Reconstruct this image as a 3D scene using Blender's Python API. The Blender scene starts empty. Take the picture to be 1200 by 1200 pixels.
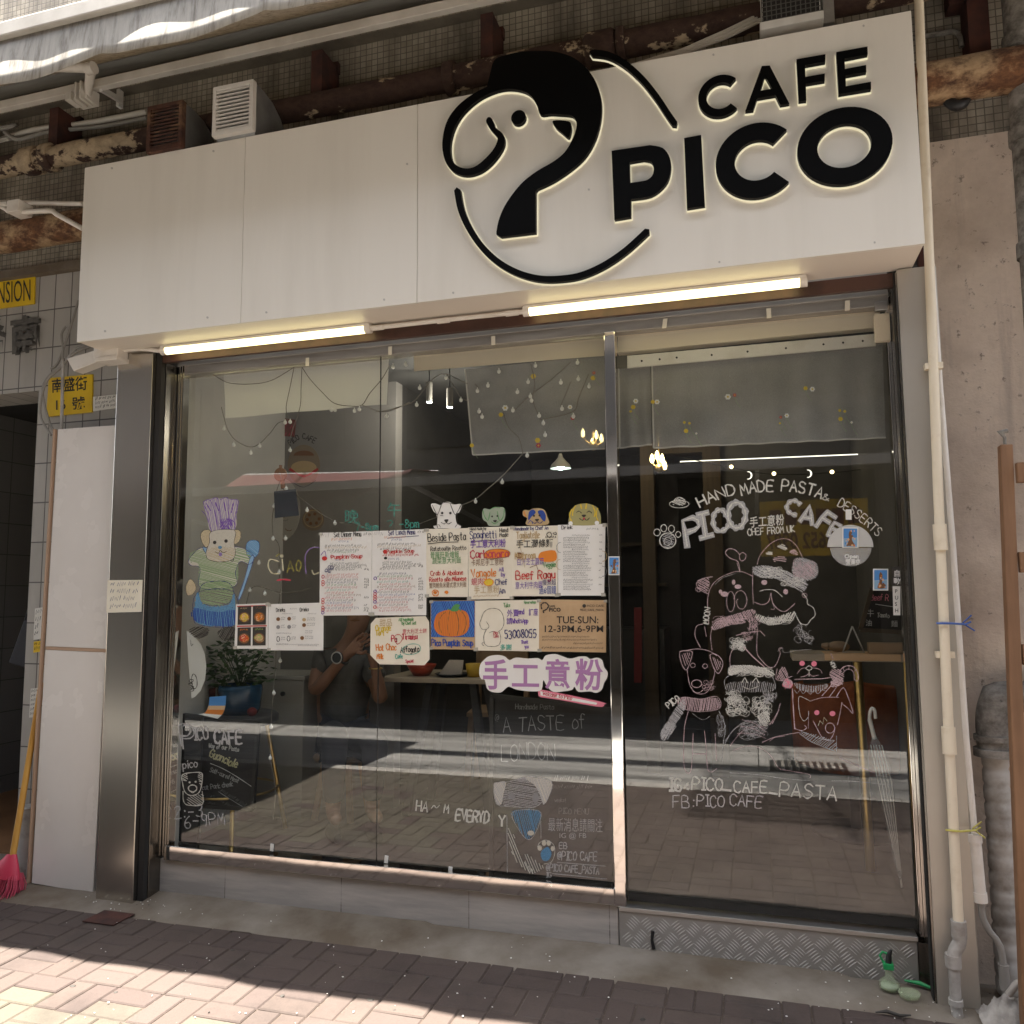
import bpy, bmesh, math, random
from mathutils import Vector, Matrix
from mathutils.geometry import tessellate_polygon
random.seed(7)
R = math.radians
SC = bpy.context.scene
COL = SC.collection
S = 0.86                     # authoring units -> metres
# ---------------------------------------------------------------- camera
YAW, PIT, ROL, FPX = R(-16.40), R(5.66), R(-0.43), 950.0
CAM = Vector((0, -3.691, 1.55))
cy, sy, cp, sp, cr, sr = math.cos(YAW), math.sin(YAW), math.cos(PIT), math.sin(PIT), math.cos(ROL), math.sin(ROL)
FW = Vector((sy*cp, cy*cp, sp)); RT0 = Vector((cy, -sy, 0)); UP0 = RT0.cross(FW)
RT = cr*RT0 + sr*UP0; UP = -sr*RT0 + cr*UP0
cam = bpy.data.cameras.new('camera'); co = bpy.data.objects.new('camera', cam); COL.objects.link(co)
cam.lens = FPX/1200*36; cam.sensor_width = 36; cam.clip_start = .02; cam.clip_end = 2000
mw = Matrix((RT, UP, -FW)).transposed().to_4x4(); mw.translation = CAM*S
co.matrix_world = mw; SC.camera = co
# ---------------------------------------------------------------- world + sun
SUN = Vector((.13, .055, -1)).normalized()
w = bpy.data.worlds.new('World'); SC.world = w; w.use_nodes = True
nt = w.node_tree; sky = nt.nodes.new('ShaderNodeTexSky'); sky.sky_type = 'NISHITA'; sky.sun_disc = False
sky.sun_elevation = math.asin(-SUN.z); sky.sun_rotation = math.atan2(-SUN.x, -SUN.y)
sky.dust_density = 2.5; sky.ozone_density = .6
bg = nt.nodes['Background']; bg.inputs[1].default_value = .095
hs = nt.nodes.new('ShaderNodeHueSaturation'); hs.inputs['Saturation'].default_value = .42      # hazy city sky
nt.links.new(sky.outputs[0], hs.inputs['Color']); nt.links.new(hs.outputs[0], bg.inputs[0])
sl = bpy.data.lights.new('sun', 'SUN'); sl.energy = 5.0; sl.angle = R(.5); sl.color = (1, .935, .84)
so = bpy.data.objects.new('sun', sl); COL.objects.link(so); so.rotation_euler = SUN.to_track_quat('-Z', 'Y').to_euler(); so.location = (0, -3, 12)
SC.view_settings.view_transform = 'Standard'; SC.view_settings.look = 'None'
SC.view_settings.exposure = 2.82; SC.view_settings.gamma = 1
SC.cycles.transparent_max_bounces = 24; SC.cycles.max_bounces = 10; SC.cycles.diffuse_bounces = 5; SC.cycles.glossy_bounces = 6
SC.cycles.sample_clamp_indirect = 6; SC.cycles.caustics_reflective = False; SC.cycles.caustics_refractive = False

def W(px, py, Y=0.):                     # photo pixel -> point on the vertical plane y = Y
    d = RT*((px-600)/FPX) - UP*((py-600)/FPX) + FW
    return CAM + d*((Y-CAM.y)/d.y)
def G(px, py, Z=0.):
    d = RT*((px-600)/FPX) - UP*((py-600)/FPX) + FW
    return CAM + d*((Z-CAM.z)/d.z)
def MR(px, py, Y):                       # mirrored in the shop window: point on plane y = Y of what the glass shows at a pixel
    p = W(px, py); m = Vector((0, -CAM.y, CAM.z)); d = p-m
    return m + d*((Y-m.y)/d.y)
# ---------------------------------------------------------------- materials
M = {}
def newmat(name):
    m = bpy.data.materials.new(name); m.use_nodes = True; M[name] = m
    return m, m.node_tree, m.node_tree.nodes['Principled BSDF']
def nd(nt, t, **kw):
    n = nt.nodes.new('ShaderNode'+t)
    for k, v in kw.items():
        if k.startswith('i_'): n.inputs[k[2:].replace('_', ' ')].default_value = v
        elif k.startswith('n_'): n.inputs[int(k[2:])].default_value = v
        else: setattr(n, k, v)
    return n
def c4(c): return (c[0], c[1], c[2], 1) if not isinstance(c, (int, float)) else (c, c, c, 1)
def coords(nt, scale=(1, 1, 1), rot=(0, 0, 0)):
    tc = nd(nt, 'TexCoord'); mp = nd(nt, 'Mapping'); nt.links.new(tc.outputs['Object'], mp.inputs[0])
    mp.inputs['Scale'].default_value = scale; mp.inputs['Rotation'].default_value = rot
    return mp.outputs[0]
def noise(nt, v, scale, detail=6, rough=.6):
    n = nd(nt, 'TexNoise'); n.inputs['Scale'].default_value = scale; n.inputs['Detail'].default_value = detail; n.inputs['Roughness'].default_value = rough
    nt.links.new(v, n.inputs['Vector']); return n.outputs['Fac']
def ramp(nt, f, stops):
    r = nd(nt, 'ValToRGB'); el = r.color_ramp.elements
    while len(el) < len(stops): el.new(.5)
    for e, (p, c) in zip(el, stops): e.position = p; e.color = c4(c)
    nt.links.new(f, r.inputs[0]); return r.outputs[0]
def mix(nt, f, a, b, mode='MIX'):
    n = nd(nt, 'MixRGB', blend_type=mode)
    for i, x in enumerate((f, a, b)):
        if isinstance(x, (int, float)): n.inputs[i].default_value = x if i == 0 else c4(x)
        elif isinstance(x, tuple): n.inputs[i].default_value = c4(x)
        else: nt.links.new(x, n.inputs[i])
    return n.outputs[0]
def bump(nt, b, h, strength=.3, dist=.01):
    n = nd(nt, 'Bump'); n.inputs['Strength'].default_value = strength; n.inputs['Distance'].default_value = dist
    nt.links.new(h, n.inputs['Height']); nt.links.new(n.outputs[0], b.inputs['Normal'])
def P(name, col, rough=.55, metal=0, col2=None, scale=4, lo=.4, hi=.65, bmp=0, bsc=60, stretch=(1, 1, 1), emit=None, es=1, detail=6, rvar=0):
    m, nt, b = newmat(name)
    b.inputs['Base Color'].default_value = c4(col); b.inputs['Roughness'].default_value = rough; b.inputs['Metallic'].default_value = metal
    if col2 is not None or bmp or rvar: v = coords(nt, stretch)
    if col2 is not None:
        f = noise(nt, v, scale, detail); nt.links.new(ramp(nt, f, [(lo, col), (hi, col2)]), b.inputs['Base Color'])
    if rvar:
        f = noise(nt, v, scale*1.7, 4); r = nd(nt, 'MapRange', n_3=rough-rvar, n_4=rough+rvar, n_1=.3, n_2=.7); nt.links.new(f, r.inputs[0]); nt.links.new(r.outputs[0], b.inputs['Roughness'])
    if bmp: bump(nt, b, noise(nt, v, bsc, 5), bmp, .004)
    if emit is not None: b.inputs['Emission Color'].default_value = c4(emit); b.inputs['Emission Strength'].default_value = es
    return m
P('sign_white', (.80, .765, .69), .32, 0, (.69, .655, .58), 1.5, .45, .95, .02, 5, (3.5, 3.5, .35))
P('sign_under', (.78, .72, .64), .4)
P('black_acrylic', (.0025, .0025, .0025), .4); M['black_acrylic'].node_tree.nodes['Principled BSDF'].inputs['Specular IOR Level'].default_value = .1
P('halo', (.8, .78, .6), .5, emit=(1, .92, .66), es=.065)
P('tube_glow', (.9, .85, .7), .4, emit=(1, .88, .42), es=.5)
P('lamp_white', (.85, .83, .78), .4, emit=(.75, 1, .93), es=2)
P('warm_glow', (.9, .8, .5), .4, emit=(1, .78, .35), es=1.3)
P('plastic_white', (.78, .74, .68), .4, 0, (.62, .56, .48), 8, .5, .8)
P('plastic_cream', (.76, .68, .53), .45, 0, (.52, .42, .28), 9, .55, .85)
P('metal_white', (.7, .68, .64), .45, 0, (.5, .46, .4), 6, .5, .85)
P('steel', (.62, .585, .53), .22, 1, (.56, .525, .475), 1.6, .3, .8, 0, 60, (1, 1, .5))
P('steel_dark', (.26, .245, .22), .27, 1, (.21, .195, .175), 2)
P('steel_mirror', (.88, .85, .80), .06, 1, bmp=.03, bsc=4)
P('steel_header', (.42, .40, .37), .5, .55, (.32, .30, .275), 3, stretch=(1, 8, 8), bmp=.05, bsc=50)
P('alu', (.55, .54, .52), .35, .9)
P('galv', (.4, .4, .39), .45, .7, (.27, .27, .26), 9, .35, .7)
P('gap_dark', (.02, .018, .016), .8)
P('brown_rail', (.085, .04, .028), .5, 0, (.04, .02, .015), 6)
P('paper', (.80, .79, .75), .75, 0, (.76, .74, .68), 5)
P('paper_cream', (.80, .75, .62), .75, 0, (.72, .66, .52), 5)
P('kraft', (.52, .36, .20), .8, 0, (.45, .30, .16), 7, bmp=.1, bsc=150)
P('board_white', (.78, .74, .70), .25, 0, (.68, .64, .60), 1.6, .4, .8, .03, 4, rvar=.08)
P('joint_brown', (.45, .30, .2), .6)
P('yellow_sign', (.78, .52, .012), .4, 0, (.66, .42, .012), 6, .5, .8)
P('cage_dark', (.09, .085, .075), .7); P('ink_olive', (.36, .33, .14), .8); P('ink_sage', (.34, .40, .30), .8); P('ink_black', (.015, .014, .014), .6)
P('relief', (.11, .105, .095), .7, 0, (.06, .055, .05), 20, bmp=.3, bsc=60)
P('broom_yellow', (.55, .29, .05), .5, 0, (.42, .2, .03), 14, stretch=(1, 1, .2))
P('broom_red', (.52, .035, .075), .5); P('broom_bristle', (.6, .08, .13), .7)
P('black_bag', (.012, .012, .02), .6); P('rubber', (.012, .012, .012), .6)
P('awning_frame', (.62, .59, .54), .45, 0, (.5, .47, .42), 5)
P('awning_tube', (.2, .195, .175), .6, 0, (.15, .145, .13), 8, stretch=(.3, 4, 4))
P('concrete', (.115, .088, .06), .85, 0, (.25, .222, .185), 2.6, .38, .68, .5, 40, detail=9)
P('sand_base', (.07, .052, .04), .95, 0, (.16, .13, .11), 60, .5, .8)
P('kerb_stone', (.36, .34, .31), .8, 0, (.28, .26, .24), 12, bmp=.2)
P('terracotta', (.25, .13, .06), .5, 0, (.18, .09, .04), 5)
P('pvc_old', (.45, .43, .4), .6, 0, (.2, .17, .14), 9, .45, .7)
P('dark_tile_edge', (.1, .1, .1), .5)
P('cable_grey', (.3, .285, .26), .6); P('cable_white', (.6, .56, .5), .5)
P('cable_black', (.02, .02, .02), .5)
P('tie_blue', (.05, .12, .4), .5); P('tie_yellow', (.55, .5, .12), .5)
P('rag', (.45, .42, .38), .9, 0, (.2, .18, .16), 9)
P('green_plastic', (.02, .32, .1), .35); P('black_hook', (.012, .012, .013), .5)
P('leaf_dark', (.035, .075, .025), .5, 0, (.06, .12, .03), 8)
P('pot_blue', (.02, .08, .16), .25, 0, (.015, .05, .1), 5)
P('stool_black', (.03, .03, .032), .5); P('brass', (.55, .38, .14), .3, 1)
P('slate', (.012, .012, .012), .8, 0, (.02, .02, .02), 5)
P('chalk', (.62, .62, .6), .9); P('chalk_grey', (.36, .36, .36), .9); P('chalk_faint', (.2, .2, .2), .9); P('chalk_yellow', (.55, .52, .3), .9)
P('cabinet', (.36, .345, .30), .6, 0, (.32, .3, .265), 3)
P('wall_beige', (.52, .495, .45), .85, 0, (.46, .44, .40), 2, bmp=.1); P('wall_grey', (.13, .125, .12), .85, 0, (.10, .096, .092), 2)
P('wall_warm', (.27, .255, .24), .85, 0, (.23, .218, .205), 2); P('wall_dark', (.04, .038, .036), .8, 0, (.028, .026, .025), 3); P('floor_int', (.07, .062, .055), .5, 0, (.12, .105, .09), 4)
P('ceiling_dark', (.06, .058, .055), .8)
P('table_top', (.5, .42, .32), .5, 0, (.42, .34, .25), 5, stretch=(1, 8, 8)); P('leg_dark', (.02, .022, .025), .5); P('leg_wood', (.36, .24, .14), .55)
P('bowl_red', (.42, .06, .03), .35); P('napkin', (.55, .48, .42), .8); P('cup_yellow', (.6, .38, .03), .4)
P('chair_orange', (.42, .115, .035), .7, 0, (.24, .06, .02), 6)
P('clear_plastic', (.62, .63, .63), .35)
P('skin', (.28, .15, .095), .5); P('shirt', (.10, .098, .092), .85, 0, (.08, .078, .073), 30); P('jeans', (.012, .015, .026), .85); P('hair', (.015, .012, .011), .6)
P('cloth_beige', (.74, .64, .49), .8); P('cream_box', (.86, .74, .58), .5); P('strip_glow', (.9, .9, .8), .4, emit=(1, .95, .8), es=.3); P('w_tan', (.26, .2, .14), .8); P('w_pale', (.42, .40, .36), .8); P('w_red', (.2, .06, .05), .8); P('slate_blue', (.045, .05, .06), .7)
P('cloth_white', (.88, .86, .81), .85, 0, (.84, .82, .77), 2)
P('bulb', (.8, .79, .74), .35); P('wire', (.17, .15, .12), .6); P('wire_black', (.02, .02, .02), .6)
P('steel_light', (.52, .48, .42), .48, .6, (.46, .425, .37), 1.5, bmp=.01, bsc=50); P('plate_steel', (.40, .385, .36), .5, .5, (.32, .305, .28), 5, .35, .75, rvar=.06)
P('lug_steel', (.50, .48, .45), .45, .5)
P('awning_red', (.08, .012, .012), .8, 0, (.11, .016, .015), 4)
P('opp_wall', (.17, .155, .14), .85, 0, (.10, .092, .085), 2); P('opp_dark', (.035, .033, .032), .5, 0, (.06, .055, .05), 3); P('opp_grey', (.5, .5, .5), .5)
P('grate', (.06, .06, .06), .5, .6); P('dark_red', (.16, .012, .012), .7)
P('black_paint', (.015, .014, .013), .6)
P('rust_dark', (.07, .022, .014), .85, 0, (.03, .012, .01), 12)
for n, c in dict(red=(.55, .035, .03), crimson=(.5, .05, .08), orange=(.72, .22, .02), yellow=(.7, .5, .04), green=(.08, .28, .08), lime=(.33, .5, .1), teal=(.05, .38, .3), blue=(.02, .06, .3), navy=(.03, .03, .14), purple=(.16, .07, .36), mauve=(.40, .20, .40), pink=(.75, .22, .3), brown=(.2, .09, .035), grey=(.25, .25, .25), lightblue=(.25, .42, .6), sky=(.08, .27, .62), tan=(.5, .36, .18), white=(.8, .8, .78), peach=(.78, .5, .28), dark=(.04, .035, .03), palegreen=(.42, .5, .36), pumpkin=(.62, .17, .03)).items():
    P('ink_'+n, c, .7)
def hatch_mat(name, col, amount=.5, scale=520):      # chalk / crayon marks with the glass showing between the grains
    m, nt, b = newmat(name); b.inputs['Base Color'].default_value = c4(col); b.inputs['Roughness'].default_value = .9
    v = coords(nt, (1, 1, 1)); f = noise(nt, v, scale, 3)
    r = nd(nt, 'MapRange', n_1=amount-.22, n_2=amount+.12); nt.links.new(f, r.inputs[0]); nt.links.new(r.outputs[0], b.inputs['Alpha'])
for n, c, a in (('c_white', (.66, .66, .60), .40), ('c_pink', (.62, .46, .48), .44), ('c_yellow', (.7, .66, .45), .45), ('c_grey', (.55, .55, .55), .47), ('c_green', (.30, .42, .22), .42), ('c_blue', (.12, .3, .5), .42), ('c_purple', (.3, .2, .5), .42), ('c_tan', (.6, .5, .32), .4), ('c_teal', (.06, .3, .24), .45), ('c_olive', (.35, .32, .06), .45), ('c_cream', (.6, .57, .48), .35)):
    hatch_mat(n, c, a)
def glass_mat():
    m = bpy.data.materials.new('window_glass'); m.use_nodes = True; nt = m.node_tree; nt.nodes.clear(); M['glass'] = m
    out = nd(nt, 'OutputMaterial'); t = nd(nt, 'BsdfTransparent'); t.inputs[0].default_value = (.90, .905, .90, 1)
    g = nd(nt, 'BsdfGlossy'); g.inputs['Roughness'].default_value = 0.0; g.inputs[0].default_value = (1, 1, 1, 1)
    fr = nd(nt, 'Fresnel'); fr.inputs[0].default_value = 1.55
    mu = nd(nt, 'Math', operation='MULTIPLY', use_clamp=True); mu.inputs[1].default_value = 1.75; nt.links.new(fr.outputs[0], mu.inputs[0])
    ge = nd(nt, 'NewGeometry'); mr = nd(nt, 'MixRGB'); nt.links.new(ge.outputs['Backfacing'], mr.inputs[0]); nt.links.new(mu.outputs[0], mr.inputs[1]); mr.inputs[2].default_value = (.1, .1, .1, 1)   # the rear of the sheet: no total reflection inside a thin pane
    b = nd(nt, 'Bump'); b.inputs['Strength'].default_value = .03; b.inputs['Distance'].default_value = .004
    nt.links.new(noise(nt, coords(nt), 1.6, 1), b.inputs['Height']); nt.links.new(b.outputs[0], g.inputs['Normal'])
    mx = nd(nt, 'MixShader'); nt.links.new(mr.outputs[0], mx.inputs[0]); nt.links.new(t.outputs[0], mx.inputs[1]); nt.links.new(g.outputs[0], mx.inputs[2]); nt.links.new(mx.outputs[0], out.inputs[0])
    m = bpy.data.materials.new('glass_inner'); m.use_nodes = True; nt = m.node_tree; nt.nodes.clear(); M['glass_in'] = m
    out = nd(nt, 'OutputMaterial'); t = nd(nt, 'BsdfTransparent'); t.inputs[0].default_value = (.97, .99, .98, 1); nt.links.new(t.outputs[0], out.inputs[0])
glass_mat()
def see_mat(name, col, alpha, rough=.8, weave=None):
    m, nt, b = newmat(name); b.inputs['Base Color'].default_value = c4(col); b.inputs['Roughness'].default_value = rough; b.inputs['Alpha'].default_value = alpha
    if weave:
        v = coords(nt, (1, 1, 1)); f = noise(nt, v, weave, 2); f2 = noise(nt, v, 3, 3)
        r = nd(nt, 'MapRange', n_1=.35, n_2=.65, n_3=alpha-.2, n_4=alpha+.2); nt.links.new(mix(nt, .5, f, f2), r.inputs[0]); nt.links.new(r.outputs[0], b.inputs['Alpha'])
see_mat('sheer', (.36, .35, .335), .72, weave=420); see_mat('sheer_hem', (.75, .72, .67), .6)
see_mat('frost', (.75, .75, .72), .3); see_mat('film', (.8, .8, .77), .6); see_mat('umb_clear', (.5, .52, .52), .2, .3); see_mat('bottle_clear', (.55, .65, .42), .32, .12); see_mat('tape', (.6, .58, .5), .5, .3)
def tile_mat(name, c1, c2, mortar, bw, bh, off=0., ms=.006, rough=.4, dirt=(.05, .045, .04), dscale=2., dlo=.5, dhi=.75, dmax=.7, axis='XZ', bstr=.4, drip=False):
    m, nt, b = newmat(name); b.inputs['Roughness'].default_value = rough
    tc = nd(nt, 'TexCoord'); sx = nd(nt, 'SeparateXYZ'); nt.links.new(tc.outputs['Object'], sx.inputs[0]); cx = nd(nt, 'CombineXYZ')
    nt.links.new(sx.outputs[axis[0]], cx.inputs[0]); nt.links.new(sx.outputs[axis[1]], cx.inputs[1])
    br = nd(nt, 'TexBrick'); br.offset = off; br.squash = 1; nt.links.new(cx.outputs[0], br.inputs['Vector'])
    br.inputs['Color1'].default_value = c4(c1); br.inputs['Color2'].default_value = c4(c2); br.inputs['Mortar'].default_value = c4(mortar)
    br.inputs['Scale'].default_value = 1; br.inputs['Brick Width'].default_value = bw; br.inputs['Row Height'].default_value = bh; br.inputs['Mortar Size'].default_value = ms; br.inputs['Mortar Smooth'].default_value = .2
    mp = nd(nt, 'Mapping'); mp.inputs['Scale'].default_value = (1, 1, .25) if drip else (1, 1, 1); nt.links.new(tc.outputs['Object'], mp.inputs[0])
    f = noise(nt, mp.outputs[0], dscale, 9, .68); r = nd(nt, 'MapRange', n_1=dlo, n_2=dhi, n_3=0, n_4=dmax); nt.links.new(f, r.inputs[0])
    nt.links.new(mix(nt, r.outputs[0], br.outputs['Color'], dirt), b.inputs['Base Color'])
    inv = nd(nt, 'Math', operation='SUBTRACT'); inv.inputs[0].default_value = 1; nt.links.new(br.outputs['Fac'], inv.inputs[1]); bump(nt, b, inv.outputs[0], bstr, .003)
tile_mat('mosaic', (.46, .41, .33), (.34, .30, .235), (.15, .13, .10), .029, .029, 0, .0022, .5, (.075, .062, .048), 3.4, .40, .66, .9, drip=True)
tile_mat('wall_tile', (.46, .44, .41), (.40, .385, .355), (.10, .092, .085), .105, .2, 0, .0035, .35, (.15, .14, .125), 3, .45, .8, .5, drip=True)
tile_mat('hall_tile', (.24, .235, .225), (.22, .215, .205), (.09, .088, .084), .2, .2, 0, .003, .35, (.2, .19, .18), 3, .5, .8, .4, axis='YZ')
tile_mat('base_tile', (.36, .335, .31), (.32, .30, .28), (.09, .08, .07), .56, .4, 0, .002, .28, (.56, .51, .46), 1.6, .42, .60, .8)
def marble_base():
    m = M['base_tile']; nt = m.node_tree
    for n in nt.nodes:
        if n.type == 'MAPPING': n.inputs['Scale'].default_value = (.6, 1, 5); n.inputs['Rotation'].default_value = (0, .2, 0)
marble_base()
def rust_pipe(name, base, paint, lo, hi, scale=7, third=(.03, .012, .008), xr=None):
    m, nt, b = newmat(name); b.inputs['Roughness'].default_value = .85
    v = coords(nt, (.7, 1, 1)); f = noise(nt, v, scale, 8, .65); f2 = noise(nt, v, scale*4, 6, .7)
    a = ramp(nt, f2, [(.35, third), (.6, base)]); p = ramp(nt, f2, [(.35, tuple(x*.6 for x in paint)), (.65, paint)])
    r = nd(nt, 'MapRange', n_1=lo, n_2=hi)
    if xr:      # paint has survived on one end of the pipe only
        tc = nd(nt, 'TexCoord'); sx = nd(nt, 'SeparateXYZ'); nt.links.new(tc.outputs['Object'], sx.inputs[0]); q = nd(nt, 'MapRange', n_1=xr[0], n_2=xr[1], n_3=.06, n_4=-.12); nt.links.new(sx.outputs[0], q.inputs[0])
        ad = nd(nt, 'Math', operation='ADD'); nt.links.new(f, ad.inputs[0]); nt.links.new(q.outputs[0], ad.inputs[1]); f = ad.outputs[0]
    nt.links.new(f, r.inputs[0]); nt.links.new(mix(nt, r.outputs[0], a, p), b.inputs['Base Color'])
    bump(nt, b, mix(nt, .4, r.outputs[0], f2), .5, .006)
rust_pipe('rust_flaky', (.058, .030, .02), (.50, .39, .26), .48, .515, 9, xr=(-2.2, -1.4)); P('screw', (.5, .48, .44), .4)
rust_pipe('rust_brown', (.09, .035, .02), (.22, .13, .07), .5, .62, 6)
rust_pipe('rust_orange', (.17, .075, .03), (.44, .30, .17), .44, .60, 9, (.06, .025, .012))
rust_pipe('iron_grey', (.16, .15, .13), (.33, .31, .28), .42, .62, 6, (.07, .06, .05))
def plaster():
    m, nt, b = newmat('plaster_pink'); b.inputs['Roughness'].default_value = .9
    v = coords(nt); f = noise(nt, v, 2.2, 8, .65); f2 = noise(nt, v, 30, 6, .7); vs = coords(nt, (6, 6, .5)); f3 = noise(nt, vs, 2.5, 5)
    c = ramp(nt, f, [(.35, (.46, .37, .295)), (.55, (.66, .55, .45)), (.75, (.50, .41, .335))])
    r = nd(nt, 'MapRange', n_1=.55, n_2=.75, n_3=0, n_4=.5); nt.links.new(f3, r.inputs[0]); c = mix(nt, r.outputs[0], c, (.27, .225, .195))
    r2 = nd(nt, 'MapRange', n_1=.61, n_2=.68, n_3=0, n_4=.75); nt.links.new(f2, r2.inputs[0]); c = mix(nt, r2.outputs[0], c, (.16, .125, .1))
    nt.links.new(c, b.inputs['Base Color']); bump(nt, b, f2, .6, .008)
plaster()
def wood(name, a, bcol):
    m, nt, b = newmat(name); b.inputs['Roughness'].default_value = .65
    v = coords(nt, (14, 14, 1)); f = noise(nt, v, 2.2, 6, .6); f2 = noise(nt, coords(nt, (2, 2, 2)), 3, 3)
    nt.links.new(mix(nt, .25, ramp(nt, f, [(.3, bcol), (.65, a)]), ramp(nt, f2, [(.4, a), (.7, bcol)])), b.inputs['Base Color']); bump(nt, b, f, .15, .003)
wood('timber', (.25, .135, .068), (.15, .075, .036)); wood('frame_wood', (.085, .058, .034), (.05, .035, .022))
def pavers(name, cols):
    m, nt, b = newmat(name); b.inputs['Roughness'].default_value = .85
    ge = nd(nt, 'NewGeometry'); c = ramp(nt, ge.outputs['Random Per Island'], [(i/(len(cols)-1), x) for i, x in enumerate(cols)])
    v = coords(nt); f = noise(nt, v, 120, 4, .7); f2 = noise(nt, v, 5, 6)
    c = mix(nt, .35, c, ramp(nt, f, [(.3, .5), (.5, 1), (.75, 1)]), 'MULTIPLY')
    r = nd(nt, 'MapRange', n_1=.55, n_2=.8, n_3=0, n_4=.45); nt.links.new(f2, r.inputs[0]); c = mix(nt, r.outputs[0], c, (.078, .065, .057))
    f3 = noise(nt, v, 2.3, 7, .7); c = mix(nt, .8, c, ramp(nt, f3, [(.32, .55), (.5, 1), (.7, 1.0)]), 'MULTIPLY')
    nt.links.new(c, b.inputs['Base Color']); bump(nt, b, f, .5, .002)
pavers('paver_red', [(.068, .049, .041), (.075, .055, .046), (.063, .045, .039), (.078, .058, .049)])
pavers('paver_tan', [(.083, .070, .052), (.089, .077, .056), (.080, .066, .051), (.086, .073, .055)])
def asphalt():
    m, nt, b = newmat('road_concrete'); b.inputs['Roughness'].default_value = .9
    v = coords(nt); f = noise(nt, v, 160, 4, .8); f2 = noise(nt, v, .9, 6)
    c = mix(nt, .5, ramp(nt, f, [(.35, .22), (.7, .40)]), ramp(nt, f2, [(.3, .2), (.7, .38)])); f3 = noise(nt, coords(nt, (.22, 2.2, 1)), 1.6, 7, .68); c = mix(nt, 1, c, ramp(nt, f3, [(.36, .35), (.5, .8), (.62, 1.05)]), 'MULTIPLY')
    nt.links.new(mix(nt, 1, c, (1, .97, .92), 'MULTIPLY'), b.inputs['Base Color']); bump(nt, b, f, .5, .004)
asphalt()
def awning_cloth():
    m, nt, b = newmat('awning_cloth'); b.inputs['Roughness'].default_value = .85
    f = noise(nt, coords(nt, (9, 9, .6)), 4, 7, .7); f2 = noise(nt, coords(nt), 7, 6)
    c = ramp(nt, f, [(.3, (.16, .145, .125)), (.5, (.42, .40, .36)), (.72, (.54, .52, .47))])  # random pale and dark streaks running down the cloth
    nt.links.new(c, b.inputs['Base Color']); b.inputs['Transmission Weight'].default_value = 0
    out = nt.nodes['Material Output']; tr = nd(nt, 'BsdfTranslucent'); tr.inputs[0].default_value = (.6, .5, .36, 1); mx = nd(nt, 'MixShader', n_0=.10)
    nt.links.new(b.outputs[0], mx.inputs[1]); nt.links.new(tr.outputs[0], mx.inputs[2]); nt.links.new(mx.outputs[0], out.inputs[0])
awning_cloth()
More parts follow.
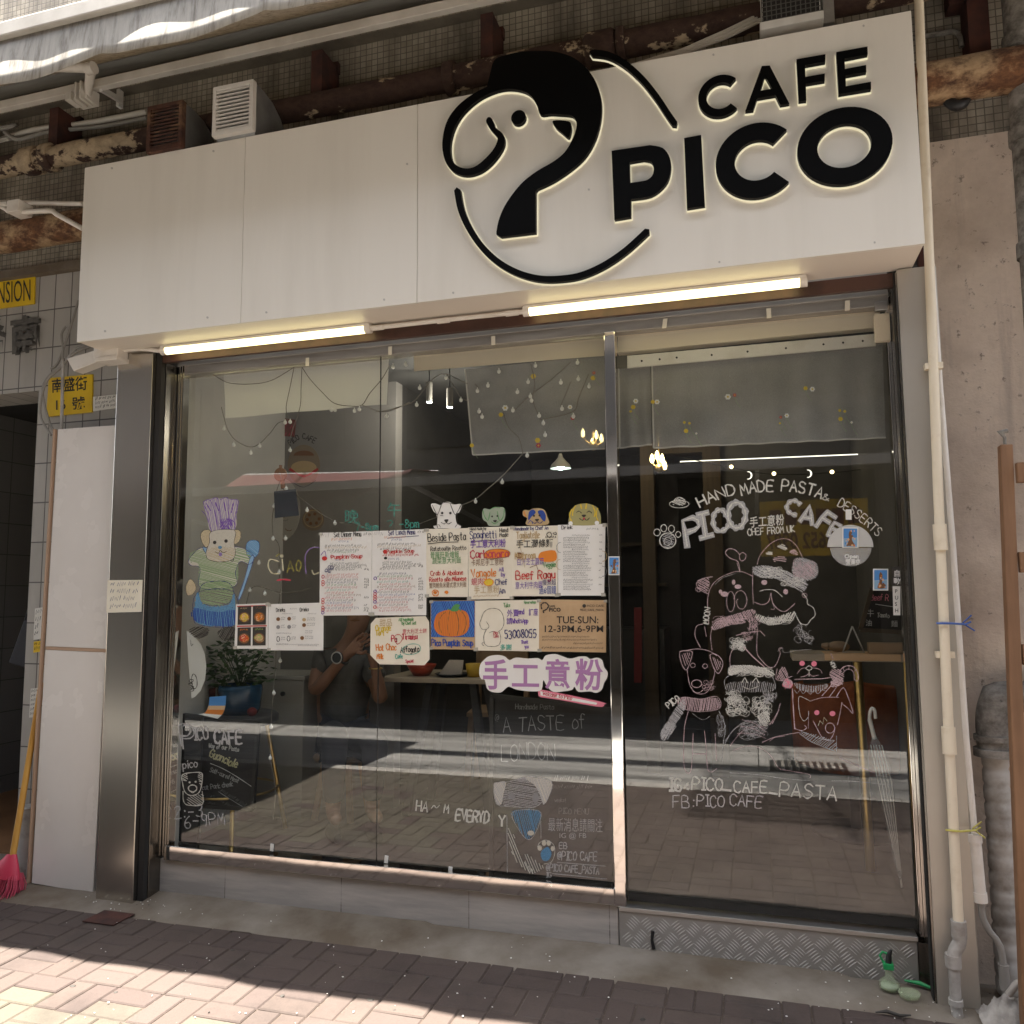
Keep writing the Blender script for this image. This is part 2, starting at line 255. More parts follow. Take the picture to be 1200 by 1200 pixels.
# ---------------------------------------------------------------- mesh builder
EPS = [0]
def eps():
    EPS[0] += 1
    return EPS[0]*9e-6
class MB:
    def __init__(s): s.v = []; s.f = []; s.m = []; s.sm = []; EPS[0] = 0
    def add(s, vs, fs, mi=0, sm=False):
        o = len(s.v); s.v += [tuple(v) for v in vs]
        for f in fs: s.f.append([o+i for i in f]); s.m.append(mi); s.sm.append(sm)
        return s
    def box(s, x0, x1, y0, y1, z0, z1, mi=0):
        v = [(x, y, z) for z in (z0, z1) for y in (y0, y1) for x in (x0, x1)]
        return s.add(v, [(0, 2, 3, 1), (4, 5, 7, 6), (0, 1, 5, 4), (2, 6, 7, 3), (0, 4, 6, 2), (1, 3, 7, 5)], mi)
    def hexa(s, front, depth, mi=0):          # a quad (four points) pushed back by the vector depth
        d = Vector(depth); v = [Vector(p) for p in front]; v += [p+d for p in v]
        return s.add(v, [(0, 1, 2, 3), (7, 6, 5, 4), (0, 4, 5, 1), (1, 5, 6, 2), (2, 6, 7, 3), (3, 7, 4, 0)], mi)
    def beam(s, a, b, wd, hd=None, mi=0, up=(0, 0, 1)):
        a = Vector(a); b = Vector(b); hd = hd or wd; d = (b-a).normalized(); u = Vector(up)
        if abs(d.dot(u)) > .95: u = Vector((0, 1, 0))
        r = d.cross(u).normalized(); u = r.cross(d)
        q = [r*wd/2+u*hd/2, -r*wd/2+u*hd/2, -r*wd/2-u*hd/2, r*wd/2-u*hd/2]
        return s.add([a+x for x in q]+[b+x for x in q], [(0, 1, 2, 3), (7, 6, 5, 4), (0, 4, 5, 1), (1, 5, 6, 2), (2, 6, 7, 3), (3, 7, 4, 0)], mi)
    def tube(s, pts, r, n=10, mi=0, caps=True, sq=1.):
        pts = [Vector(p) for p in pts]; k = len(pts); rs = r if isinstance(r, (list, tuple)) else [r]*k
        u = None; vs = []
        for i, p in enumerate(pts):
            t = (pts[min(i+1, k-1)]-pts[max(i-1, 0)]).normalized()
            if u is None:
                u = Vector((0, 0, 1)) if abs(t.z) < .9 else Vector((1, 0, 0))
            u = (u-t*u.dot(t)).normalized(); b = t.cross(u)
            vs += [p+(u*math.cos(a)+b*math.sin(a)*sq)*rs[i] for a in [2*math.pi*j/n for j in range(n)]]
        fs = [(i*n+j, i*n+(j+1) % n, (i+1)*n+(j+1) % n, (i+1)*n+j) for i in range(k-1) for j in range(n)]
        s.add(vs, fs, mi, True)
        if caps: s.add(vs[:n], [tuple(range(n))[::-1]], mi); s.add(vs[-n:], [tuple(range(n))], mi)
        return s
    def lathe(s, prof, c, n=24, mi=0, sx=1., sm=True):
        vs = [(c[0]+r*math.cos(2*math.pi*j/n)*sx, c[1]+r*math.sin(2*math.pi*j/n), c[2]+z) for r, z in prof for j in range(n)]
        k = len(prof)
        return s.add(vs, [(i*n+j, i*n+(j+1) % n, (i+1)*n+(j+1) % n, (i+1)*n+j) for i in range(k-1) for j in range(n)], mi, sm)
    def ball(s, c, r, n=10, mi=0, sc=(1, 1, 1)):
        k = n//2+1; vs = []
        for i in range(k+1):
            th = math.pi*i/k
            vs += [(c[0]+sc[0]*r*math.sin(th)*math.cos(2*math.pi*j/n), c[1]+sc[1]*r*math.sin(th)*math.sin(2*math.pi*j/n), c[2]+sc[2]*r*math.cos(th)) for j in range(n)]
        return s.add(vs, [(i*n+j, (i+1)*n+j, (i+1)*n+(j+1) % n, i*n+(j+1) % n) for i in range(k) for j in range(n)], mi, True)
    def poly(s, loops, depth=0., mi=0):       # 3D loops (outer, holes) in the facade's direction; optional extrusion along +y
        loops = [[Vector(p) for p in l] for l in loops]
        flat = [p for l in loops for p in l]; tr = tessellate_polygon([[Vector((p.x, p.z, 0)) for p in l] for l in loops])
        tr = [t for t in tr]
        def front(t):
            a, b, c = (flat[i] for i in t); return t if ((b.x-a.x)*(c.z-a.z)-(b.z-a.z)*(c.x-a.x)) > 0 else t[::-1]
        tr = [front(t) for t in tr]; s.add(flat, tr, mi)
        if depth:
            s.add([p+Vector((0, depth, 0)) for p in flat], [t[::-1] for t in tr], mi)
            for l in loops:
                n = len(l); s.add(l+[p+Vector((0, depth, 0)) for p in l], [(i, (i+1) % n, n+(i+1) % n, n+i) for i in range(n)], mi)
        return s
    def line(s, pts, wd, Y, mi=0, closed=False, fn=None):      # a flat marker line on the plane y = Y, pts in photo pixels
        fn = fn or (lambda x, y, Yq: W(x, y, Yq)); p = [Vector((a, b)) for a, b in pts]
        p = [q for i, q in enumerate(p) if i == 0 or (q-p[i-1]).length > 1e-3]
        if len(p) < 2: return s
        Y = Y-eps(); n = len(p); vs = []
        for i in range(n):
            a = p[i-1] if (i > 0 or closed) else p[i]; b = p[(i+1) % n] if (i < n-1 or closed) else p[i]
            d0 = (p[i]-a); d1 = (b-p[i]); d = (d0.normalized() if d0.length > 1e-6 else Vector((0, 0)))+(d1.normalized() if d1.length > 1e-6 else Vector((0, 0)))
            if d.length < .3: d = d1 if d1.length > 1e-6 else d0
            d.normalize(); nn = Vector((-d.y, d.x))*wd/2*((.86+.3*math.sin(i*1.9+p[0].x)) if n > 5 else 1)
            ext = (d*wd*.3 if not closed and i in (0, n-1) else Vector((0, 0))); ext = -ext if i == 0 else ext
            q = p[i]+ext; vs += [fn(*(q+nn), Y), fn(*(q-nn), Y)]
        k = n if closed else n-1
        return s.add(vs, [(2*i, 2*((i+1) % n), 2*((i+1) % n)+1, 2*i+1) for i in range(k)], mi)
    def build(s, name, mats, parent=None, bev=0., recenter=None):
        me = bpy.data.meshes.new(name)
        if not isinstance(mats, (list, tuple)): mats = [mats]
        vs = [(a*S, b*S, c*S) for a, b, c in s.v]; loc = Vector((0, 0, 0))
        if parent is None and vs:
            xs, ys, zs = zip(*vs); loc = Vector(((min(xs)+max(xs))/2, (min(ys)+max(ys))/2, min(zs))); vs = [(a-loc.x, b-loc.y, c-loc.z) for a, b, c in vs]
        me.from_pydata(vs, [], s.f)
        for m in mats: me.materials.append(M[m])
        me.polygons.foreach_set('material_index', s.m); me.polygons.foreach_set('use_smooth', s.sm); me.update()
        o = bpy.data.objects.new(name, me); COL.objects.link(o); o.location = loc
        if parent is not None:
            o.parent = parent; o.location = (0, 0, 0)
            r = parent
            off = Vector((0, 0, 0))
            while r is not None: off += r.location; r = r.parent
            me.transform(Matrix.Translation(-off))
        if bev:
            b = o.modifiers.new('bevel', 'BEVEL'); b.width = bev*S; b.segments = 2; b.limit_method = 'ANGLE'
        return o
def tag(o, label, cat, group=None, kind=None):
    if label: o['label'] = label
    if cat: o['category'] = cat
    if group: o['group'] = group
    if kind: o['kind'] = kind
    return o
def struct(o, kind='structure'): o['kind'] = kind; return o
def thing(name, label, cat, loc, group=None):
    o = bpy.data.objects.new(name, None); COL.objects.link(o); o.location = Vector(loc)*S; o.empty_display_size = .1
    return tag(o, label, cat, group)
def copy_thing(o, delta, label, group=None):
    kids = [c for c in bpy.data.objects if c.parent == o]; n = o.copy(); COL.objects.link(n); n.location = o.location+Vector(delta)*S; n['label'] = label
    for c in kids:
        sub = [g for g in bpy.data.objects if g.parent == c]; d = c.copy(); COL.objects.link(d); d.parent = n
        for g in sub: e = g.copy(); COL.objects.link(e); e.parent = d
    return n
def smooth(pts, k=4, closed=False):
    n = len(pts); out = []
    if n < 3: return list(pts)
    for i in range(n if closed else n-1):
        if closed: a, b, c, d = pts[i-1], pts[i], pts[(i+1) % n], pts[(i+2) % n]
        else: a, b, c, d = pts[max(i-1, 0)], pts[i], pts[i+1], pts[min(i+2, n-1)]
        for j in range(k):
            t = j/k; t2, t3 = t*t, t*t*t
            out.append(tuple(.5*(2*b[q]+(c[q]-a[q])*t+(2*a[q]-5*b[q]+4*c[q]-d[q])*t2+(3*b[q]-a[q]-3*c[q]+d[q])*t3) for q in range(len(b))))
    if not closed: out.append(tuple(pts[-1]))
    return out
def ell(cx, cy, rx, ry=None, n=20, a0=0, a1=360, rot=0):
    ry = rx if ry is None else ry; k = n if abs(a1-a0) >= 360 else n+1; o = []
    for i in range(k):
        t = R(a0+(a1-a0)*i/n); x, y = rx*math.cos(t), ry*math.sin(t); c, s_ = math.cos(R(rot)), math.sin(R(rot)); o.append((cx+x*c-y*s_, cy+x*s_+y*c))
    return o
# font outlines (Blender's built-in face, with its CJK fallback)
TC = {}
def glyphs(body, off=0.):
    k = (body, off)
    if k not in TC:
        c = bpy.data.curves.new('t', 'FONT'); c.body = body; c.offset = off; c.resolution_u = 3; o = bpy.data.objects.new('t', c)
        me = bpy.data.meshes.new_from_object(o); TC[k] = ([(v.co.x, v.co.y) for v in me.vertices], [tuple(p.vertices) for p in me.polygons])
        bpy.data.objects.remove(o); bpy.data.curves.remove(c); bpy.data.meshes.remove(me)
    return TC[k]
def type_text(mb, body, x, y, h, Y, mi=0, ang=0., off=.0, width=None, depth=0., fn=None, shear=0.):   # x, y: left end of the baseline (px); h: cap height (px)
    fn = fn or (lambda a, b, Yq: W(a, b, Yq)); vs, fs = glyphs(body, off)
    if not vs: return
    Y = Y-eps(); x1 = max(v[0] for v in vs); k = h/.727; kx = k if not width else width/x1; c, s_ = math.cos(R(ang)), math.sin(R(ang))
    out = []
    for u, v in vs:
        a, b = (u+shear*v)*kx, v*k; out.append(fn(x+a*c-b*0*s_+b*s_*0, y+a*s_-b, Y))
    mb.add(out, fs, mi)
    if depth: mb.add([Vector(p)+Vector((0, depth, 0)) for p in out], [f[::-1] for f in fs], mi)
HW = dict(zip('ABCDEFGHIJKLMNOPQRSTUVWXYZ0123456789:_&-@,.!#/+', """0,0 2,6 4,0;1,2.2 3,2.2|0,0 0,6 2.6,6 3.4,5.2 3.2,3.8 2.4,3.2 0,3.2;2.4,3.2 3.8,2.4 3.8,.9 2.8,0 0,0|3.8,5 2.8,6 1.4,6 .2,4.6 0,2.6 .6,.8 1.8,0 3,.1 3.9,1|0,0 0,6 2,6 3.6,4.8 4,3 3.6,1.2 2,0 0,0|3.6,6 0,6 0,0 3.7,0;0,3.1 3,3.1|3.6,6 0,6 0,0;0,3.1 3,3.1|3.8,5 2.8,6 1.4,6 .2,4.6 0,2.6 .6,.8 1.8,0 3,.1 3.9,1 3.9,2.6 2.4,2.6|0,0 0,6;4,0 4,6;0,3 4,3|1.5,0 1.5,6;.4,6 2.6,6;.4,0 2.6,0|3,6 3,1.2 2.2,0 1,0 .2,1|0,0 0,6;3.6,6 0,2.6 3.8,0|0,6 0,0 3.4,0|0,0 .4,6 2,2 3.6,6 4,0|0,0 0,6 4,0 4,6|2,6 .6,5.2 0,3 .6,.8 2,0 3.4,.8 4,3 3.4,5.2 2,6|0,0 0,6 2.6,6 3.8,5 3.8,3.8 2.6,2.8 0,2.8|2,6 .6,5.2 0,3 .6,.8 2,0 3.4,.8 4,3 3.4,5.2 2,6;2.6,1.6 4.2,-.4|0,0 0,6 2.6,6 3.8,5 3.8,3.8 2.6,3 0,3;2,3 4,0|3.6,5.2 2.4,6 .8,5.8 .2,4.6 1,3.4 3,2.7 3.8,1.5 3,.2 1.4,0 .1,.8|2,0 2,6;0,6 4,6|0,6 0,1.6 1,.2 2.6,0 3.8,1.4 4,6|0,6 2,0 4,6|0,6 1,0 2,4 3,0 4,6|0,0 4,6;0,6 4,0|0,6 2,3 4,6;2,3 2,0|0,6 4,6 0,0 4,0|2,6 .4,4.8 0,3 .4,1.2 2,0 3.6,1.2 4,3 3.6,4.8 2,6|.8,4.8 2,6 2,0|.2,4.8 1.4,6 3,5.8 3.6,4.4 0,0 4,0|.2,5.4 1.6,6 3.2,5.4 3,3.8 1.6,3.2 3.2,2.8 3.6,1.2 2,0 .1,.6|3,0 3,6 0,2 4,2|3.6,6 .6,6 .4,3.4 2.4,3.8 3.6,2.4 3,.4 1.4,0 .2,.6|3.2,5.8 1.2,4.4 .2,2 1,.2 2.6,0 3.6,1.4 2.8,3 .6,2.4|0,6 3.8,6 1.4,0|2,3.2 .6,4.4 1.2,5.8 2.8,5.8 3.4,4.4 2,3.2 .2,1.6 1,.1 3,.1 3.8,1.6 2,3.2|3.4,4 2,2.8 .6,3.8 1,5.6 2.8,5.8 3.4,4 2.8,0|1,.6 1,1;1,3.4 1,3.8|0,-.5 4,-.5|4,0 1,4.6 1.6,6 2.6,5.2 .2,1.6 1,0 2.4,.2 4,2.4|.4,2.8 3.4,2.8|3,2 2,1.6 1.4,2.6 2,3.8 3,3.6 3,1.8 3.8,1.8 4,3.4 3,5.4 1,5.2 0,3 .6,.8 2.6,.2|1,.6 .6,-1|1,0 1,.4|1,6 1,2;1,.2 1,0|1,0 1.6,6;2.8,0 3.4,6;0,2 4,2;.2,4 4.2,4|0,0 3,6|0,3 4,3;2,1 2,5""".split('|')))
HW.update(zip('abcdefghijklmnopqrstuvwxyz', """3,3 1.6,4 .2,2.6 .4,.6 1.6,.1 3,1.4 3,4 3.2,.2|0,6 0,0;0,2.6 1.6,4 3.2,2.6 2.6,.4 1,0 0,1|3.2,3.2 1.8,4 .3,2.8 .3,1 1.6,0 3.2,.7|3,2.8 1.6,4 .2,2.4 1,.1 2.6,.6 3,2;3,6 3,0|.3,2.1 3.2,2.4 2.6,3.8 1.2,3.8 .2,2 1,.1 3.2,.6|3,5.4 2,6 1.2,5 1.2,0;.2,3.6 2.6,3.6|3,3 1.4,4 .2,2.4 1.2,.6 3,1.6 3,4 2.8,-1.4 1.4,-2 .2,-1.4|0,6 0,0;0,2.6 1.6,4 3,3 3,0|.8,3.8 .8,0;.8,5.2 .8,5.5|1.8,3.8 1.8,-1.2 .6,-2;1.8,5.2 1.8,5.5|0,6 0,0;2.8,4 0,1.8 3,0|.8,6 .8,.4 1.4,0|0,4 0,0;0,3 1,4 1.8,3 1.8,0;1.8,3 2.8,4 3.6,3 3.6,0|0,4 0,0;0,2.8 1.4,4 2.8,3 2.8,0|1.6,4 .2,2.6 .4,.6 1.8,0 3.2,1.2 3,3.2 1.6,4|0,4 0,-2;0,2.8 1.6,4 3.2,2.4 2.2,.2 .2,.8|3,2.8 1.4,4 .2,2.2 1.2,.2 3,1.4;3,4 3,-2|.2,4 .2,0;.2,2.4 1.4,4 2.6,3.6|2.8,3.4 1.4,4 .4,3 2.4,1.6 2.4,.4 1,0 .1,.5|1.2,5.6 1.2,.6 2.2,0;.1,3.8 2.4,3.8|0,4 .2,1 1.2,0 2.8,1.2;2.8,4 2.9,0|0,4 1.5,0 3,4|0,4 .9,0 1.8,3 2.7,0 3.6,4|0,4 3,0;0,0 3,4|0,4 1.4,.6;3,4 1,-2|0,4 2.8,4 0,0 3,0""".split('|')))
HG = {k: [[tuple(float(q) for q in p.split(',')) for p in st.split()] for st in v.split(';')] for k, v in HW.items()}
def hand(mb, text, x, y, h, Y, mi=0, wd=1.2, ang=0., sp=5.2, jit=.25, fn=None, wx=1., xmax=None):     # handwriting, baseline start (px), cap height (px)
    adv = sum(3.2 if c == ' ' else sp*(.8 if c.islower() else 1)*(.55 if c in 'iIl1:.,!' else 1) for c in text)
    if xmax and adv*wx*h/6 > xmax-x: wx = (xmax-x)/(adv*h/6)
    k = h/6; cx = 0.; c, s_ = math.cos(R(ang)), math.sin(R(ang)); rnd = random.Random(hash_s(text)+int(x*7+y))
    for ch in text:
        if ch == ' ': cx += 3.2; continue
        if ch in HG:
            tw = rnd.uniform(-.06, .06); dy = rnd.uniform(-jit, jit)*1.5
            for st in HG[ch]:
                pts = [(u+rnd.uniform(-jit, jit)*.6, v+dy+rnd.uniform(-jit, jit)*.6) for u, v in st]
                if len(pts) > 3: pts = smooth(pts, 2)
                q = [(x+((cx+u+v*tw)*wx*c+v*s_)*k, y+((cx+u+v*tw)*wx*s_-v*c)*k) for u, v in pts]; mb.line(q, wd, Y, mi, fn=fn)
        cx += sp*(.8 if ch.islower() else 1)*(.55 if ch in 'iIl1:.,!' else 1)
    return x+cx*wx*k
def hash_s(t): return sum(ord(c)*(i+3) for i, c in enumerate(t))
def arc_hand(mb, text, path, h, Y, mi=0, wd=2., fill=0):     # letters placed along a curve
    path = smooth(path, 8); ls = [0]
    for a, b in zip(path, path[1:]): ls.append(ls[-1]+math.hypot(b[0]-a[0], b[1]-a[1]))
    adv = [(.6 if c == ' ' else .6 if c in 'I' else 1) for c in text]; tot = sum(adv); cum = 0
    for ch, a in zip(text, adv):
        d = (cum)/tot*ls[-1]; cum += a; i = max(j for j in range(len(ls)) if ls[j] <= d+1e-6); i = min(i, len(path)-2)
        t = (d-ls[i])/max(ls[i+1]-ls[i], 1e-6); px = path[i][0]+(path[i+1][0]-path[i][0])*t; py = path[i][1]+(path[i+1][1]-path[i][1])*t
        an = math.degrees(math.atan2(path[i+1][1]-path[i][1], path[i+1][0]-path[i][0]))
        if ch != ' ':
            wx = ls[-1]/tot*.78/(4*h/6)
            hand(mb, ch, px, py, h, Y, mi, wd, an, wx=wx, jit=.12)
            if fill: hand(mb, ch, px+1, py-.6, h*.96, Y, fill, wd*.35, an, wx=wx, jit=.12)
def scrib(mb, x, y, wlen, h, Y, mi, wd=.8, ang=0, dens=1.):     # unreadable writing
    rnd = random.Random(int(x*13+y*7)); n = max(3, int(wlen/h*1.7*dens)); p = []; c, s_ = math.cos(R(ang)), math.sin(R(ang))
    i = 0
    while i < n:
        run = rnd.randint(2, 6); seg = []
        for j in range(run*2):
            u = (i+j/2)/n*wlen; v = (h if j % 2 else 0)+rnd.uniform(-.3, .3)*h
            if u <= wlen: seg.append((x+u*c+v*s_, y+u*s_-v*c))
        if len(seg) > 1: mb.line(seg, wd, Y, mi)
        i += run+.8
def hatch(mb, poly, step, Y, mi, wd=1., ang=30, jit=.6, seed=1):     # crayon hatching clipped to a px polygon
    rnd = random.Random(seed); c, s_ = math.cos(R(ang)), math.sin(R(ang)); q = [(x*c+y*s_, -x*s_+y*c) for x, y in poly]
    v = min(p[1] for p in q)+step*.5; vmax = max(p[1] for p in q)
    while v < vmax:
        xs = []
        for (x0, y0), (x1, y1) in zip(q, q[1:]+q[:1]):
            if (y0 <= v) != (y1 <= v): xs.append(x0+(v-y0)/(y1-y0)*(x1-x0))
        xs.sort()
        for a, b in zip(xs[::2], xs[1::2]):
            if b-a > 1.:
                a += rnd.uniform(0, jit); b -= rnd.uniform(0, jit); dv = rnd.uniform(-jit, jit)*.6
                mb.line([(a*c-v*s_, a*s_+v*c), (b*c-(v+dv)*s_, b*s_+(v+dv)*c)], wd, Y, mi)
        v += step*rnd.uniform(.7, 1.3)
def fluff(mb, cx, cy, rx, ry, Y, mi, n=14, wd=1., seed=3):
    rnd = random.Random(seed)
    for i in range(n):
        a = rnd.uniform(0, 360); x = cx+rnd.uniform(-.75, .75)*rx; y = cy+rnd.uniform(-.75, .75)*ry
        mb.line(smooth(ell(x, y, rx*rnd.uniform(.2, .4), ry*rnd.uniform(.2, .4), 7, a, a+250), 2), wd, Y, mi)
def paper_quad(name, q, label, cat, mat='paper', Y=-.012, group=None, th=.0012):     # q: TL, TR, BR, BL in px
    t = thing(name, label, cat, W((q[2][0]+q[3][0])/2, (q[2][1]+q[3][1])/2, Y), group)
    mb = MB(); mb.hexa([W(*p, Y) for p in (q[3], q[2], q[1], q[0])], (0, th, 0)); mb.build('sheet', mat, t)
    if group and group.startswith('menus'):
        for k in ((0, 2), (1, 3), (0, 1, 2), (1, 2, 3), (0, 3))[int(q[0][0]) % 5]:
            x, y = q[k]; cx, cyy = (sum(p[0] for p in q)/4, sum(p[1] for p in q)/4); x += .8 if x < cx else -.8; y += 1.2 if y < cyy else -1.2; b = MB(); r = random.uniform(2, 2.8)
            b.hexa([W(x-r, y+r*.8, Y-.0042), W(x+r, y+r*.7, Y-.0042), W(x+r*.9, y-r*.8, Y-.0042), W(x-r, y-r*.7, Y-.0042)], (0, .0004, 0)); b.build('tape', 'tape', t)
    return t
def qmap(q):          # unit square (u right, v down) -> px of a quad
    def f(u, v):
        (a, b, c, d) = q; x = (1-v)*((1-u)*a[0]+u*b[0])+v*((1-u)*d[0]+u*c[0]); y = (1-v)*((1-u)*a[1]+u*b[1])+v*((1-u)*d[1]+u*c[1]); return x, y
    return f
#PART2
# ================================================================ the setting
mb = MB(); mb.box(-150, 150, -150, 150, -.5, -.2); struct(mb.build('ground', 'concrete'))
mb = MB()
for i in range(-6, 7): mb.box(i*3.1+.004, (i+1)*3.1-.004, -7.5, -5.3, -.19, -.12); mb.box(i*3.1+.004, (i+1)*3.1-.004, -5.292, -3.12, -.19, -.12)
struct(mb.build('road', 'road_concrete'))
mb = MB()
for i in range(-16, 16): mb.box(i*1.0+.004, i*1.0+.996, -3.12, -2.98, -.19, .0)
struct(mb.build('kerb', 'kerb_stone'))
mb = MB(); mb.box(-16, 16, -2.98, -.30, -.19, -.006); struct(mb.build('sand_bed', 'sand_base'))
def bricks():
    red = MB(); tan = MB(); bw = .105; g = .0028
    def brick(x0, x1, y0, y1):
        y1 = min(y1, -.29)
        if y1-y0 < .02: return
        cx = (x0+x1)/2; cyy = (y0+y1)/2
        yel = (cyy < -1.02 and cx < -1.9 and random.random() < .9) or (cyy < -1.5 and -2.1 < cyy and cx < -1.5 and random.random() < .75)
        mbk = tan if yel else red; x0 += g*random.uniform(.5, 1.2); x1 -= g*random.uniform(.5, 1.2); y0 += g*random.uniform(.5, 1.2); y1 -= g*random.uniform(.5, 1.2)
        t = random.uniform(-.0015, .0015); e = .005; z = t; tx = random.uniform(-.0015, .0015)
        v = [(x0, y0, -.05), (x1, y0, -.05), (x1, y1, -.05), (x0, y1, -.05), (x0, y0, z-e), (x1, y0, z-e+tx), (x1, y1, z-e+tx), (x0, y1, z-e), (x0+e, y0+e, z), (x1-e, y0+e, z+tx), (x1-e, y1-e, z+tx), (x0+e, y1-e, z)]
        mbk.add(v, [(0, 1, 5, 4), (1, 2, 6, 5), (2, 3, 7, 6), (3, 0, 4, 7), (4, 5, 9, 8), (5, 6, 10, 9), (6, 7, 11, 10), (7, 4, 8, 11), (8, 9, 10, 11)])
    q = 2*bw
    for k in range(-31, 19):
        x0 = k*q+.05; y = -2.98-q*2+(q if k % 2 else 0); j = 0
        while y < -.29:
            if y+q > -2.97:
                if j % 2 == 0: brick(x0, x0+bw, max(y, -2.98), y+q); brick(x0+bw, x0+q, max(y, -2.98), y+q)
                else:
                    if y+bw > -2.95: brick(x0, x0+q, max(y, -2.98), y+bw)
                    brick(x0, x0+q, max(y+bw, -2.98), y+q)
            y += q; j += 1
    struct(red.build('pavement', 'paver_red')); struct(tan.build('pavement', 'paver_tan'))
bricks()
def apron():
    mb = MB(); nx, ny = 240, 10; vs = []; rnd = random.Random(3)
    edge = [rnd.uniform(-.03, .02) for _ in range(nx+1)]
    for i in range(nx+1):
        x = -6.5+10.5*i/nx; e = (edge[i]+edge[max(i-1, 0)]+edge[min(i+1, nx)])/3-.30+.03*math.sin(x*2.1)
        for j in range(ny+1):
            t = j/ny; y = e+(.3-e)*t; z = .0022+min(1, t*1.8)**1.3*(.022+.012*(x < -1.5)-.02*(x > .3))+rnd.uniform(-.0009, .0009)*(1 if t > .15 else .3)
            vs.append((x, y, z if j else -.012))
    mb.add(vs, [(i*(ny+1)+j, (i+1)*(ny+1)+j, (i+1)*(ny+1)+j+1, i*(ny+1)+j+1) for i in range(nx) for j in range(ny)], 0, True); struct(mb.build('concrete_strip', 'concrete'))
apron()
def litter():
    mb = MB(); rnd = random.Random(11)
    for i in range(210):
        if i < 120: p = G(rnd.uniform(40, 1000), rnd.uniform(1075, 1200))
        elif i < 170: p = G(rnd.gauss(180, 40), rnd.gauss(1062, 8))
        else: p = G(rnd.gauss(1110, 60), rnd.gauss(1180, 14))
        if p.y > -.02: p.y = -.05
        r = rnd.uniform(.0012, .0035); z = .004+(.012 if p.y > -.28 else 0)+r*.3
        mb.ball((p.x, p.y, z), r, 6, 0 if rnd.random() < .8 else 1, (rnd.uniform(.6, 1.6), rnd.uniform(.6, 1.6), .5))
    for i in range(34):
        p = G(rnd.uniform(60, 1100), rnd.uniform(1080, 1200)); r = rnd.uniform(.006, .014)
        if p.y < -.32: mb.ball((p.x, p.y, .001), r, 8, 1, (rnd.uniform(.7, 1.4), 1, .12))
    o = mb.build('litter_specks', ['paper', 'ink_dark']); tag(o, 'white grit and crumbs scattered over the paving and concrete', 'litter', kind='stuff')
litter()
mb = MB(); p = G(325/3, 800+800/3); mb.box(-3.12, -2.94, -.40, -.26, .002, .006); tag(mb.build('drain_cover', 'rust_dark'), 'small dark brown square plate set in the paving by the left steel pillar', 'drain cover')
# ---------------------------------------------------------------- own building
B = thing('tiled_building', 'old tiled building with grimy mosaic above the sign and pink plaster at the right', 'building', (-1.5, 2, 0))
mb = MB(); mb.box(-14, 12, .05, .4, 3.49, 9); mb.build('mosaic_wall', 'mosaic', B)
mb = MB(); mb.box(-14, 12, -.02, .05, 4.52, 4.60); mb.build('ledge', 'mosaic', B)
mb = MB(); mb.box(-4.03, -3.02, .05, .3, 0, 3.488); mb.box(-5.35, -4.03, .05, .3, 2.765, 3.488); mb.box(-14, -5.35, .05, .3, 0, 3.488); mb.build('tiled_wall', 'wall_tile', B)
mb = MB(); mb.box(-14, -3.2, .0, .05, 3.47, 3.52); mb.build('ledge', 'concrete', B)
mb = MB(); mb.box(.76, 12, .05, .3, -.05, 3.488); mb.build('plaster_wall', 'plaster_pink', B)
mb = MB(); mb.box(.735, .765, .03, .3, 0, 3.5); mb.build('wall_edge', 'rust_dark', B)
# entrance hall seen at the far left
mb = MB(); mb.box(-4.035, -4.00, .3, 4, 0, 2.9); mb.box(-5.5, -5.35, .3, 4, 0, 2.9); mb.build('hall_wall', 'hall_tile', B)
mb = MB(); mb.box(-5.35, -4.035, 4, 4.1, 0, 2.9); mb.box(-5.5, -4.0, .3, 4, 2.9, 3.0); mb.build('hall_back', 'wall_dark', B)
mb = MB(); mb.box(-5.35, -4.035, .05, 4, -.05, .11); mb.build('hall_floor', 'terracotta', B)
mb = MB(); mb.box(-5.35, -4.035, -.03, .05, -.05, .10); mb.build('door_step', 'concrete', B)
# shop room shell
RM = thing('cafe_room', 'dim cafe room behind the shop window with beige and grey walls', 'room', (-1.4, 2, .2))
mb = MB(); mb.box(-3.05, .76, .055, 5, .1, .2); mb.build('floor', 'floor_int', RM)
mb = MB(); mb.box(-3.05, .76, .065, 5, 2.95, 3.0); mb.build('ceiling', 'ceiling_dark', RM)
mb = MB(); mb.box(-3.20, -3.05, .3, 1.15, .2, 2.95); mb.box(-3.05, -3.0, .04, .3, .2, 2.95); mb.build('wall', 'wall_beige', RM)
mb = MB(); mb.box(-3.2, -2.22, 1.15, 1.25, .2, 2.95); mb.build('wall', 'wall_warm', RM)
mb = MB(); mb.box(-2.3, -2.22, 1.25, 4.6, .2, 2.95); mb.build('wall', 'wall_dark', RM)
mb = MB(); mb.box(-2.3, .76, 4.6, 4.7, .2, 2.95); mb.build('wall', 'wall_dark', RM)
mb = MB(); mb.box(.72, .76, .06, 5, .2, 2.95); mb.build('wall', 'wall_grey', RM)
mb = MB(); mb.box(-.2, .72, 2.6, 2.7, .2, 2.95); mb.build('partition', 'wall_grey', RM)
mb = MB(); mb.box(-.33, -.2, 2.55, 2.7, .2, 2.6); mb.box(-.8, -.7, 2.55, 2.7, .2, 2.6); mb.box(-.8, -.2, 2.55, 2.7, 2.6, 2.7); mb.build('door_frame', 'frame_wood', RM)
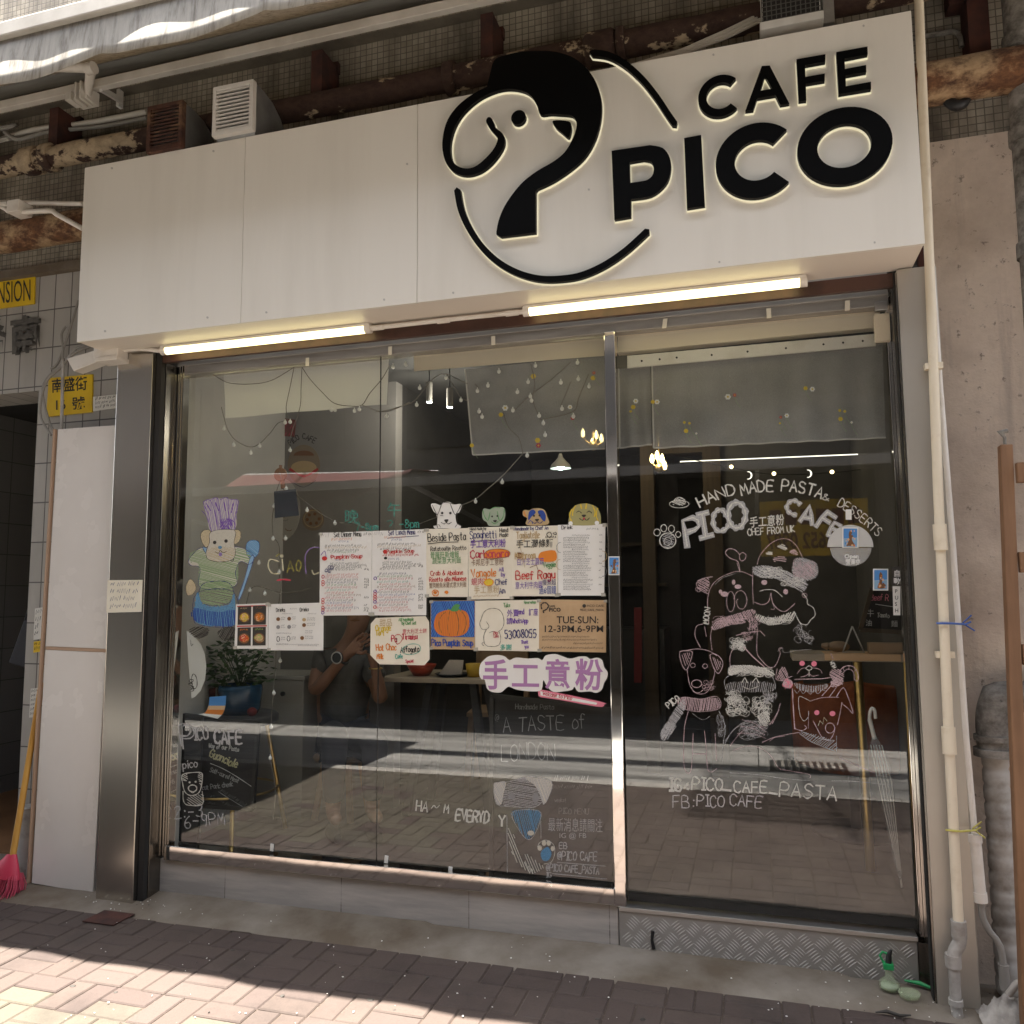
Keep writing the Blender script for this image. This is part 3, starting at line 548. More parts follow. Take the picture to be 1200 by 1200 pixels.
# ---------------------------------------------------------------- shopfront
SF = thing('shopfront', 'shop window front framed by brushed steel pillars with a low tiled base', 'shopfront', (-1.3, 0, 0))
mb = MB(); mb.box(-3.262, -3.035, -.17, .05, .0, 2.854); mb.build('pillar', 'steel', SF, .004)
mb = MB(); mb.box(.612, .758, -.17, .04, -.04, 2.854); mb.build('pillar', 'steel_light', SF, .004)
mb = MB(); mb.box(-3.033, -3.0, -.14, -.11, .0, 2.85); mb.build('shutter_groove', 'gap_dark', SF)
mb = MB(); mb.box(.602, .611, -.15, -.10, 0, 2.85); mb.build('shutter_groove', 'gap_dark', SF)
mb = MB(); mb.box(-3.033, -2.995, -.108, .03, .02, 2.80); mb.build('jamb', 'steel_dark', SF, .002)
mb = MB()
for x in (-2.99, -2.972, -2.955): mb.box(x, x+.008, -.02-(x+2.99)*.2, .02, .2, 2.80)
mb.build('frame_trim', 'steel_mirror', SF)
mb = MB(); mb.box(.589, .611, -.012, .03, .18, 2.80); mb.build('jamb', 'steel_mirror', SF, .002)
mb = MB(); mb.box(.605, .6115, -.095, -.02, .0, 2.80); mb.box(.605, .6115, -.168, -.155, .0, 2.84); mb.build('jamb_cover', 'steel_dark', SF)
mb = MB(); mb.box(-3.03, .611, -.135, -.11, 2.795, 2.853); mb.build('brown_rail', 'brown_rail', SF)
mb = MB(); mb.box(-2.99, .60, -.02, .06, 2.755, 2.94); mb.box(-2.99, .60, -.03, -.02, 2.80, 2.812); mb.build('header', 'steel_header', SF, .002)
mb = MB(); mb.box(-2.96, -.622, -.045, .02, .192, .262); mb.build('sill', 'steel_mirror', SF, .003)
mb = MB(); mb.box(-2.995, -.61, -.025, .05, .0, .19); mb.build('tiled_base', 'base_tile', SF, .002)
mb = MB(); mb.box(-.624, -.572, -.035, .03, .185, 2.757); mb.build('post', 'steel_mirror', SF, .004)
def pane(x0, x1, z0, z1, parent, name):
    mb = MB(); mb.hexa([(x0, 0, z0), (x1, 0, z0), (x1, 0, z1), (x0, 0, z1)], (0, .008, 0)); mb.m = [0]+[1]*5
    return mb.build(name, ['glass', 'glass_in'], parent)
PA = pane(-2.955, -1.781, .255, 2.79, SF, 'glass_pane')
PB = pane(-1.779, -.622, .255, 2.79, SF, 'glass_pane')
mb = MB(); mb.box(-1.7812, -1.7788, -.001, .009, .262, 2.76); mb.build('seam', 'gap_dark', SF)
DR = thing('glass_door', 'frameless glass door covered with chalk drawings of dogs in festive hats', 'door', (0, 0, .2))
DG = pane(-.568, .586, .2, 2.74, DR, 'glass_panel')
mb = MB(); mb.box(-.568, .586, .010, .03, .2, .235); mb.build('bottom_seal', 'rubber', DR)
mb = MB(); mb.box(.54, .60, -.03, .0, 2.60, 2.72); mb.build('hinge_cover', 'plastic_cream', DR, .003)
mb = MB(); mb.box(.545, .595, -.026, .0, 2.735, 2.775); mb.build('hinge', 'alu', DR, .003)
TH = thing('threshold_step', 'chequer plate steel step below the glass door', 'step', (0, 0, 0))
mb = MB(); mb.box(-.606, .575, -.03, .12, -.05, .168); mb.build('plate', 'plate_steel', TH, .002)
mb = MB(); mb.box(-.606, .578, -.036, .13, .1685, .186); mb.build('top_strip', 'alu', TH, .002)
mb = MB(); mb.box(.578, .609, -.02, .12, -.05, .16); mb.build('end_plate', 'steel_dark', TH, .002)
mb = MB(); row = 0; zc = .018
while zc < .16:
    xc = -.578+(.0 if row % 2 else .032)
    k = 0
    while xc < .565:
        an = R(40) if (row+k) % 2 else R(-40); d = Vector((math.cos(an), 0, math.sin(an))); nn = Vector((-d.z, 0, d.x))
        for q in range(-2, 3):
            c = Vector((xc, -.030, zc))+nn*q*.0115
            if .012 < c.z < .152 and -.58 < c.x < .555: mb.add([c-d*.024, c-d*.01+nn*.003, c+d*.01+nn*.003, c+d*.024, c+d*.01-nn*.003, c-d*.01-nn*.003, c+Vector((0, -.0018, 0))-d*.01, c+Vector((0, -.0018, 0))+d*.01], [(0, 6, 1), (1, 6, 7, 2), (2, 7, 3), (3, 7, 4), (4, 7, 6, 5), (5, 6, 0)])
        xc += .064; k += 1
    zc += .052; row += 1
mb.build('tread_pattern', 'lug_steel', TH)
mb = MB(); p = [W(765, 1091, -.034), W(764, 1102, -.036), W(766, 1112, -.034)]; mb.tube(p, [.008, .006, .008], 8); mb.build('latch', 'black_hook', TH)
# ---------------------------------------------------------------- sign
YS = -.40
SG = thing('shop_sign', 'long white box sign with raised black dog emblem and lettering CAFE PICO', 'sign', (-1.3, -.3, 2.855))
X0, X1, Z0, Z1 = -3.315, .677, 2.857, 3.806
mb = MB(); xs = [X0, W(284, 300, YS).x, W(489, 250, YS).x, X1]
for a, b in zip(xs, xs[1:]): mb.box(a+.0012, b-.0012, YS, YS+.02, Z0, Z1)
mb.build('panel', 'sign_white', SG, .0015)
mb = MB(); mb.box(X0+.005, X1-.005, YS+.0205, -.13, Z0+.01, Z1-.005); mb.build('box_frame', 'plastic_white', SG)
mb = MB(); mb.box(X0+.004, X1-.004, YS+.021, -.137, Z0+.002, Z0+.009); mb.build('underside', 'sign_under', SG)
for q in ((123, 388), (243, 372), (312, 366), (450, 351), (531, 343), (843, 307), (1025, 284), (131, 197), (250, 177), (836, 64), (1012, 30), (477, 192), (690, 222)): mb = MB(); mb.poly([[W(a, b, YS-.0015) for a, b in ell(q[0], q[1], 1.3, 1.3, 10)]], .0015); mb.build('screw', 'screw', SG)
rnd = random.Random(5)
LW = lambda x, y, o=400: W(o+x/3, y/3, YS-.032)
def emblem(loops, nm='letter'):
    a = MB(); a.poly(loops, .022); o = a.build(nm, 'black_acrylic', SG)
    c = sum((Vector(p) for p in loops[0]), Vector())/len(loops[0]); g = MB()
    def grow(l, sgn):
        n = len(l); out = []; area = sum(l[i].x*l[(i+1) % n].z-l[(i+1) % n].x*l[i].z for i in range(n)); sg = (1 if area > 0 else -1)*sgn
        for i in range(n):
            d0 = (l[i]-l[i-1]).normalized(); d1 = (l[(i+1) % n]-l[i]).normalized(); d = (d0+d1); d = d.normalized() if d.length > .2 else d1
            out.append(l[i]+Vector((d.z, 0, -d.x))*.0035*sg+Vector((0, .024, 0)))
        return out
    g.poly([grow([Vector(p) for p in l], 1 if i == 0 else -1) for i, l in enumerate(loops)], .007); g.build('halo', 'halo', o)
def pts(s, o=400): return [LW(*[float(q) for q in p.split(',')], o) for p in s.split()]
def wring(cx, cy, ro, ri, a0=0, a1=360, o=800, asp=1.):       # ring in the sign plane (real circle), radii in crop px (vertical)
    c = LW(cx, cy, o); k = (LW(cx, cy-50, o)-LW(cx, cy+50, o)).z/100
    n = 48; f = lambda r, a: c+Vector((math.cos(R(a))*r*k*asp, 0, math.sin(R(a))*r*k))
    if a1-a0 >= 360: return [[f(ro, 360*i/n) for i in range(n)], [f(ri, 360*i/n) for i in range(n)][::-1]]
    A = [a0+(a1-a0)*i/n for i in range(n+1)]; return [[f(ro, a) for a in A]+[f(ri, a) for a in A[::-1]]]
def sp(s, o=400, closed=False, k=4): return [LW(a, b, o) for a, b in smooth([tuple(float(q) for q in p.split(',')) for p in s.split()], k, closed)]
emblem([sp('950,530 1020,519 1085,511')[:1]+sp('1085,510 1130,520 1155,555 1158,600 1140,648 1090,688 1018,700')+pts('1018,762 960,772'), (pts('1013,570')+sp('1062,562 1088,568 1098,590 1094,615 1076,632 1050,638')+pts('1015,643'))[::-1]])
emblem([pts('5,485 65,474 78,723 15,733', 800)])
emblem(wring(262, 563, 132, 71, 44, 316, 800, 1.03)); emblem(wring(568, 512, 136, 77, 0, 360, 800, 1.10))
emblem(wring(133, 336, 73, 46, 46, 314, 800, 1.0))
emblem([pts('220,390 278,232 306,230 375,363 343,368 326,334 262,345 248,386', 800), pts('289,266 273,319 315,311', 800)[::-1]])
emblem([pts('400,208 502,190 502,216 430,229 432,270 500,258 500,283 433,294 435,352 408,355', 800)])
emblem([pts('540,183 650,163 651,190 569,206 571,242 645,228 646,252 573,265 574,303 662,287 663,312 549,331', 800)])
dog = '''530,228 545,205 590,190 640,181 690,178 740,180 785,190 825,208 865,243 895,288 912,340 915,390 907,445 888,500 855,553 805,598 745,638 690,664'''
d1 = sp(dog)+pts('683,672 683,818 560,833 545,824')+sp('545,815 553,775 572,728 602,682 640,638 690,600 745,568 785,535 812,490 826,450 824,422 808,406 770,402 735,400 700,402 688,372 672,343 648,324 612,314 570,314 525,327 478,352 432,393 402,438 386,486 383,528 391,565 412,585 442,592 472,584 505,558 535,524 549,492 543,476 522,452 509,428 514,413 525,413 535,428 541,447 566,468 574,490 569,517 545,555 512,589 476,610 436,617 396,605 369,575 356,530 356,488 366,440 386,400 422,360 470,326 512,304')
emblem([d1], 'dog_emblem')
emblem(wring(622, 412, 25, 0.01, 0, 359, 400), 'dog_eye'); emblem([sp('745,424 798,426 808,442 806,465 797,483 775,466 752,446', closed=True)], 'dog_nose')
def arc_loop(s, wd):
    c = smooth([tuple(float(q) for q in p.split(',')) for p in s.split()], 6); L, Rr = [], []
    for i, (x, y) in enumerate(c):
        a = c[max(i-1, 0)]; b = c[min(i+1, len(c)-1)]; d = Vector((b[0]-a[0], b[1]-a[1])).normalized(); n = Vector((-d.y, d.x))*wd/2; L.append((x+n.x, y+n.y)); Rr.append((x-n.x, y-n.y))
        if i == 0: cap0 = (x-d.x*wd*.45, y-d.y*wd*.45)
        if i == len(c)-1: cap1 = (x+d.x*wd*.45, y+d.y*wd*.45)
    return [[LW(*q) for q in L+[cap1]+Rr[::-1]+[cap0]]]
emblem(arc_loop('407,668 420,735 448,800 492,865 550,920 618,958 690,978 762,980 840,968 920,934 1000,880 1075,812', 22), 'emblem_arc')
emblem(arc_loop('882,184 940,193 1000,226 1058,278 1108,340 1148,400 1172,434', 22), 'emblem_arc')
# lamps under the sign
def batten(x0, x1, label):
    t = thing('tube_light', label, 'light', ((x0+x1)/2, -.2, 2.81), 'tube lights under the sign')
    z = 2.834; mb = MB(); mb.box(x0+.005, x1-.005, -.222, -.178, 2.843, 2.856); mb.build('casing', 'plastic_white', t)
    mb = MB(); mb.tube([(x0+.028, -.2, z), (x1-.028, -.2, z)], .022, 14); mb.build('diffuser', 'tube_glow', t)
    for a, b in ((x0, x0+.03), (x1-.03, x1)): mb = MB(); mb.tube([(a, -.2, z), (b, -.2, z)], .0235, 14); mb.build('end_cap', 'plastic_white', t)
batten(-2.95, -1.735, 'lit tube light under the left part of the white sign'); batten(-.965, .265, 'lit tube light under the right part of the white sign below the emblem')
def tube_thing(name, label, cat, ptss, r, mat, group=None, n=10):
    mb = MB()
    for p in ptss: mb.tube(p, r, n)
    return tag(mb.build(name, mat), label, cat, group)
t = thing('light_conduit', 'thin white conduit linking the two tube lights under the sign', 'conduit', (-1.35, -.2, 2.83))
mb = MB(); mb.tube([(-1.735, -.2, 2.834), (-1.3, -.2, 2.836), (-.965, -.2, 2.834)], .011, 10); mb.build('pipe', 'plastic_white', t)
for x in (-1.70, -1.36, -1.02): mb = MB(); mb.tube([(x-.03, -.2, 2.834), (x+.03, -.2, 2.834)], .014, 10); mb.build('collar', 'plastic_white', t)
t = thing('junction_box', 'white plastic junction box under the left end of the sign with a short conduit', 'junction box', W(128, 412, -.2))
a = W(114, 424, -.22); b = W(143, 402, -.22); mb = MB(); mb.box(a.x, b.x, -.25, -.17, a.z+.01, b.z); mb.build('box', 'plastic_white', t, .006)
mb = MB(); mb.box(a.x+.02, b.x+.005, -.26, -.16, a.z-.012, a.z+.012); mb.build('lid', 'plastic_white', t, .004)
mb = MB(); p = [W(138, 411, -.2), W(165, 409, -.2), (-2.95, -.2, 2.834)]; mb.tube(p, .011, 10); mb.build('pipe', 'plastic_white', t)
mb = MB(); mb.hexa([W(86, 435, -.16), W(117, 423, -.16), W(112, 410, -.16), W(78, 420, -.16)], (0, .07, 0)); tag(mb.build('cable_duct', 'plastic_white', None, .004), 'tilted white cable duct cover beside the junction box under the sign', 'cable duct')
# pipes behind the sign
def pipe(name, label, x0, x1, y, z, r, mat, collars=(), hang=(), cat='pipe'):
    t = thing(name, label, cat, ((x0+x1)/2, y, z)); n = 60; rnd = random.Random(int(z*100))
    mb = MB(); mb.tube([(x0+(x1-x0)*i/n, y, z+rnd.uniform(-.002, .002)) for i in range(n+1)], [r*rnd.uniform(.97, 1.03) for i in range(n+1)], 16); mb.build('pipe', mat, t)
    for x, d in collars: mb = MB(); mb.tube([(x-d, y, z), (x-d*.8, y, z), (x-d*.8, y, z), (x+d*.8, y, z), (x+d, y, z)], [r, r*1.22, r*1.3, r*1.3, r*1.15], 16); mb.build('collar', mat, t)
    for x in hang: mb = MB(); mb.box(x-.032, x+.032, y-.01, .05, z+r*.7, z+.30); mb.box(x-.04, x+.04, .02, .05, z+.27, z+.33); mb.build('hanger', 'rust_dark', t)
pipe('rusty_pipe', 'upper rusty pipe with flaking cream paint running above the white sign', -6, 3.5, -.12, 4.10, .062, 'rust_flaky', ((-3.98, .05), (-3.85, .03), (-1.35, .03), (-.60, .075), (-.5, .02)), (-3.83, -2.1, -1.16, .86))
pipe('rusty_pipe', 'thick lower rusty pipe passing behind the white sign', -6, 1.12, -.12, 3.655, .088, 'rust_orange', ((-5.2, .06),), ())
mb = MB(); mb.box(.96, 1.04, -.06, .05, 3.72, 4.4); mb.box(.90, .99, -.03, .05, 4.05, 4.3); tag(mb.build('iron_bracket', 'rust_dark'), 'dark rusty iron bracket on the mosaic wall above the right end of the thick pipe', 'bracket')
t = thing('drain_pipe', 'grey iron drain pipe running down the wall at the top right corner', 'pipe', (1.15, -.1, 2))
mb = MB(); mb.tube([(1.14, -.1, 6), (1.14, -.1, 3), (1.13, -.1, 1.3)], .062, 16); mb.build('pipe', 'iron_grey', t)
for z in (3.62, 3.78, 2.9, 3.38): mb = MB(); mb.tube([(1.14, -.1, z-.03), (1.14, -.1, z+.03)], .072, 16); mb.build('collar', 'iron_grey', t)
# vents / ac
def vent(px, gr, label, bars, body='galv', elbow=True):      # px: TL TR BR BL of the grille
    Y = -.42; q = [W(*p, Y) for p in px]; x0 = (q[0].x+q[3].x)/2; x1 = (q[1].x+q[2].x)/2; z1 = (q[0].z+q[1].z)/2; z0 = (q[2].z+q[3].z)/2
    t = thing('vent_duct', label, 'vent', ((x0+x1)/2, Y, z0), 'exhaust ducts above the sign'); fr = .02
    mb = MB(); mb.box(x0, x1, Y, Y+.03, z0, z0+fr); mb.box(x0, x1, Y, Y+.03, z1-fr, z1); mb.box(x0, x0+fr, Y, Y+.03, z0+fr, z1-fr); mb.box(x1-fr, x1, Y, Y+.03, z0+fr, z1-fr); mb.build('grille_frame', gr, t)
    mb = MB(); n = 11
    for i in range(n):
        z = z0+fr+(z1-z0-2*fr)*(i+.5)/n; mb.hexa([(x0+fr, Y+.004, z-.006), (x1-fr, Y+.004, z-.006), (x1-fr, Y+.004, z+.003), (x0+fr, Y+.004, z+.003)], (0, .018, .008))
    mb.build('slats', gr, t)
    mb = MB(); mb.box(x0+fr, x1-fr, Y+.045, Y+.05, z0+fr, z1-fr); mb.build('backing', 'gap_dark', t)
    mb = MB(); h = z1-z0; pr = [(Y+.031, z0), (Y+.031, z1)]+[(Y+.1+h*.95*math.sin(R(a)), z1-h+h*math.cos(R(a))) for a in (0, 20, 40, 60, 80)]+[(Y+.1+h*.9, z0-.1), (Y+.05, z0-.02)]
    n = len(pr); mb.add([(x0+.006, y, z) for y, z in pr]+[(x1-.006, y, z) for y, z in pr], [tuple(range(n)), tuple(range(2*n-1, n-1, -1))]+[(i, n+i, n+(i+1) % n, (i+1) % n) for i in range(n)]); mb.build('duct', body, t)
vent([(172, 125), (213, 117), (213, 172), (172, 178)], 'rust_brown', 'small exhaust duct with a rusty brown grille above the left part of the sign', 9)
vent([(248, 102), (295, 94), (297, 152), (250, 158)], 'metal_white', 'galvanised exhaust duct with a white grille above the sign', 11)
t = thing('window_unit', 'dirty cage of a small air unit above the sign near the emblem', 'air unit', (.25, -.25, 3.88))
a = W(891, 42, -.33); b = W(966, 28, -.33); zb = 3.895
mb = MB(); mb.box(a.x, b.x, -.33, -.1, zb, zb+.035); mb.box(a.x+.01, b.x-.01, -.31, -.1, zb+.035, zb+.4); mb.build('body', 'metal_white', t, .004)
mb = MB(); mb.box(a.x+.014, b.x-.014, -.318, -.312, zb+.04, zb+.4); mb.build('backing', 'gap_dark', t)
mb = MB()
for i in range(13): x = a.x+.01+(b.x-a.x-.02)*i/12; mb.box(x-.002, x+.002, -.326, -.322, zb+.035, zb+.42)
for i in range(18): mb.box(a.x+.01, b.x-.01, -.3215, -.319, zb+.04+i*.021, zb+.043+i*.021)
mb.build('cage', 'cage_dark', t)
mb = MB(); mb.box(b.x+.006, b.x+.05, -.25, -.1, zb+.03, zb+.45); mb.build('side_panel', 'galv', t)
tube_thing('cable_bundle', 'bundle of thin cream cables lying along the top of the sign beside the air unit', 'cables', [[W(700+i, 92-i*1.5, -.2), W(800, 64-i*2, -.22), W(850, 45-i*3, -.2), W(893, 24-i*3, -.16), W(915, 0-i*3, -.1)] for i in range(4)], .006, 'cable_white')
# awning
AW = thing('awning', 'half folded awning of stained grey cloth with a wavy hanging edge at the top left', 'awning', (-2, -.6, 4.2))
XA0, XA1 = -6.5, 2.2
mb = MB(); nx = 260; vs = []
for i in range(nx+1):
    x = XA0+(XA1-XA0)*i/nx; fl = .007*math.sin(x*7.3)+.005*math.sin(x*15.1+1); bot = 3.985-.055*abs(math.sin((x+.18)*math.pi/.85))**.8-.018*math.sin(x*1.3)
    for t in (0, .25, .5, .75, 1): vs.append((x, -.905-fl*t-.03*t, 4.175+(bot-4.175)*t))
mb.add(vs, [(i*5+j, (i+1)*5+j, (i+1)*5+j+1, i*5+j+1) for i in range(nx) for j in range(4)], 0, True); o = mb.build('valance', 'awning_cloth', AW)
so_ = o.modifiers.new('s', 'SOLIDIFY'); so_.thickness = .002
mb = MB(); vs = []
for i in range(41):
    x = XA0+(XA1-XA0)*i/40
    for t in (0, .5, 1): vs.append((x, -.885+.932*t, 4.19+.52*t-.03*math.sin(math.pi*t)))
mb.add(vs, [(i*3+j, (i+1)*3+j, (i+1)*3+j+1, i*3+j+1) for i in range(40) for j in range(2)], 0, True); o = mb.build('canopy', 'awning_cloth', AW)
so_ = o.modifiers.new('s', 'SOLIDIFY'); so_.thickness = .002
mb = MB(); mb.box(XA0, XA1, -.935, -.885, 4.178, 4.25); mb.build('front_bar', 'awning_frame', AW, .006)
mb = MB(); mb.tube([(XA0, -.13, 4.62), (XA1, -.13, 4.62)], .075, 16); mb.build('roller', 'awning_tube', AW)
mb = MB(); mb.box(XA0, XA1, -.27, -.23, 4.355, 4.405); mb.build('support_bar', 'awning_frame', AW, .004)
mb = MB(); e = W(107, 80, -.42); mb.tube([Vector((-4.8, -.72, 4.15)), W(-30, 79, -.6), W(40, 78, -.5), e], .024, 12); mb.tube([e+Vector((-.03, 0, 0)), e+Vector((.02, 0, 0))], .032, 12)
mb.tube([e, W(104, 100, -.33), W(103, 116, -.27)], [.026, .022, .018], 12); mb.build('folding_arm', 'awning_frame', AW)
a = W(95, 110, -.29); mb = MB(); mb.box(a.x-.05, a.x+.06, -.31, -.22, a.z-.045, a.z+.03); mb.box(a.x-.07, a.x-.03, -.33, -.25, a.z-.05, a.z+.0); mb.box(a.x+.0, a.x+.012, -.34, -.25, a.z-.06, a.z+.04); mb.box(a.x+.035, a.x+.047, -.34, -.25, a.z-.06, a.z+.04); mb.build('arm_joint', 'awning_frame', AW, .003)
mb = MB(); mb.beam(W(118, 104, -.25), W(142, 118, -.05), .018, .03); mb.beam(W(141, 104, -.0), W(140, 126, -.0), .02, .035); mb.build('wall_bracket', 'metal_white', AW)
NA = thing('shade_canopy', 'large stretched awning of the neighbouring shop beyond the left edge of the photo', 'awning', (-8, -3, 4.3))  # added out of view to throw shade on the left of the street
mb = MB(); n = 30; vs = []
for i in range(n+1):
    x = -14+9.75*i/n
    for k, y in enumerate((-.98, -2.2, -3.6, -5.2)): vs.append((x+(.05*math.sin(k*2.1) if i == n else 0), y, 4.75-.11*k+.02*math.sin(i*1.7+k)))
mb.add(vs, [(i*4+j, i*4+j+1, (i+1)*4+j+1, (i+1)*4+j) for i in range(n) for j in range(3)], 0, True); o = mb.build('canopy', 'opp_dark', NA); o.modifiers.new('s', 'SOLIDIFY').thickness = .004
mb = MB(); mb.tube([(-14, -5.2, 4.41), (-4.25, -5.2, 4.41)], .03, 10); mb.build('front_bar', 'opp_grey', NA)
SFR = thing('shade_frame', 'steel signboard lattice spanning high over the street out of the frame', 'sign frame', (0, -4, 7))  # added overhead, unseen: slats and strips that thin the sun on the road
mb = MB()
for i in range(17): mb.box(-2.6, 3.6, -5.4+i*.14, -5.4+i*.14+.08, 16.0, 16.03)
mb.build('slats', 'opp_grey', SFR)
mb = MB(); mb.box(-8, 1.0, -5.2, -4.95, 11.05, 11.08); mb.build('shade_strip', 'opp_grey', SFR)
mb = MB(); mb.box(-8, 1.0, -6.7, -6.5, 11.05, 11.08); mb.build('beam', 'opp_grey', SFR)
mb = MB(); mb.box(-4.4, 1.0, -4.0, -3.86, 11.05, 11.07); mb.build('beam', 'opp_grey', SFR)
for x in (-7.5, -1.5, 3.5): mb = MB(); mb.beam((x, -9.0, 11.0), (x, -2.8, 16.0), .05); mb.build('bracket', 'opp_grey', SFR)
# conduits at the upper left
t = thing('white_conduit', 'pair of white conduits with a square box beside the left end of the sign', 'conduit', W(40, 245, -.2))
mb = MB(); mb.tube([W(0, 237, -.2)+Vector((-4, 0, .02)), W(0, 237, -.2), W(97, 239, -.2)], .013, 10); mb.build('pipe', 'plastic_white', t)
mb = MB(); mb.tube(smooth([W(0, 243, -.24)+Vector((-4, 0, .08)), W(0, 243, -.24)+Vector((-.3, 0, .03)), W(0, 243, -.24), W(15, 249, -.24), W(58, 247, -.24), W(66, 251, -.24), W(97, 268, -.24)], 3), .014, 10); mb.build('pipe', 'plastic_white', t)
a = W(9, 250, -.27); b = W(20, 236, -.27); mb = MB(); mb.box(a.x, b.x+.02, -.28, -.18, a.z, b.z+.01); mb.build('box', 'plastic_white', t, .004)
tube_thing('wall_cable', 'cream cable strapped along the mosaic wall left of the rusty grille', 'cable', [smooth([W(0, 164, -.02)+Vector((-4, 0, .0)), W(0, 164, -.02)+Vector((-.2, 0, 0)), W(0, 164, -.02), W(40, 152, -.02), W(90, 146, -.02), W(130, 139, -.02), W(172, 131, -.02)], 3)], .016, 'cable_white')
tube_thing('wall_cable', 'grey cable sagging under the cream cable on the mosaic wall', 'cable', [smooth([W(0, 153, -.05)+Vector((-4, 0, .05)), W(0, 153, -.05)+Vector((-.2, 0, .02)), W(0, 153, -.05), W(18, 163, -.05), W(36, 160, -.05), W(60, 154, -.05), W(120, 148, -.03), W(172, 138, -.03)], 3)], .012, 'cable_grey')
tube_thing('wall_pipe_bend', 'thin bent pipe on the dirty wall between the sign and the grey drain pipe', 'pipe', [smooth([W(1060, 46, 0), W(1100, 40, 0), W(1116, 37, 0), W(1124, 42, 0), W(1127, 55, 0)], 3)], .012, 'iron_grey')
t = MB(); p0 = W(1110, 113, -.1); t.tube(smooth([W(1106, 113, -.1), W(1116, 122, -.12), W(1124, 124, -.12), W(1131, 118, -.1), W(1130, 110, -.1)], 3), .022, 8); tag(t.build('black_clip', 'black_hook'), 'black clip hanging under the thick rusty pipe at the right', 'clip')
tube_thing('hanging_wires', 'dark wires dropping behind the white tilted duct on the left tiled wall', 'cables', [smooth([W(77, 383, .0), W(72, 392, .0), W(74, 410, .0), W(72, 430, .0)], 3), smooth([W(112, 403, -.05), W(90, 408, -.05), W(75, 425, .0), W(58, 440, .0), W(50, 455, .0), W(53, 478, -.02), W(60, 500, -.02), W(66, 508, -.05)], 3), smooth([W(112, 405, -.05), W(88, 413, -.05), W(70, 432, .0), W(55, 446, .0), W(48, 470, -.02), W(48, 490, -.02), W(60, 510, -.05)], 3), smooth([W(92, 352, .02), W(80, 392, .0), W(68, 425, .02), W(60, 432, .02)], 3)], .007, 'cable_grey')
tube_thing('wall_stick', 'thin rusty rod standing on the white board against the yellow number sign', 'rod', [[W(74, 420, -.02), W(72, 506, -.03)]], .009, 'pvc_old')
# signs on the left wall
def plate(name, label, q, Y=.04):
    t = thing(name, label, 'sign', W(q[3][0], q[3][1], Y)); mb = MB(); mb.hexa([W(*p, Y) for p in (q[3], q[2], q[1], q[0])], (0, .008, 0)); mb.build('plate', 'yellow_sign', t); return t
t = plate('building_sign', 'yellow sign ending in NSION on the left tiled wall', [(-32, 326), (41, 314.5), (40, 356), (-32, 366)])
mb = MB(); type_text(mb, 'MANSION', -23, 358, 26, .0385, 0, -6, width=59); mb.build('lettering', 'ink_black', t)
t = plate('number_sign', 'yellow house number sign with Chinese street name on the left tiled wall', [(57, 443), (108.5, 438.5), (108, 483), (54, 488.5)])
mb = MB(); type_text(mb, '南盛街', 60, 459, 12.5, .0385, 0, -5, .015, 42); type_text(mb, '16', 63, 480.5, 11.5, .0385, 0, -5, .012, 14); type_text(mb, '號', 84, 479, 11.5, .0385, 0, -5, .015); mb.build('lettering', 'ink_black', t)
t = thing('wall_character', 'raised dark Chinese character under the yellow sign on the left wall', 'lettering', W(28, 415, .03)); mb = MB(); type_text(mb, '南', 11, 411, 33, .025, 0, -8, .028, 34, .022); mb.build('strokes', 'relief', t)
t = thing('wall_character', 'raised dark Chinese character cut off by the left edge of the photo', 'lettering', W(-10, 420, .03)); mb = MB(); type_text(mb, '盛', -30, 414, 33, .025, 0, -8, .028, 34, .022); mb.build('strokes', 'relief', t)
def notice(name, label, q, Y, mat, lines, mi='ink_black', cat='notice', h=.8):
    t = paper_quad(name, q, label, cat, mat, Y); f = qmap(q); mb = MB()
    for i in range(lines): a = f(.1, (i+.75)/(lines+.4)); b = f(.9, (i+.75)/(lines+.4)); scrib(mb, a[0], a[1], math.hypot(b[0]-a[0], b[1]-a[1]), abs(f(0, 1)[1]-f(0, 0)[1])/(lines*2.2), Y-.001, 0, h, math.degrees(math.atan2(b[1]-a[1], b[0]-a[0])))
    mb.build('lettering', mi, t); return t
notice('wall_notice', 'small pale printed label right of the yellow number sign', [(109, 465), (138, 462), (138, 478), (109, 482)], .04, 'paper', 3)
notice('wall_notice', 'white paper notice with bold characters by the dark doorway', [(41, 713), (54, 711), (53, 748), (39, 750)], .035, 'paper', 4)
notice('wall_notice', 'small yellow label below the white notice by the doorway', [(39.5, 752), (53, 750), (52, 763), (39, 765)], .035, 'yellow_sign', 2)
notice('wall_notice', 'small white list sticker behind the broom handle on the wall edge', [(36, 807), (48, 806), (46, 840), (34, 841)], .035, 'paper', 6)
# white board, broom, bag
t = thing('white_board', 'tall glossy white board in two pieces leaning between the doorway and the steel pillar', 'board', (-3.52, -.1, 0))
q = [(68, 503), (138, 498), (109, 1047), (37, 1035)]; f = qmap(q); Yb = -.11
def board(v0, v1, nm, m='board_white', th=.03):
    mb = MB(); mb.hexa([W(*f(0, v1), Yb), W(*f(1, v1), Yb), W(*f(1, v0), Yb), W(*f(0, v0), Yb)], (0, th, 0)); return mb.build(nm, m, t, .002)
board(0, .478, 'panel'); board(.486, 1, 'panel'); board(.4785, .4855, 'joint_strip', 'joint_brown')
mb = MB(); a = [W(*f(-.045, v), Yb+.006) for v in (0, 1)]; mb.beam(a[0], a[1], .012, .02, up=(0, 1, 0)); mb.build('edge_strip', 'joint_brown', t)
t = thing('broom', 'broom with yellow handle and pink red plastic head leaning on the wall', 'broom', W(5, 1045, -.2))
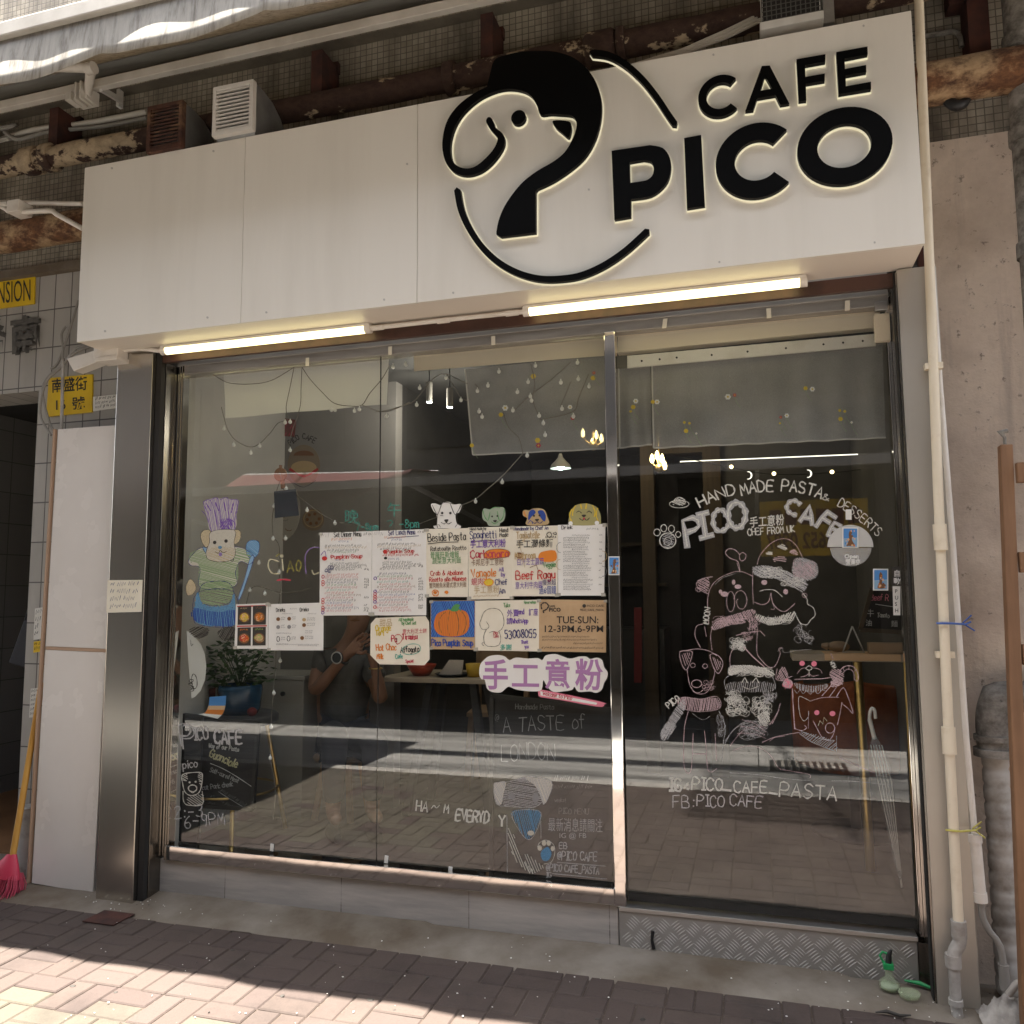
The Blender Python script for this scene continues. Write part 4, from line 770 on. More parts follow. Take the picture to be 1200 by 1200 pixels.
mb = MB(); mb.tube([W(49, 800, -.02), W(15, 1003, -.20)], .0165, 12); mb.build('handle', 'broom_yellow', t)
mb = MB(); c = W(9, 1012, -.21); mb.add([], []); mb.tube([W(14, 1001, -.2), W(12, 1010, -.21), W(8, 1018, -.215), W(6, 1028, -.22)], [.03, .055, .085, .095], 16, sq=.45); mb.build('head', 'broom_red', t)
mb = MB(); rnd = random.Random(4); z0 = W(6, 1026, -.22)
for i in range(160):
    u = rnd.uniform(-1, 1); v = rnd.uniform(-1, 1); a = z0+Vector((u*.085, v*.035, .01)); mb.tube([a, a+Vector((u*.03-.02, v*.02, -.06)), a+Vector((u*.05-.05, v*.03-.01, -.125+rnd.uniform(0, .02)))], [.003, .0028, .0022], 4)
mb.build('bristles', 'broom_bristle', t)
t = thing('black_bag', 'flat black bag hanging at the edge of the dark doorway', 'bag', W(24, 786, .3))
mb = MB(); mb.hexa([W(9, 777, .25), W(36, 786, .25), W(40, 726, .25), W(27, 727, .25)], (0, .05, 0)); mb.build('body', 'black_bag', t, .012)
mb = MB(); mb.tube([W(29, 728, .27), W(34, 712, .27), W(39, 727, .27)], .006, 6); mb.build('strap', 'black_bag', t)
mb = MB(); a = G(28, 1012); mb.tube([(-3.86, -.02, .03), (-3.86, -.02, .30), (-3.86, -.02, .395)], .058, 16); mb.tube([(-3.86, -.02, .395), (-3.86, -.02, .40)], [.064, .05], 16); tag(mb.build('pipe_stub', 'pvc_old'), 'short dirty white pipe standing behind the broom', 'pipe')
mb = MB(); mb.box(-3.80, -3.73, -.09, -.02, .01, .13); tag(mb.build('brick_piece', 'kerb_stone', None, .006), 'small grey block behind the broom beside the white board', 'block')
notice('pillar_notice', 'yellowed handwritten notice taped on the left steel pillar', [(126, 680), (167, 679.5), (165.5, 717), (124.5, 718)], -.173, 'paper_cream', 4, 'ink_navy', h=.7)
# right side
t = thing('water_pipe', 'thick cream water pipe running down the right steel pillar to the ground', 'pipe', (.7, -.22, 0))
mb = MB(); mb.tube([(.757, -.2, 6), (.748, -.2, 4), (.728, -.205, 2.9), (.708, -.21, 1.9), (.694, -.215, 1.0), (.688, -.22, .30)], .0185, 12); mb.build('pipe', 'plastic_cream', t)
mb = MB(); mb.tube(smooth([(.688, -.22, .30), (.688, -.222, .255), (.672, -.225, .225), (.662, -.226, .19)], 4), .024, 12); mb.tube([(.662, -.226, .21), (.662, -.226, .165)], .028, 12); mb.tube([(.688, -.22, .33), (.688, -.22, .27)], .027, 12); mb.build('elbow', 'pvc_old', t)
mb = MB(); mb.tube([(.663, -.226, .19), (.662, -.23, .03), (.668, -.235, -.04)], .020, 12); mb.tube([(.662, -.23, .055), (.662, -.23, .035)], .025, 12); mb.build('pipe', 'pvc_old', t)
for z in (.98, 1.75): mb = MB(); x = .694+(z-1)*.015; mb.tube([(x, -.215, z-.05), (x, -.215, z+.05)], .025, 12); mb.build('collar', 'plastic_cream', t)
for z in (2.43, 1.3): mb = MB(); x = .700+(z-1.3)*.018; mb.box(x-.032, x+.032, -.215, -.18, z-.012, z+.012); mb.build('clip', 'plastic_cream', t)
t = thing('white_conduit', 'thin white conduit beside the thick cream water pipe on the right', 'conduit', (.77, -.16, 0))
mb = MB(); mb.tube([(.742, -.165, 2.86), (.745, -.165, 2.4), (.757, -.165, 1.72), (.762, -.165, 1.0), (.772, -.165, .60)], .0125, 10); mb.build('pipe', 'plastic_white', t)
mb = MB(); mb.tube([(.772, -.165, .62), (.778, -.167, .40)], .021, 12); mb.tube([(.772, -.165, .63), (.772, -.165, .60)], .025, 12); mb.tube([(.777, -.165, .42), (.778, -.165, .385)], .025, 12); mb.build('sleeve', 'plastic_white', t)
mb = MB(); mb.tube(smooth([(.778, -.167, .39), (.782, -.167, .33), (.80, -.167, .285), (.825, -.167, .25), (.838, -.167, .2), (.842, -.167, .05)], 4), .012, 10); mb.tube([(.84, -.167, .17), (.842, -.167, .08)], .018, 10); mb.build('pipe', 'cable_grey', t)
for z, m, l in ((1.42, 'tie_blue', 'blue cord tied round the two white pipes'), (.655, 'tie_yellow', 'yellow cord tied round the two white pipes')):
    mb = MB(); x = .70 if z > 1 else .69; mb.tube([(x-.03, -.235, z), (x+.02, -.24, z), (x+.08, -.19, z-.005), (x+.10, -.18, z+.004)], .004, 6); mb.tube([(x+.07, -.19, z), (x+.11, -.19, z-.03)], .003, 5); mb.tube([(x+.07, -.19, z), (x+.10, -.2, z+.03)], .003, 5); tag(mb.build('cord_tie', m), l, 'cord')
t = thing('drain_pipe', 'wrapped grey drain pipe with a corroded elbow behind the wooden ladder', 'pipe', (.885, -.05, 0))
mb = MB(); n = 70; mb.tube([(.885, -.05, .02+.9*i/n) for i in range(n+1)], [.045+(.0025 if i % 5 else -.003) for i in range(n+1)], 18); mb.build('pipe', 'pvc_old', t)
mb = MB(); mb.tube(smooth([(.885, -.05, .90), (.885, -.05, 1.03), (.90, -.05, 1.10), (.94, -.05, 1.13), (1.3, -.05, 1.13)], 5), .06, 18); mb.tube([(.885, -.05, .90), (.885, -.05, .93)], .074, 18); mb.tube([(.885, -.05, .96), (.885, -.05, .98)], .07, 18); mb.build('elbow', 'iron_grey', t)
t = thing('wooden_ladder', 'brown wooden ladder leaning on the wall at the right edge', 'ladder', (1.0, -.25, 0))
ya, yb = -.34, -.27
def lx(z): return .862+.034*z
mb = MB(); a = W(1176, 522, yb); zt = a.z; mb.beam((lx(0), ya, .0), (lx(zt), yb, zt), .042, .045, up=(0, 1, 0)); mb.build('rail', 'timber', t, .004)
mb = MB(); mb.beam((lx(0)+.42, ya, .0), (lx(zt)+.40, yb, zt), .055, .045, up=(0, 1, 0)); mb.build('rail', 'timber', t, .004)
for py in (554, 659, 767, 880, 998, 1120):
    z = W(1195, py, -.3).z; mb = MB(); mb.beam((lx(z)+.026, -.30, z), (lx(z)+.385, -.30, z), .03, .075); mb.build('rung', 'timber', t, .003)
mb = MB(); a = Vector((lx(zt), yb, zt)); mb.tube([a, a+Vector((0, 0, .03)), a+Vector((-.012, 0, .05)), a+Vector((.012, 0, .055))], [.006, .006, .014, .008], 8); mb.build('knob', 'iron_grey', t)
mb = MB(); rnd = random.Random(9); c = G(1165, 1185); vs = []; n = 16
for i in range(n+1):
    for j in range(n+1):
        u = i/n-.5; v = j/n-.5; r = math.hypot(u, v); vs.append((.835+u*.2, -.22+v*.16, max(.004, .09*(1-r*1.9)+.03*math.sin(i*1.9+j)*math.cos(j*1.7)*(1-r))))
mb.add(vs, [(i*(n+1)+j, (i+1)*(n+1)+j, (i+1)*(n+1)+j+1, i*(n+1)+j+1) for i in range(n) for j in range(n)], 0, True); mb.tube(smooth([(.83, -.25, .10), (.87, -.27, .16), (.90, -.27, .10), (.92, -.28, .05)], 3), .012, 8); tag(mb.build('rag', 'rag'), 'crumpled dirty rag on the ground at the foot of the ladder', 'rag')
t = thing('green_bottle', 'small bottle with a green clip and black nozzle standing before the steel step', 'bottle', (.385, -.12, .01))
a = G(1043, 1162); bx, by = a.x, min(a.y, -.09)
mb = MB(); mb.lathe([(0, .003), (.036, .003), (.04, .012), (.036, .028), (.016, .045), (.013, .07), (.013, .09)], (bx, by, .008), 20); mb.build('body', 'bottle_clear', t)
mb = MB(); mb.lathe([(0, .004), (.03, .004), (.032, .016), (0, .017)], (bx, by, .010), 18); mb.build('liquid', 'ink_palegreen', t)
mb = MB(); mb.box(bx-.02, bx+.016, by-.018, by+.018, .085, .107); mb.tube([(bx-.018, by, .105), (bx-.03, by, .13), (bx-.02, by, .145), (bx-.005, by, .14)], .005, 8); mb.build('clip', 'green_plastic', t, .003)
mb = MB(); mb.tube([(bx, by, .1), (bx+.002, by, .135), (bx+.012, by, .155)], [.012, .01, .005], 8); mb.build('nozzle', 'black_hook', t)
a = G(1066, 1172); mb = MB(); mb.lathe([(0, .004), (.034, .004), (.04, .02), (.038, .022), (.032, .008), (0, .008)], (a.x, a.y, .008), 20); tag(mb.build('small_dish', 'bottle_clear'), 'small round clear dish of pale green liquid before the step', 'dish')
a = G(1078, 1160); mb = MB(); mb.tube([(a.x-.05, a.y+.02, .02), (a.x, a.y, .025), (a.x+.06, a.y-.02, .012)], [.004, .009, .004], 8); tag(mb.build('green_pick', 'green_plastic'), 'green plastic pick lying beside the round dish', 'plastic pick')
a = G(1047, 1193); mb = MB(); mb.tube([(a.x-.06, a.y, .012), (a.x-.02, a.y+.01, .016), (a.x+.02, a.y-.005, .014), (a.x+.06, a.y+.012, .012)], [.002, .007, .006, .003], 7); tag(mb.build('dry_leaf', 'ink_dark'), 'dark dry leaf on the paving in front of the step', 'leaf')
a = G(478, 1081); mb = MB(); mb.ball((a.x, a.y, .03), .03, 8, 0, (1.3, .5, .12)); tag(mb.build('dry_leaf', 'ink_tan'), 'pale dry leaf on the concrete below the tiled base', 'leaf')
# ---------------------------------------------------------------- across the street (seen in the glass)
mb = MB(); mb.box(-20, 20, -11, -7.5, -.19, .0); struct(mb.build('pavement', 'concrete'))
OB = thing('opposite_building', 'building across the road seen only mirrored in the shop window with dark shopfronts', 'building', (0, -9.2, 0))
mb = MB(); mb.box(-20, 20, -9.5, -9.0, 3.3, 11.5); mb.build('upper_wall', 'opp_wall', OB)
mb = MB(); mb.box(-20, 20, -9.5, -9.1, 0, 3.3); mb.build('shop_wall', 'opp_dark', OB)
for x in (-10.5, -7.2, -4.1, -1.2, 1.9, 5): mb = MB(); mb.box(x-.14, x+.14, -9.099, -8.95, 0, 3.299); mb.build('shop_pier', 'opp_wall', OB)
for x in range(-12, 8, 3):
    for zz in (4.0, 6.6, 9.2): mb = MB(); mb.box(x+.4, x+2.2, -8.999, -8.97, zz, zz+1.4); mb.build('window', 'opp_dark', OB)
OA = thing('opposite_awning', 'long dark awning with a pale front bar across the road mirrored in the glass', 'awning', (-3, -7, 2.9))
mb = MB(); mb.hexa([(-16, -5.9, 3.02), (8, -5.9, 3.02), (8, -8.95, 3.5), (-16, -8.95, 3.5)], (0, 0, .02)); mb.build('canopy', 'opp_dark', OA)
mb = MB(); mb.box(-16, 8, -5.94, -5.86, 2.93, 3.03); mb.build('front_bar', 'opp_grey', OA)
mb = MB()
for x in (-14, -9, -4.2, .1, 5): mb.beam((x, -5.95, 2.95), (x, -8.9, 2.7), .05)
mb.build('arm', 'opp_grey', OA)
t = thing('red_awning', 'faded red awning across the road mirrored in the left window pane', 'awning', (-5.5, -6.5, 2.6))
mb = MB(); n = 24; vs = []
for i in range(n+1):
    u = i/n; x = -7.4+3.2*u; zb = 2.66+.46*max(0, (u-.45)/.55)**1.6-.03*math.sin(i*1.1); zt_ = 3.36-.1*u
    vs += [(x, -6.9, zt_+.0), (x, -6.3, (zt_+zb)/2+.02), (x, -5.965, zb+.07), (x, -5.90+.03*math.sin(i*1.3), zb)]
mb.add(vs, [(i*4+j, (i+1)*4+j, (i+1)*4+j+1, i*4+j+1) for i in range(n) for j in range(3)], 0, True); o = mb.build('canopy', 'awning_red', t); o.modifiers.new('s', 'SOLIDIFY').thickness = .006
mb = MB(); mb.tube([(-7.4, -6.92, 3.36), (-4.2, -6.92, 3.26)], .02, 8); mb.build('roller', 'opp_grey', t)
t = thing('yellow_shop_sign', 'yellow sign with red TEL number mirrored in the glass door', 'sign', (.85, -7.3, 2.1)); Yo = -7.4
a = MR(890, 588, Yo); b = MR(1020, 650, Yo); x0, x1 = min(a.x, b.x), max(a.x, b.x); z0, z1 = min(a.z, b.z), max(a.z, b.z)
mb = MB(); mb.box(x0, x1, Yo-.06, Yo, z0, z1); mb.build('panel', 'yellow_sign', t)
fo = lambda u, v, Yq: Vector((u, Yo+.003, v)); mb = MB(); vs, fs = glyphs('TEL:2652 0987', .02); xm = max(v[0] for v in vs); k = (x1-x0)*.9/xm
mb.add([(x1-(x1-x0)*.05-u*k, Yo+.004, z0+.10+v*k*1.5) for u, v in vs], [f for f in fs]); mb.build('lettering', 'dark_red', t)
mb = MB()
for i in range(6): mb.box(x0+.12+i*.19, x0+.26+i*.19, Yo, Yo+.004, z1-.32, z1-.12)
mb.build('panel_mark', 'dark_red', t)
t = thing('drain_grate', 'dark cast iron grate in the road mirrored in the glass door', 'grate', (.5, -4.6, -.12))
mb = MB(); mb.box(.1, .8, -4.9, -4.4, -.119, -.114); mb.build('frame', 'grate', t)
mb = MB()
for i in range(10): mb.box(.14+i*.065, .17+i*.065, -4.87, -4.43, -.114, -.108)
mb.build('bars', 'iron_grey', t)
#PART3
# ================================================================ on the window: menus, posters, drawings
def crop(ox, oy, k): return lambda s: [(ox+float(a.split(',')[0])/k, oy+float(a.split(',')[1])/k) for a in s.split()]
C5 = crop(360, 590, 3.3333); C2 = crop(440, 380, 4.2857); C1 = crop(200, 400, 4.2857); C4 = crop(200, 680, 4.2857); C6 = crop(440, 780, 4); C7 = crop(730, 530, 3.4286); C8 = crop(730, 740, 3.4286)
INKS = ['ink_dark', 'ink_red', 'ink_green', 'ink_navy', 'ink_orange', 'ink_purple', 'ink_crimson', 'ink_blue', 'ink_teal', 'ink_brown', 'ink_grey', 'ink_yellow', 'ink_tan']
IX = {n[4:]: i for i, n in enumerate(INKS)}
def fillp(mb, pts, Y, mi): mb.poly([[W(a, b, Y-eps()) for a, b in pts]], 0, mi)
YP = -.012
def sheet(label, s, mat, cf, Y=YP, name='menu_sheet', cat='menu', group='menus taped to the window'):
    q = cf(s); return paper_quad(name, q, label, cat, mat, Y, group), q
# two long set menus
for k, (s, lab, title, tc) in enumerate((('50,115 253,108 250,436 48,438', 'tall white handwritten menu sheet titled Set Dinner Menu', 'Set Dinner Menu', 'dark'), ('254,108 465,100 465,437 251,437', 'tall white handwritten menu sheet titled Set Lunch Menu', 'Set Lunch Menu', 'navy'))):
    t, q = sheet(lab, s, 'paper', C5, YP-.0003*k); mb = MB(); f = qmap(q); Y = YP-.002
    a = f(.27 if k == 0 else .3, .055); hand(mb, title, a[0], a[1], 5.6, Y, IX[tc], .8, -2, 5.0, xmax=f(.8, 0)[0])
    a = f(.03, .05); scrib(mb, a[0], a[1], 10, 4, Y, IX['grey'], .5); a = f(.84, .04); scrib(mb, a[0], a[1], 9, 2.5, Y, IX['dark'], .6)
    if k: a = f(.28, .09); b = f(.86, .075); mb.line([a, b], .6, Y, IX['navy'])
    rows = [(.09, .22, .62, 'orange', .8), (.12, .36, .55, 'blue', .6), (.17, .1, .8, 'dark', .8), (.195, .1, .9, 'tan', .7), (.225, .15, .75, 'dark', .8), (.25, .2, .7, 'green', .7), (.30, .2, .85, 'red', 1.1), (.345, .3, .5, 'blue', .6), (.385, .2, .75, 'dark', .8), (.41, .2, .9, 'dark', .7), (.435, .2, .8, 'dark', .9), (.46, .15, .7, 'dark', .7)]
    y = .52
    cs = ['red', 'crimson', 'dark', 'navy', 'green', 'crimson', 'teal', 'red', 'brown', 'crimson', 'dark', 'blue', 'red', 'navy', 'crimson', 'dark']
    for i in range(15): rows.append((y, .1 if i % 2 else .14, random.uniform(.6, .8), cs[(i+k*3) % 16], .75)); y += .031
    for v, u0, u1, c, wd in rows:
        a = f(u0, v); b = f(u1, v); scrib(mb, a[0], a[1], b[0]-a[0], 2.2, Y, IX[c], wd*.62, -1)
        if v > .35 and random.random() < .6: a = f(.86, v); scrib(mb, a[0], a[1], 5, 2, Y, IX['dark'], .6)
        if v > .5 and random.random() < .5: a = f(.03, v); mb.line(ell(a[0]+2, a[1]+1, 1.6, 1.8, 8), .9, Y, IX[random.choice(['red', 'crimson', 'purple'])], True)
    a = f(.22, .31)
    if k == 0:
        hand(mb, 'Pumpkin Soup', a[0], a[1]+1, 4.5, Y, IX['red'], .8, -2); a = f(.09, .31); fillp(mb, ell(a[0], a[1], 3.2, 2.6, 12), Y, IX['red']); mb.line(smooth([f(.02, .27), f(.09, .22), f(.12, .29)], 4), .8, Y, IX['purple'])
        a = f(.18, .43); fluff(mb, a[0], a[1], 5, 6, Y, IX['navy'], 7, .7)
    else:
        hand(mb, 'Pumpkin Soup', f(.27, .27)[0], f(.27, .27)[1], 4, Y, IX['red'], .8, -2); a = f(.24, .25); fillp(mb, ell(a[0], a[1], 2.5, 2.5, 10), Y, IX['red']); a = f(.25, .325); fillp(mb, ell(a[0], a[1], 2, 1.6, 10), Y, IX['dark'])
    mb.build('lettering', INKS, t)
# three cream hand lettered menus
def bigmenu(lab, s, items, mat='paper_cream', dY=0):
    t, q = sheet(lab, s, mat, C5, YP-dY); mb = MB()
    for it in items:
        kind, cx, cyy, txt, h, c = it[:6]; x, y = C5('%g,%g' % (cx, cyy))[0]; Y = YP-dY-.002
        if kind == 'h': hand(mb, txt, x, y, h, Y, IX[c], it[6] if len(it) > 6 else 1.0, -2, 5.0, .2, wx=it[7] if len(it) > 7 else .8, xmax=q[1][0]-2)
        elif kind == 'z': type_text(mb, txt, x, y, h, Y, IX[c], -2, it[7] if len(it) > 7 else .0, min(it[6] if len(it) > 6 else 99, q[1][0]-2-x, len(txt)*h*1.15))
        elif kind == 'l': mb.line(C5(txt), h, Y, IX[c])
        elif kind == 'p': fillp(mb, smooth(C5(txt), 3, True), Y+.0002, IX[c])
        elif kind == 'o': mb.line(smooth(C5(txt), 3, True), h, Y, IX[c], True)
        elif kind == 's': scrib(mb, x, y, txt, h, Y, IX[c], it[6] if len(it) > 6 else .7, -2)
    mb.build('lettering', INKS, t); return t
bigmenu('cream menu sheet with black heading Beside Pasta', '465,100 629,96 628,365 465,365', [('h', 472, 148, 'Beside Pasta', 9, 'dark', 1.1, .72), ('l', 0, 0, '472,158 520,152 590,150', .8, 'dark'), ('h', 482, 186, 'Ratatouille Risotto', 5, 'dark', .7, .75), ('z', 480, 212, '普羅旺斯燴飯', 6, 'green', 34), ('z', 488, 235, '蔬菜意大利飯', 6, 'green', 34), ('h', 482, 282, 'Crab & Abalone', 5.2, 'red', .8, .8), ('h', 478, 306, 'Risotto alla Milanese', 5, 'red', .8, .75), ('z', 476, 330, '蟹肉鮑魚米蘭式意大利飯', 5.2, 'brown', 44), ('o', 0, 0, '488,345 500,338 512,345 510,358 495,360', 1.2, 'orange'), ('p', 0, 0, '535,346 545,340 552,347 545,354', 1, 'orange'), ('p', 0, 0, '492,346 500,342 508,348 500,355', 1, 'orange')])
bigmenu('cream menu sheet headed Spaghetti with a red Carbonara line', '629,94 803,90 801,373 630,375', [('h', 636, 105, 'Hand Made by', 3, 'dark', .6), ('h', 636, 138, 'Spaghetti', 9, 'navy', 1.0, .60), ('h', 752, 112, 'Hand', 4.5, 'dark', .8), ('h', 752, 130, 'Made', 4.5, 'dark', .8), ('l', 0, 0, '640,150 700,143 735,145', .8, 'dark'), ('z', 636, 172, '手工意大利粉', 7.5, 'purple', 42, .015), ('p', 0, 0, '692,198 710,182 755,178 788,186 788,206 745,212 702,214', 1, 'orange'), ('h', 638, 214, 'Carbonara', 9, 'crimson', 1.5, .82), ('o', 0, 0, '692,198 710,182 755,178 788,186 788,206 745,214 702,216', .7, 'brown'), ('z', 640, 243, '卡邦尼手工意粉', 6.5, 'brown', 38), ('h', 642, 288, 'Vongole', 9, 'orange', 1.3, .72), ('z', 640, 318, '蜆肉', 7, 'crimson', 14), ('p', 0, 0, '690,306 710,294 726,302 722,318 700,320', 1, 'yellow'), ('o', 0, 0, '690,306 710,294 726,302 722,318 700,320', 1, 'orange'), ('h', 750, 265, 'All', 4.5, 'purple', .8), ('h', 758, 285, 'by', 4.5, 'purple', .8), ('h', 735, 318, 'Chef', 6.5, 'navy', 1.0), ('z', 650, 350, '手工意粉', 7, 'tan', 30), ('h', 750, 352, 'An', 6.5, 'navy', 1.0), ('s', 650, 365, 30, 1.5, 'tan')], dY=.0004)
bigmenu('cream menu sheet headed Tagliatelle with a red Beef Ragu line', '803,90 979,86 978,362 801,362', [('h', 808, 106, 'Handmade by Chef An', 4, 'navy', .7, .8), ('h', 818, 138, 'Tagliatelle', 8, 'tan', 1.0, .55), ('o', 0, 0, '935,120 948,112 955,125 945,132', .9, 'dark'), ('s', 930, 135, 13, 2, 'dark', .9), ('o', 0, 0, '960,118 970,112 974,122', .8, 'dark'), ('z', 816, 172, '手工濶條麵', 7.5, 'dark', 44, .01), ('p', 0, 0, '905,200 920,188 968,184 972,222 930,228 905,218', 1, 'orange'), ('h', 812, 218, 'Mushroom', 8, 'tan', 1.1, .55), ('p', 0, 0, '812,206 822,192 838,194 845,210 828,214', 1, 'brown'), ('z', 818, 240, '白汁芝士蘑菇', 6.5, 'purple', 32), ('h', 922, 250, 'Veggie', 6, 'green', .9, .75), ('h', 816, 298, 'Beef Ragu', 9.5, 'red', 1.4, .8), ('l', 0, 0, '870,250 895,240 905,270', .8, 'brown'), ('z', 812, 332, '意大利牛肉醬', 6.5, 'purple', 32), ('z', 918, 318, '慢煮超', 5.5, 'navy', 16), ('z', 905, 352, '過6個鐘', 7.5, 'blue', 22), ('l', 0, 0, '830,160 850,250', .5, 'tan')])
t, q = sheet('white printed drinks menu at the right end of the upper row of menus', '979,84 1165,80 1160,360 980,360', 'paper', C5, YP-.0004); mb = MB(); f = qmap(q); Y = YP-.0025
a = f(.08, .06); hand(mb, 'Drink', a[0], a[1], 4, Y, IX['dark'], .7, -1); a = f(.5, .12); scrib(mb, a[0]+6, a[1]-4, 14, 2, Y, IX['grey'], .6)
for i in range(24):
    v = .16+i*.033; u0 = .12 if i % 6 else .3; a = f(u0, v); b = f(random.uniform(.55, .75), v); scrib(mb, a[0], a[1], b[0]-a[0], 1.6, Y, IX['dark' if i % 3 else 'grey'], .45, 0, 1.3)
    if i % 3 == 0: a = f(.88, v); scrib(mb, a[0], a[1], 3, 1.5, Y, IX['dark'], .5)
for u, v, r, c in ((.06, .32, 5, 'grey'), (.05, .56, 5, 'tan'), (.95, .45, 5, 'tan'), (.95, .66, 5, 'grey')): a = f(u, v); mb.line(ell(a[0], a[1], r, r*1.2, 14, 90 if u < .5 else -90, 270 if u < .5 else 90), .7, Y, IX[c])
mb.build('lettering', INKS, t)
# lower row
def octa(s): return C5(s)
t = thing('menu_sheet', 'cream dessert sheet with cut corners and orange handwriting', 'menu', W(468, 780, -.013), 'menus taped to the window')
mb = MB(); mb.poly([[W(a, b, -.0135) for a, b in C5('268,447 462,440 476,462 478,608 458,632 282,628 246,592 248,470')[::-1]]], .0012); mb.build('sheet', 'paper_cream', t)
mb = MB(); Y = -.0145
for k, cx, cyy, tx, h, c, *r in [('h', 358, 460, 'All handmade', 3.8, 'green', .7), ('h', 370, 474, 'by Chef An!', 3.8, 'green', .7), ('z', 282, 478, '甜品', 7, 'tan'), ('h', 268, 500, 'Orange', 7, 'yellow', 1.2), ('h', 268, 515, 'Tart', 6, 'yellow', 1.2), ('z', 372, 508, '意大利芝士餅', 4.5, 'crimson'), ('h', 330, 540, 'Pa', 7, 'crimson', 1.2), ('h', 372, 532, 'Tiramisu', 6, 'crimson', 1.1), ('h', 270, 575, 'Hot Choc', 7, 'orange', 1.1), ('h', 365, 582, 'Affogato', 6.5, 'dark', 1.1), ('h', 272, 608, 'Milk', 6, 'orange', 1.0), ('h', 345, 606, 'Cafe', 5, 'teal', .9), ('h', 385, 622, 'Special', 3.5, 'crimson', .7)]:
    x, y = C5('%g,%g' % (cx, cyy))[0]
    if k == 'h': hand(mb, tx, x, y, h, Y, IX[c], r[0], -2, 5, .3, wx=.62, xmax=502)
    else: type_text(mb, tx, x, y, h, Y, IX[c], -2, 0, len(tx)*h*1.05)
mb.line(smooth(C5('372,568 400,550 435,552 442,575 410,590 378,586'), 3, True), .7, Y, IX['teal'], True); mb.line(smooth(C5('340,520 360,512 372,530 352,550'), 3, True), .8, Y, IX['red'], True)
mb.build('lettering', INKS, t)
t, q = sheet('drawing of an orange pumpkin on blue above the words Pico Pumpkin Soup', '482,380 656,378 655,571 482,569', 'kraft', C5, YP, 'pumpkin_poster', 'poster'); mb = MB(); Y = YP-.0015
hatchp = C5('484,382 654,380 653,522 484,522'); fillp(mb, hatchp, Y, 7); hatch(mb, hatchp, 1.6, Y-.0003, 4, .6, 70, .6, 5)
body = smooth(C5('495,470 505,435 530,420 560,415 575,420 600,415 625,428 634,460 628,495 605,515 560,520 520,514 500,495'), 3, True); fillp(mb, body, Y-.0006, 0)
for s in ('540,424 520,445 515,475 525,505', '558,420 550,450 550,490 556,516', '580,420 590,450 592,485 585,515', '605,424 618,445 620,478 608,508'): mb.line(smooth(C5(s), 4), 1.0, Y-.0009, 1)
hatch(mb, body, 2.2, Y-.0008, 5, .6, 85, .8, 9)
fillp(mb, smooth(C5('562,420 570,400 585,392 598,398 592,406 588,420'), 3, True), Y-.0012, 2); mb.line(smooth(C5('550,412 570,418 592,412 600,420'), 3), 1.4, Y-.0012, 2)
x, y = C5('486,556')[0]; hand(mb, 'Pico Pumpkin Soup', x, y, 7.2, Y, 3, 1.4, 0, 4.9, .2, wx=.63); mb.build('drawing', ['ink_pumpkin', 'ink_brown', 'ink_green', 'ink_blue', 'ink_sky', 'ink_orange', 'ink_dark', 'ink_blue'], t)
t, q = sheet('cream sheet with a puppy outline and a WhatsApp booking number', '656,380 908,376 907,578 656,574', 'paper_cream', C5, YP-.0003, 'booking_sheet', 'notice'); mb = MB(); Y = YP-.0022
for s in ('680,450 690,425 710,412 735,410 755,420 766,442 768,470 760,490 748,500', '680,450 674,470 682,490 700,492 710,480 700,462', '700,492 690,515 692,545 705,558', '748,500 756,520 752,548 735,558 705,558', '712,505 725,500 738,505', '692,540 682,548 690,556'): mb.line(smooth(C5(s), 4), .55, Y, IX['dark'])
for k, cx, cyy, tx, h, c, wdd in [('h', 768, 405, 'Take', 4.5, 'green', .7), ('h', 848, 392, 'Reservation', 3.2, 'green', .6), ('z', 780, 440, '外賣', 6.5, 'purple', 14), ('h', 825, 434, 'and', 6, 'purple', .9), ('z', 865, 436, '訂座', 6.5, 'purple', 11), ('z', 778, 470, '請', 6, 'purple', 7), ('h', 802, 468, 'WhatsApp', 5.5, 'purple', .9), ('h', 772, 528, '53008055', 9.5, 'navy', 1.3), ('h', 836, 548, 'Thank', 4, 'purple', .7), ('h', 850, 566, 'you', 4, 'purple', .7), ('z', 752, 572, '多謝', 5.5, 'teal', 14), ('h', 728, 512, 'Pico', 3.6, 'crimson', .6), ('h', 728, 524, 'Cafe', 3.6, 'crimson', .6)]:
    x, y = C5('%g,%g' % (cx, cyy))[0]
    if k == 'h': hand(mb, tx, x, y, h, Y, IX[c], wdd, -2, 5, .25, wx=.6, xmax=630)
    else: type_text(mb, tx, x, y, h, Y, IX[c], -2, .01, wdd)
mb.build('lettering', INKS, t)
t, q = sheet('brown kraft paper sign with opening hours TUE-SUN', '906,375 1168,378 1167,582 905,578', 'kraft', C5, YP-.0006, 'hours_sign', 'sign'); mb = MB(); Y = YP-.0025
x, y = C5('974,468')[0]; type_text(mb, 'TUE-SUN:', x, y, 8.6, Y, 0, 0, .008, 49); x, y = C5('920,502')[0]; type_text(mb, '12-3PM,6-9PM', x, y, 8, Y, 0, 0, .008, 71)
x, y = C5('942,405')[0]; type_text(mb, 'CAFE', x, y, 2.4, Y, 0, 0, .02); x, y = C5('944,422')[0]; type_text(mb, 'PICO', x, y, 4.4, Y, 0, 0, .03); x, y = C5('1092,404')[0]; type_text(mb, 'PICO CAFE', x, y, 2.8, Y, 0, 0, 0, 20); x, y = C5('1065,420')[0]; type_text(mb, 'PICO_CAFE_PASTA', x, y, 2.6, Y, 0, 0, 0, 28)
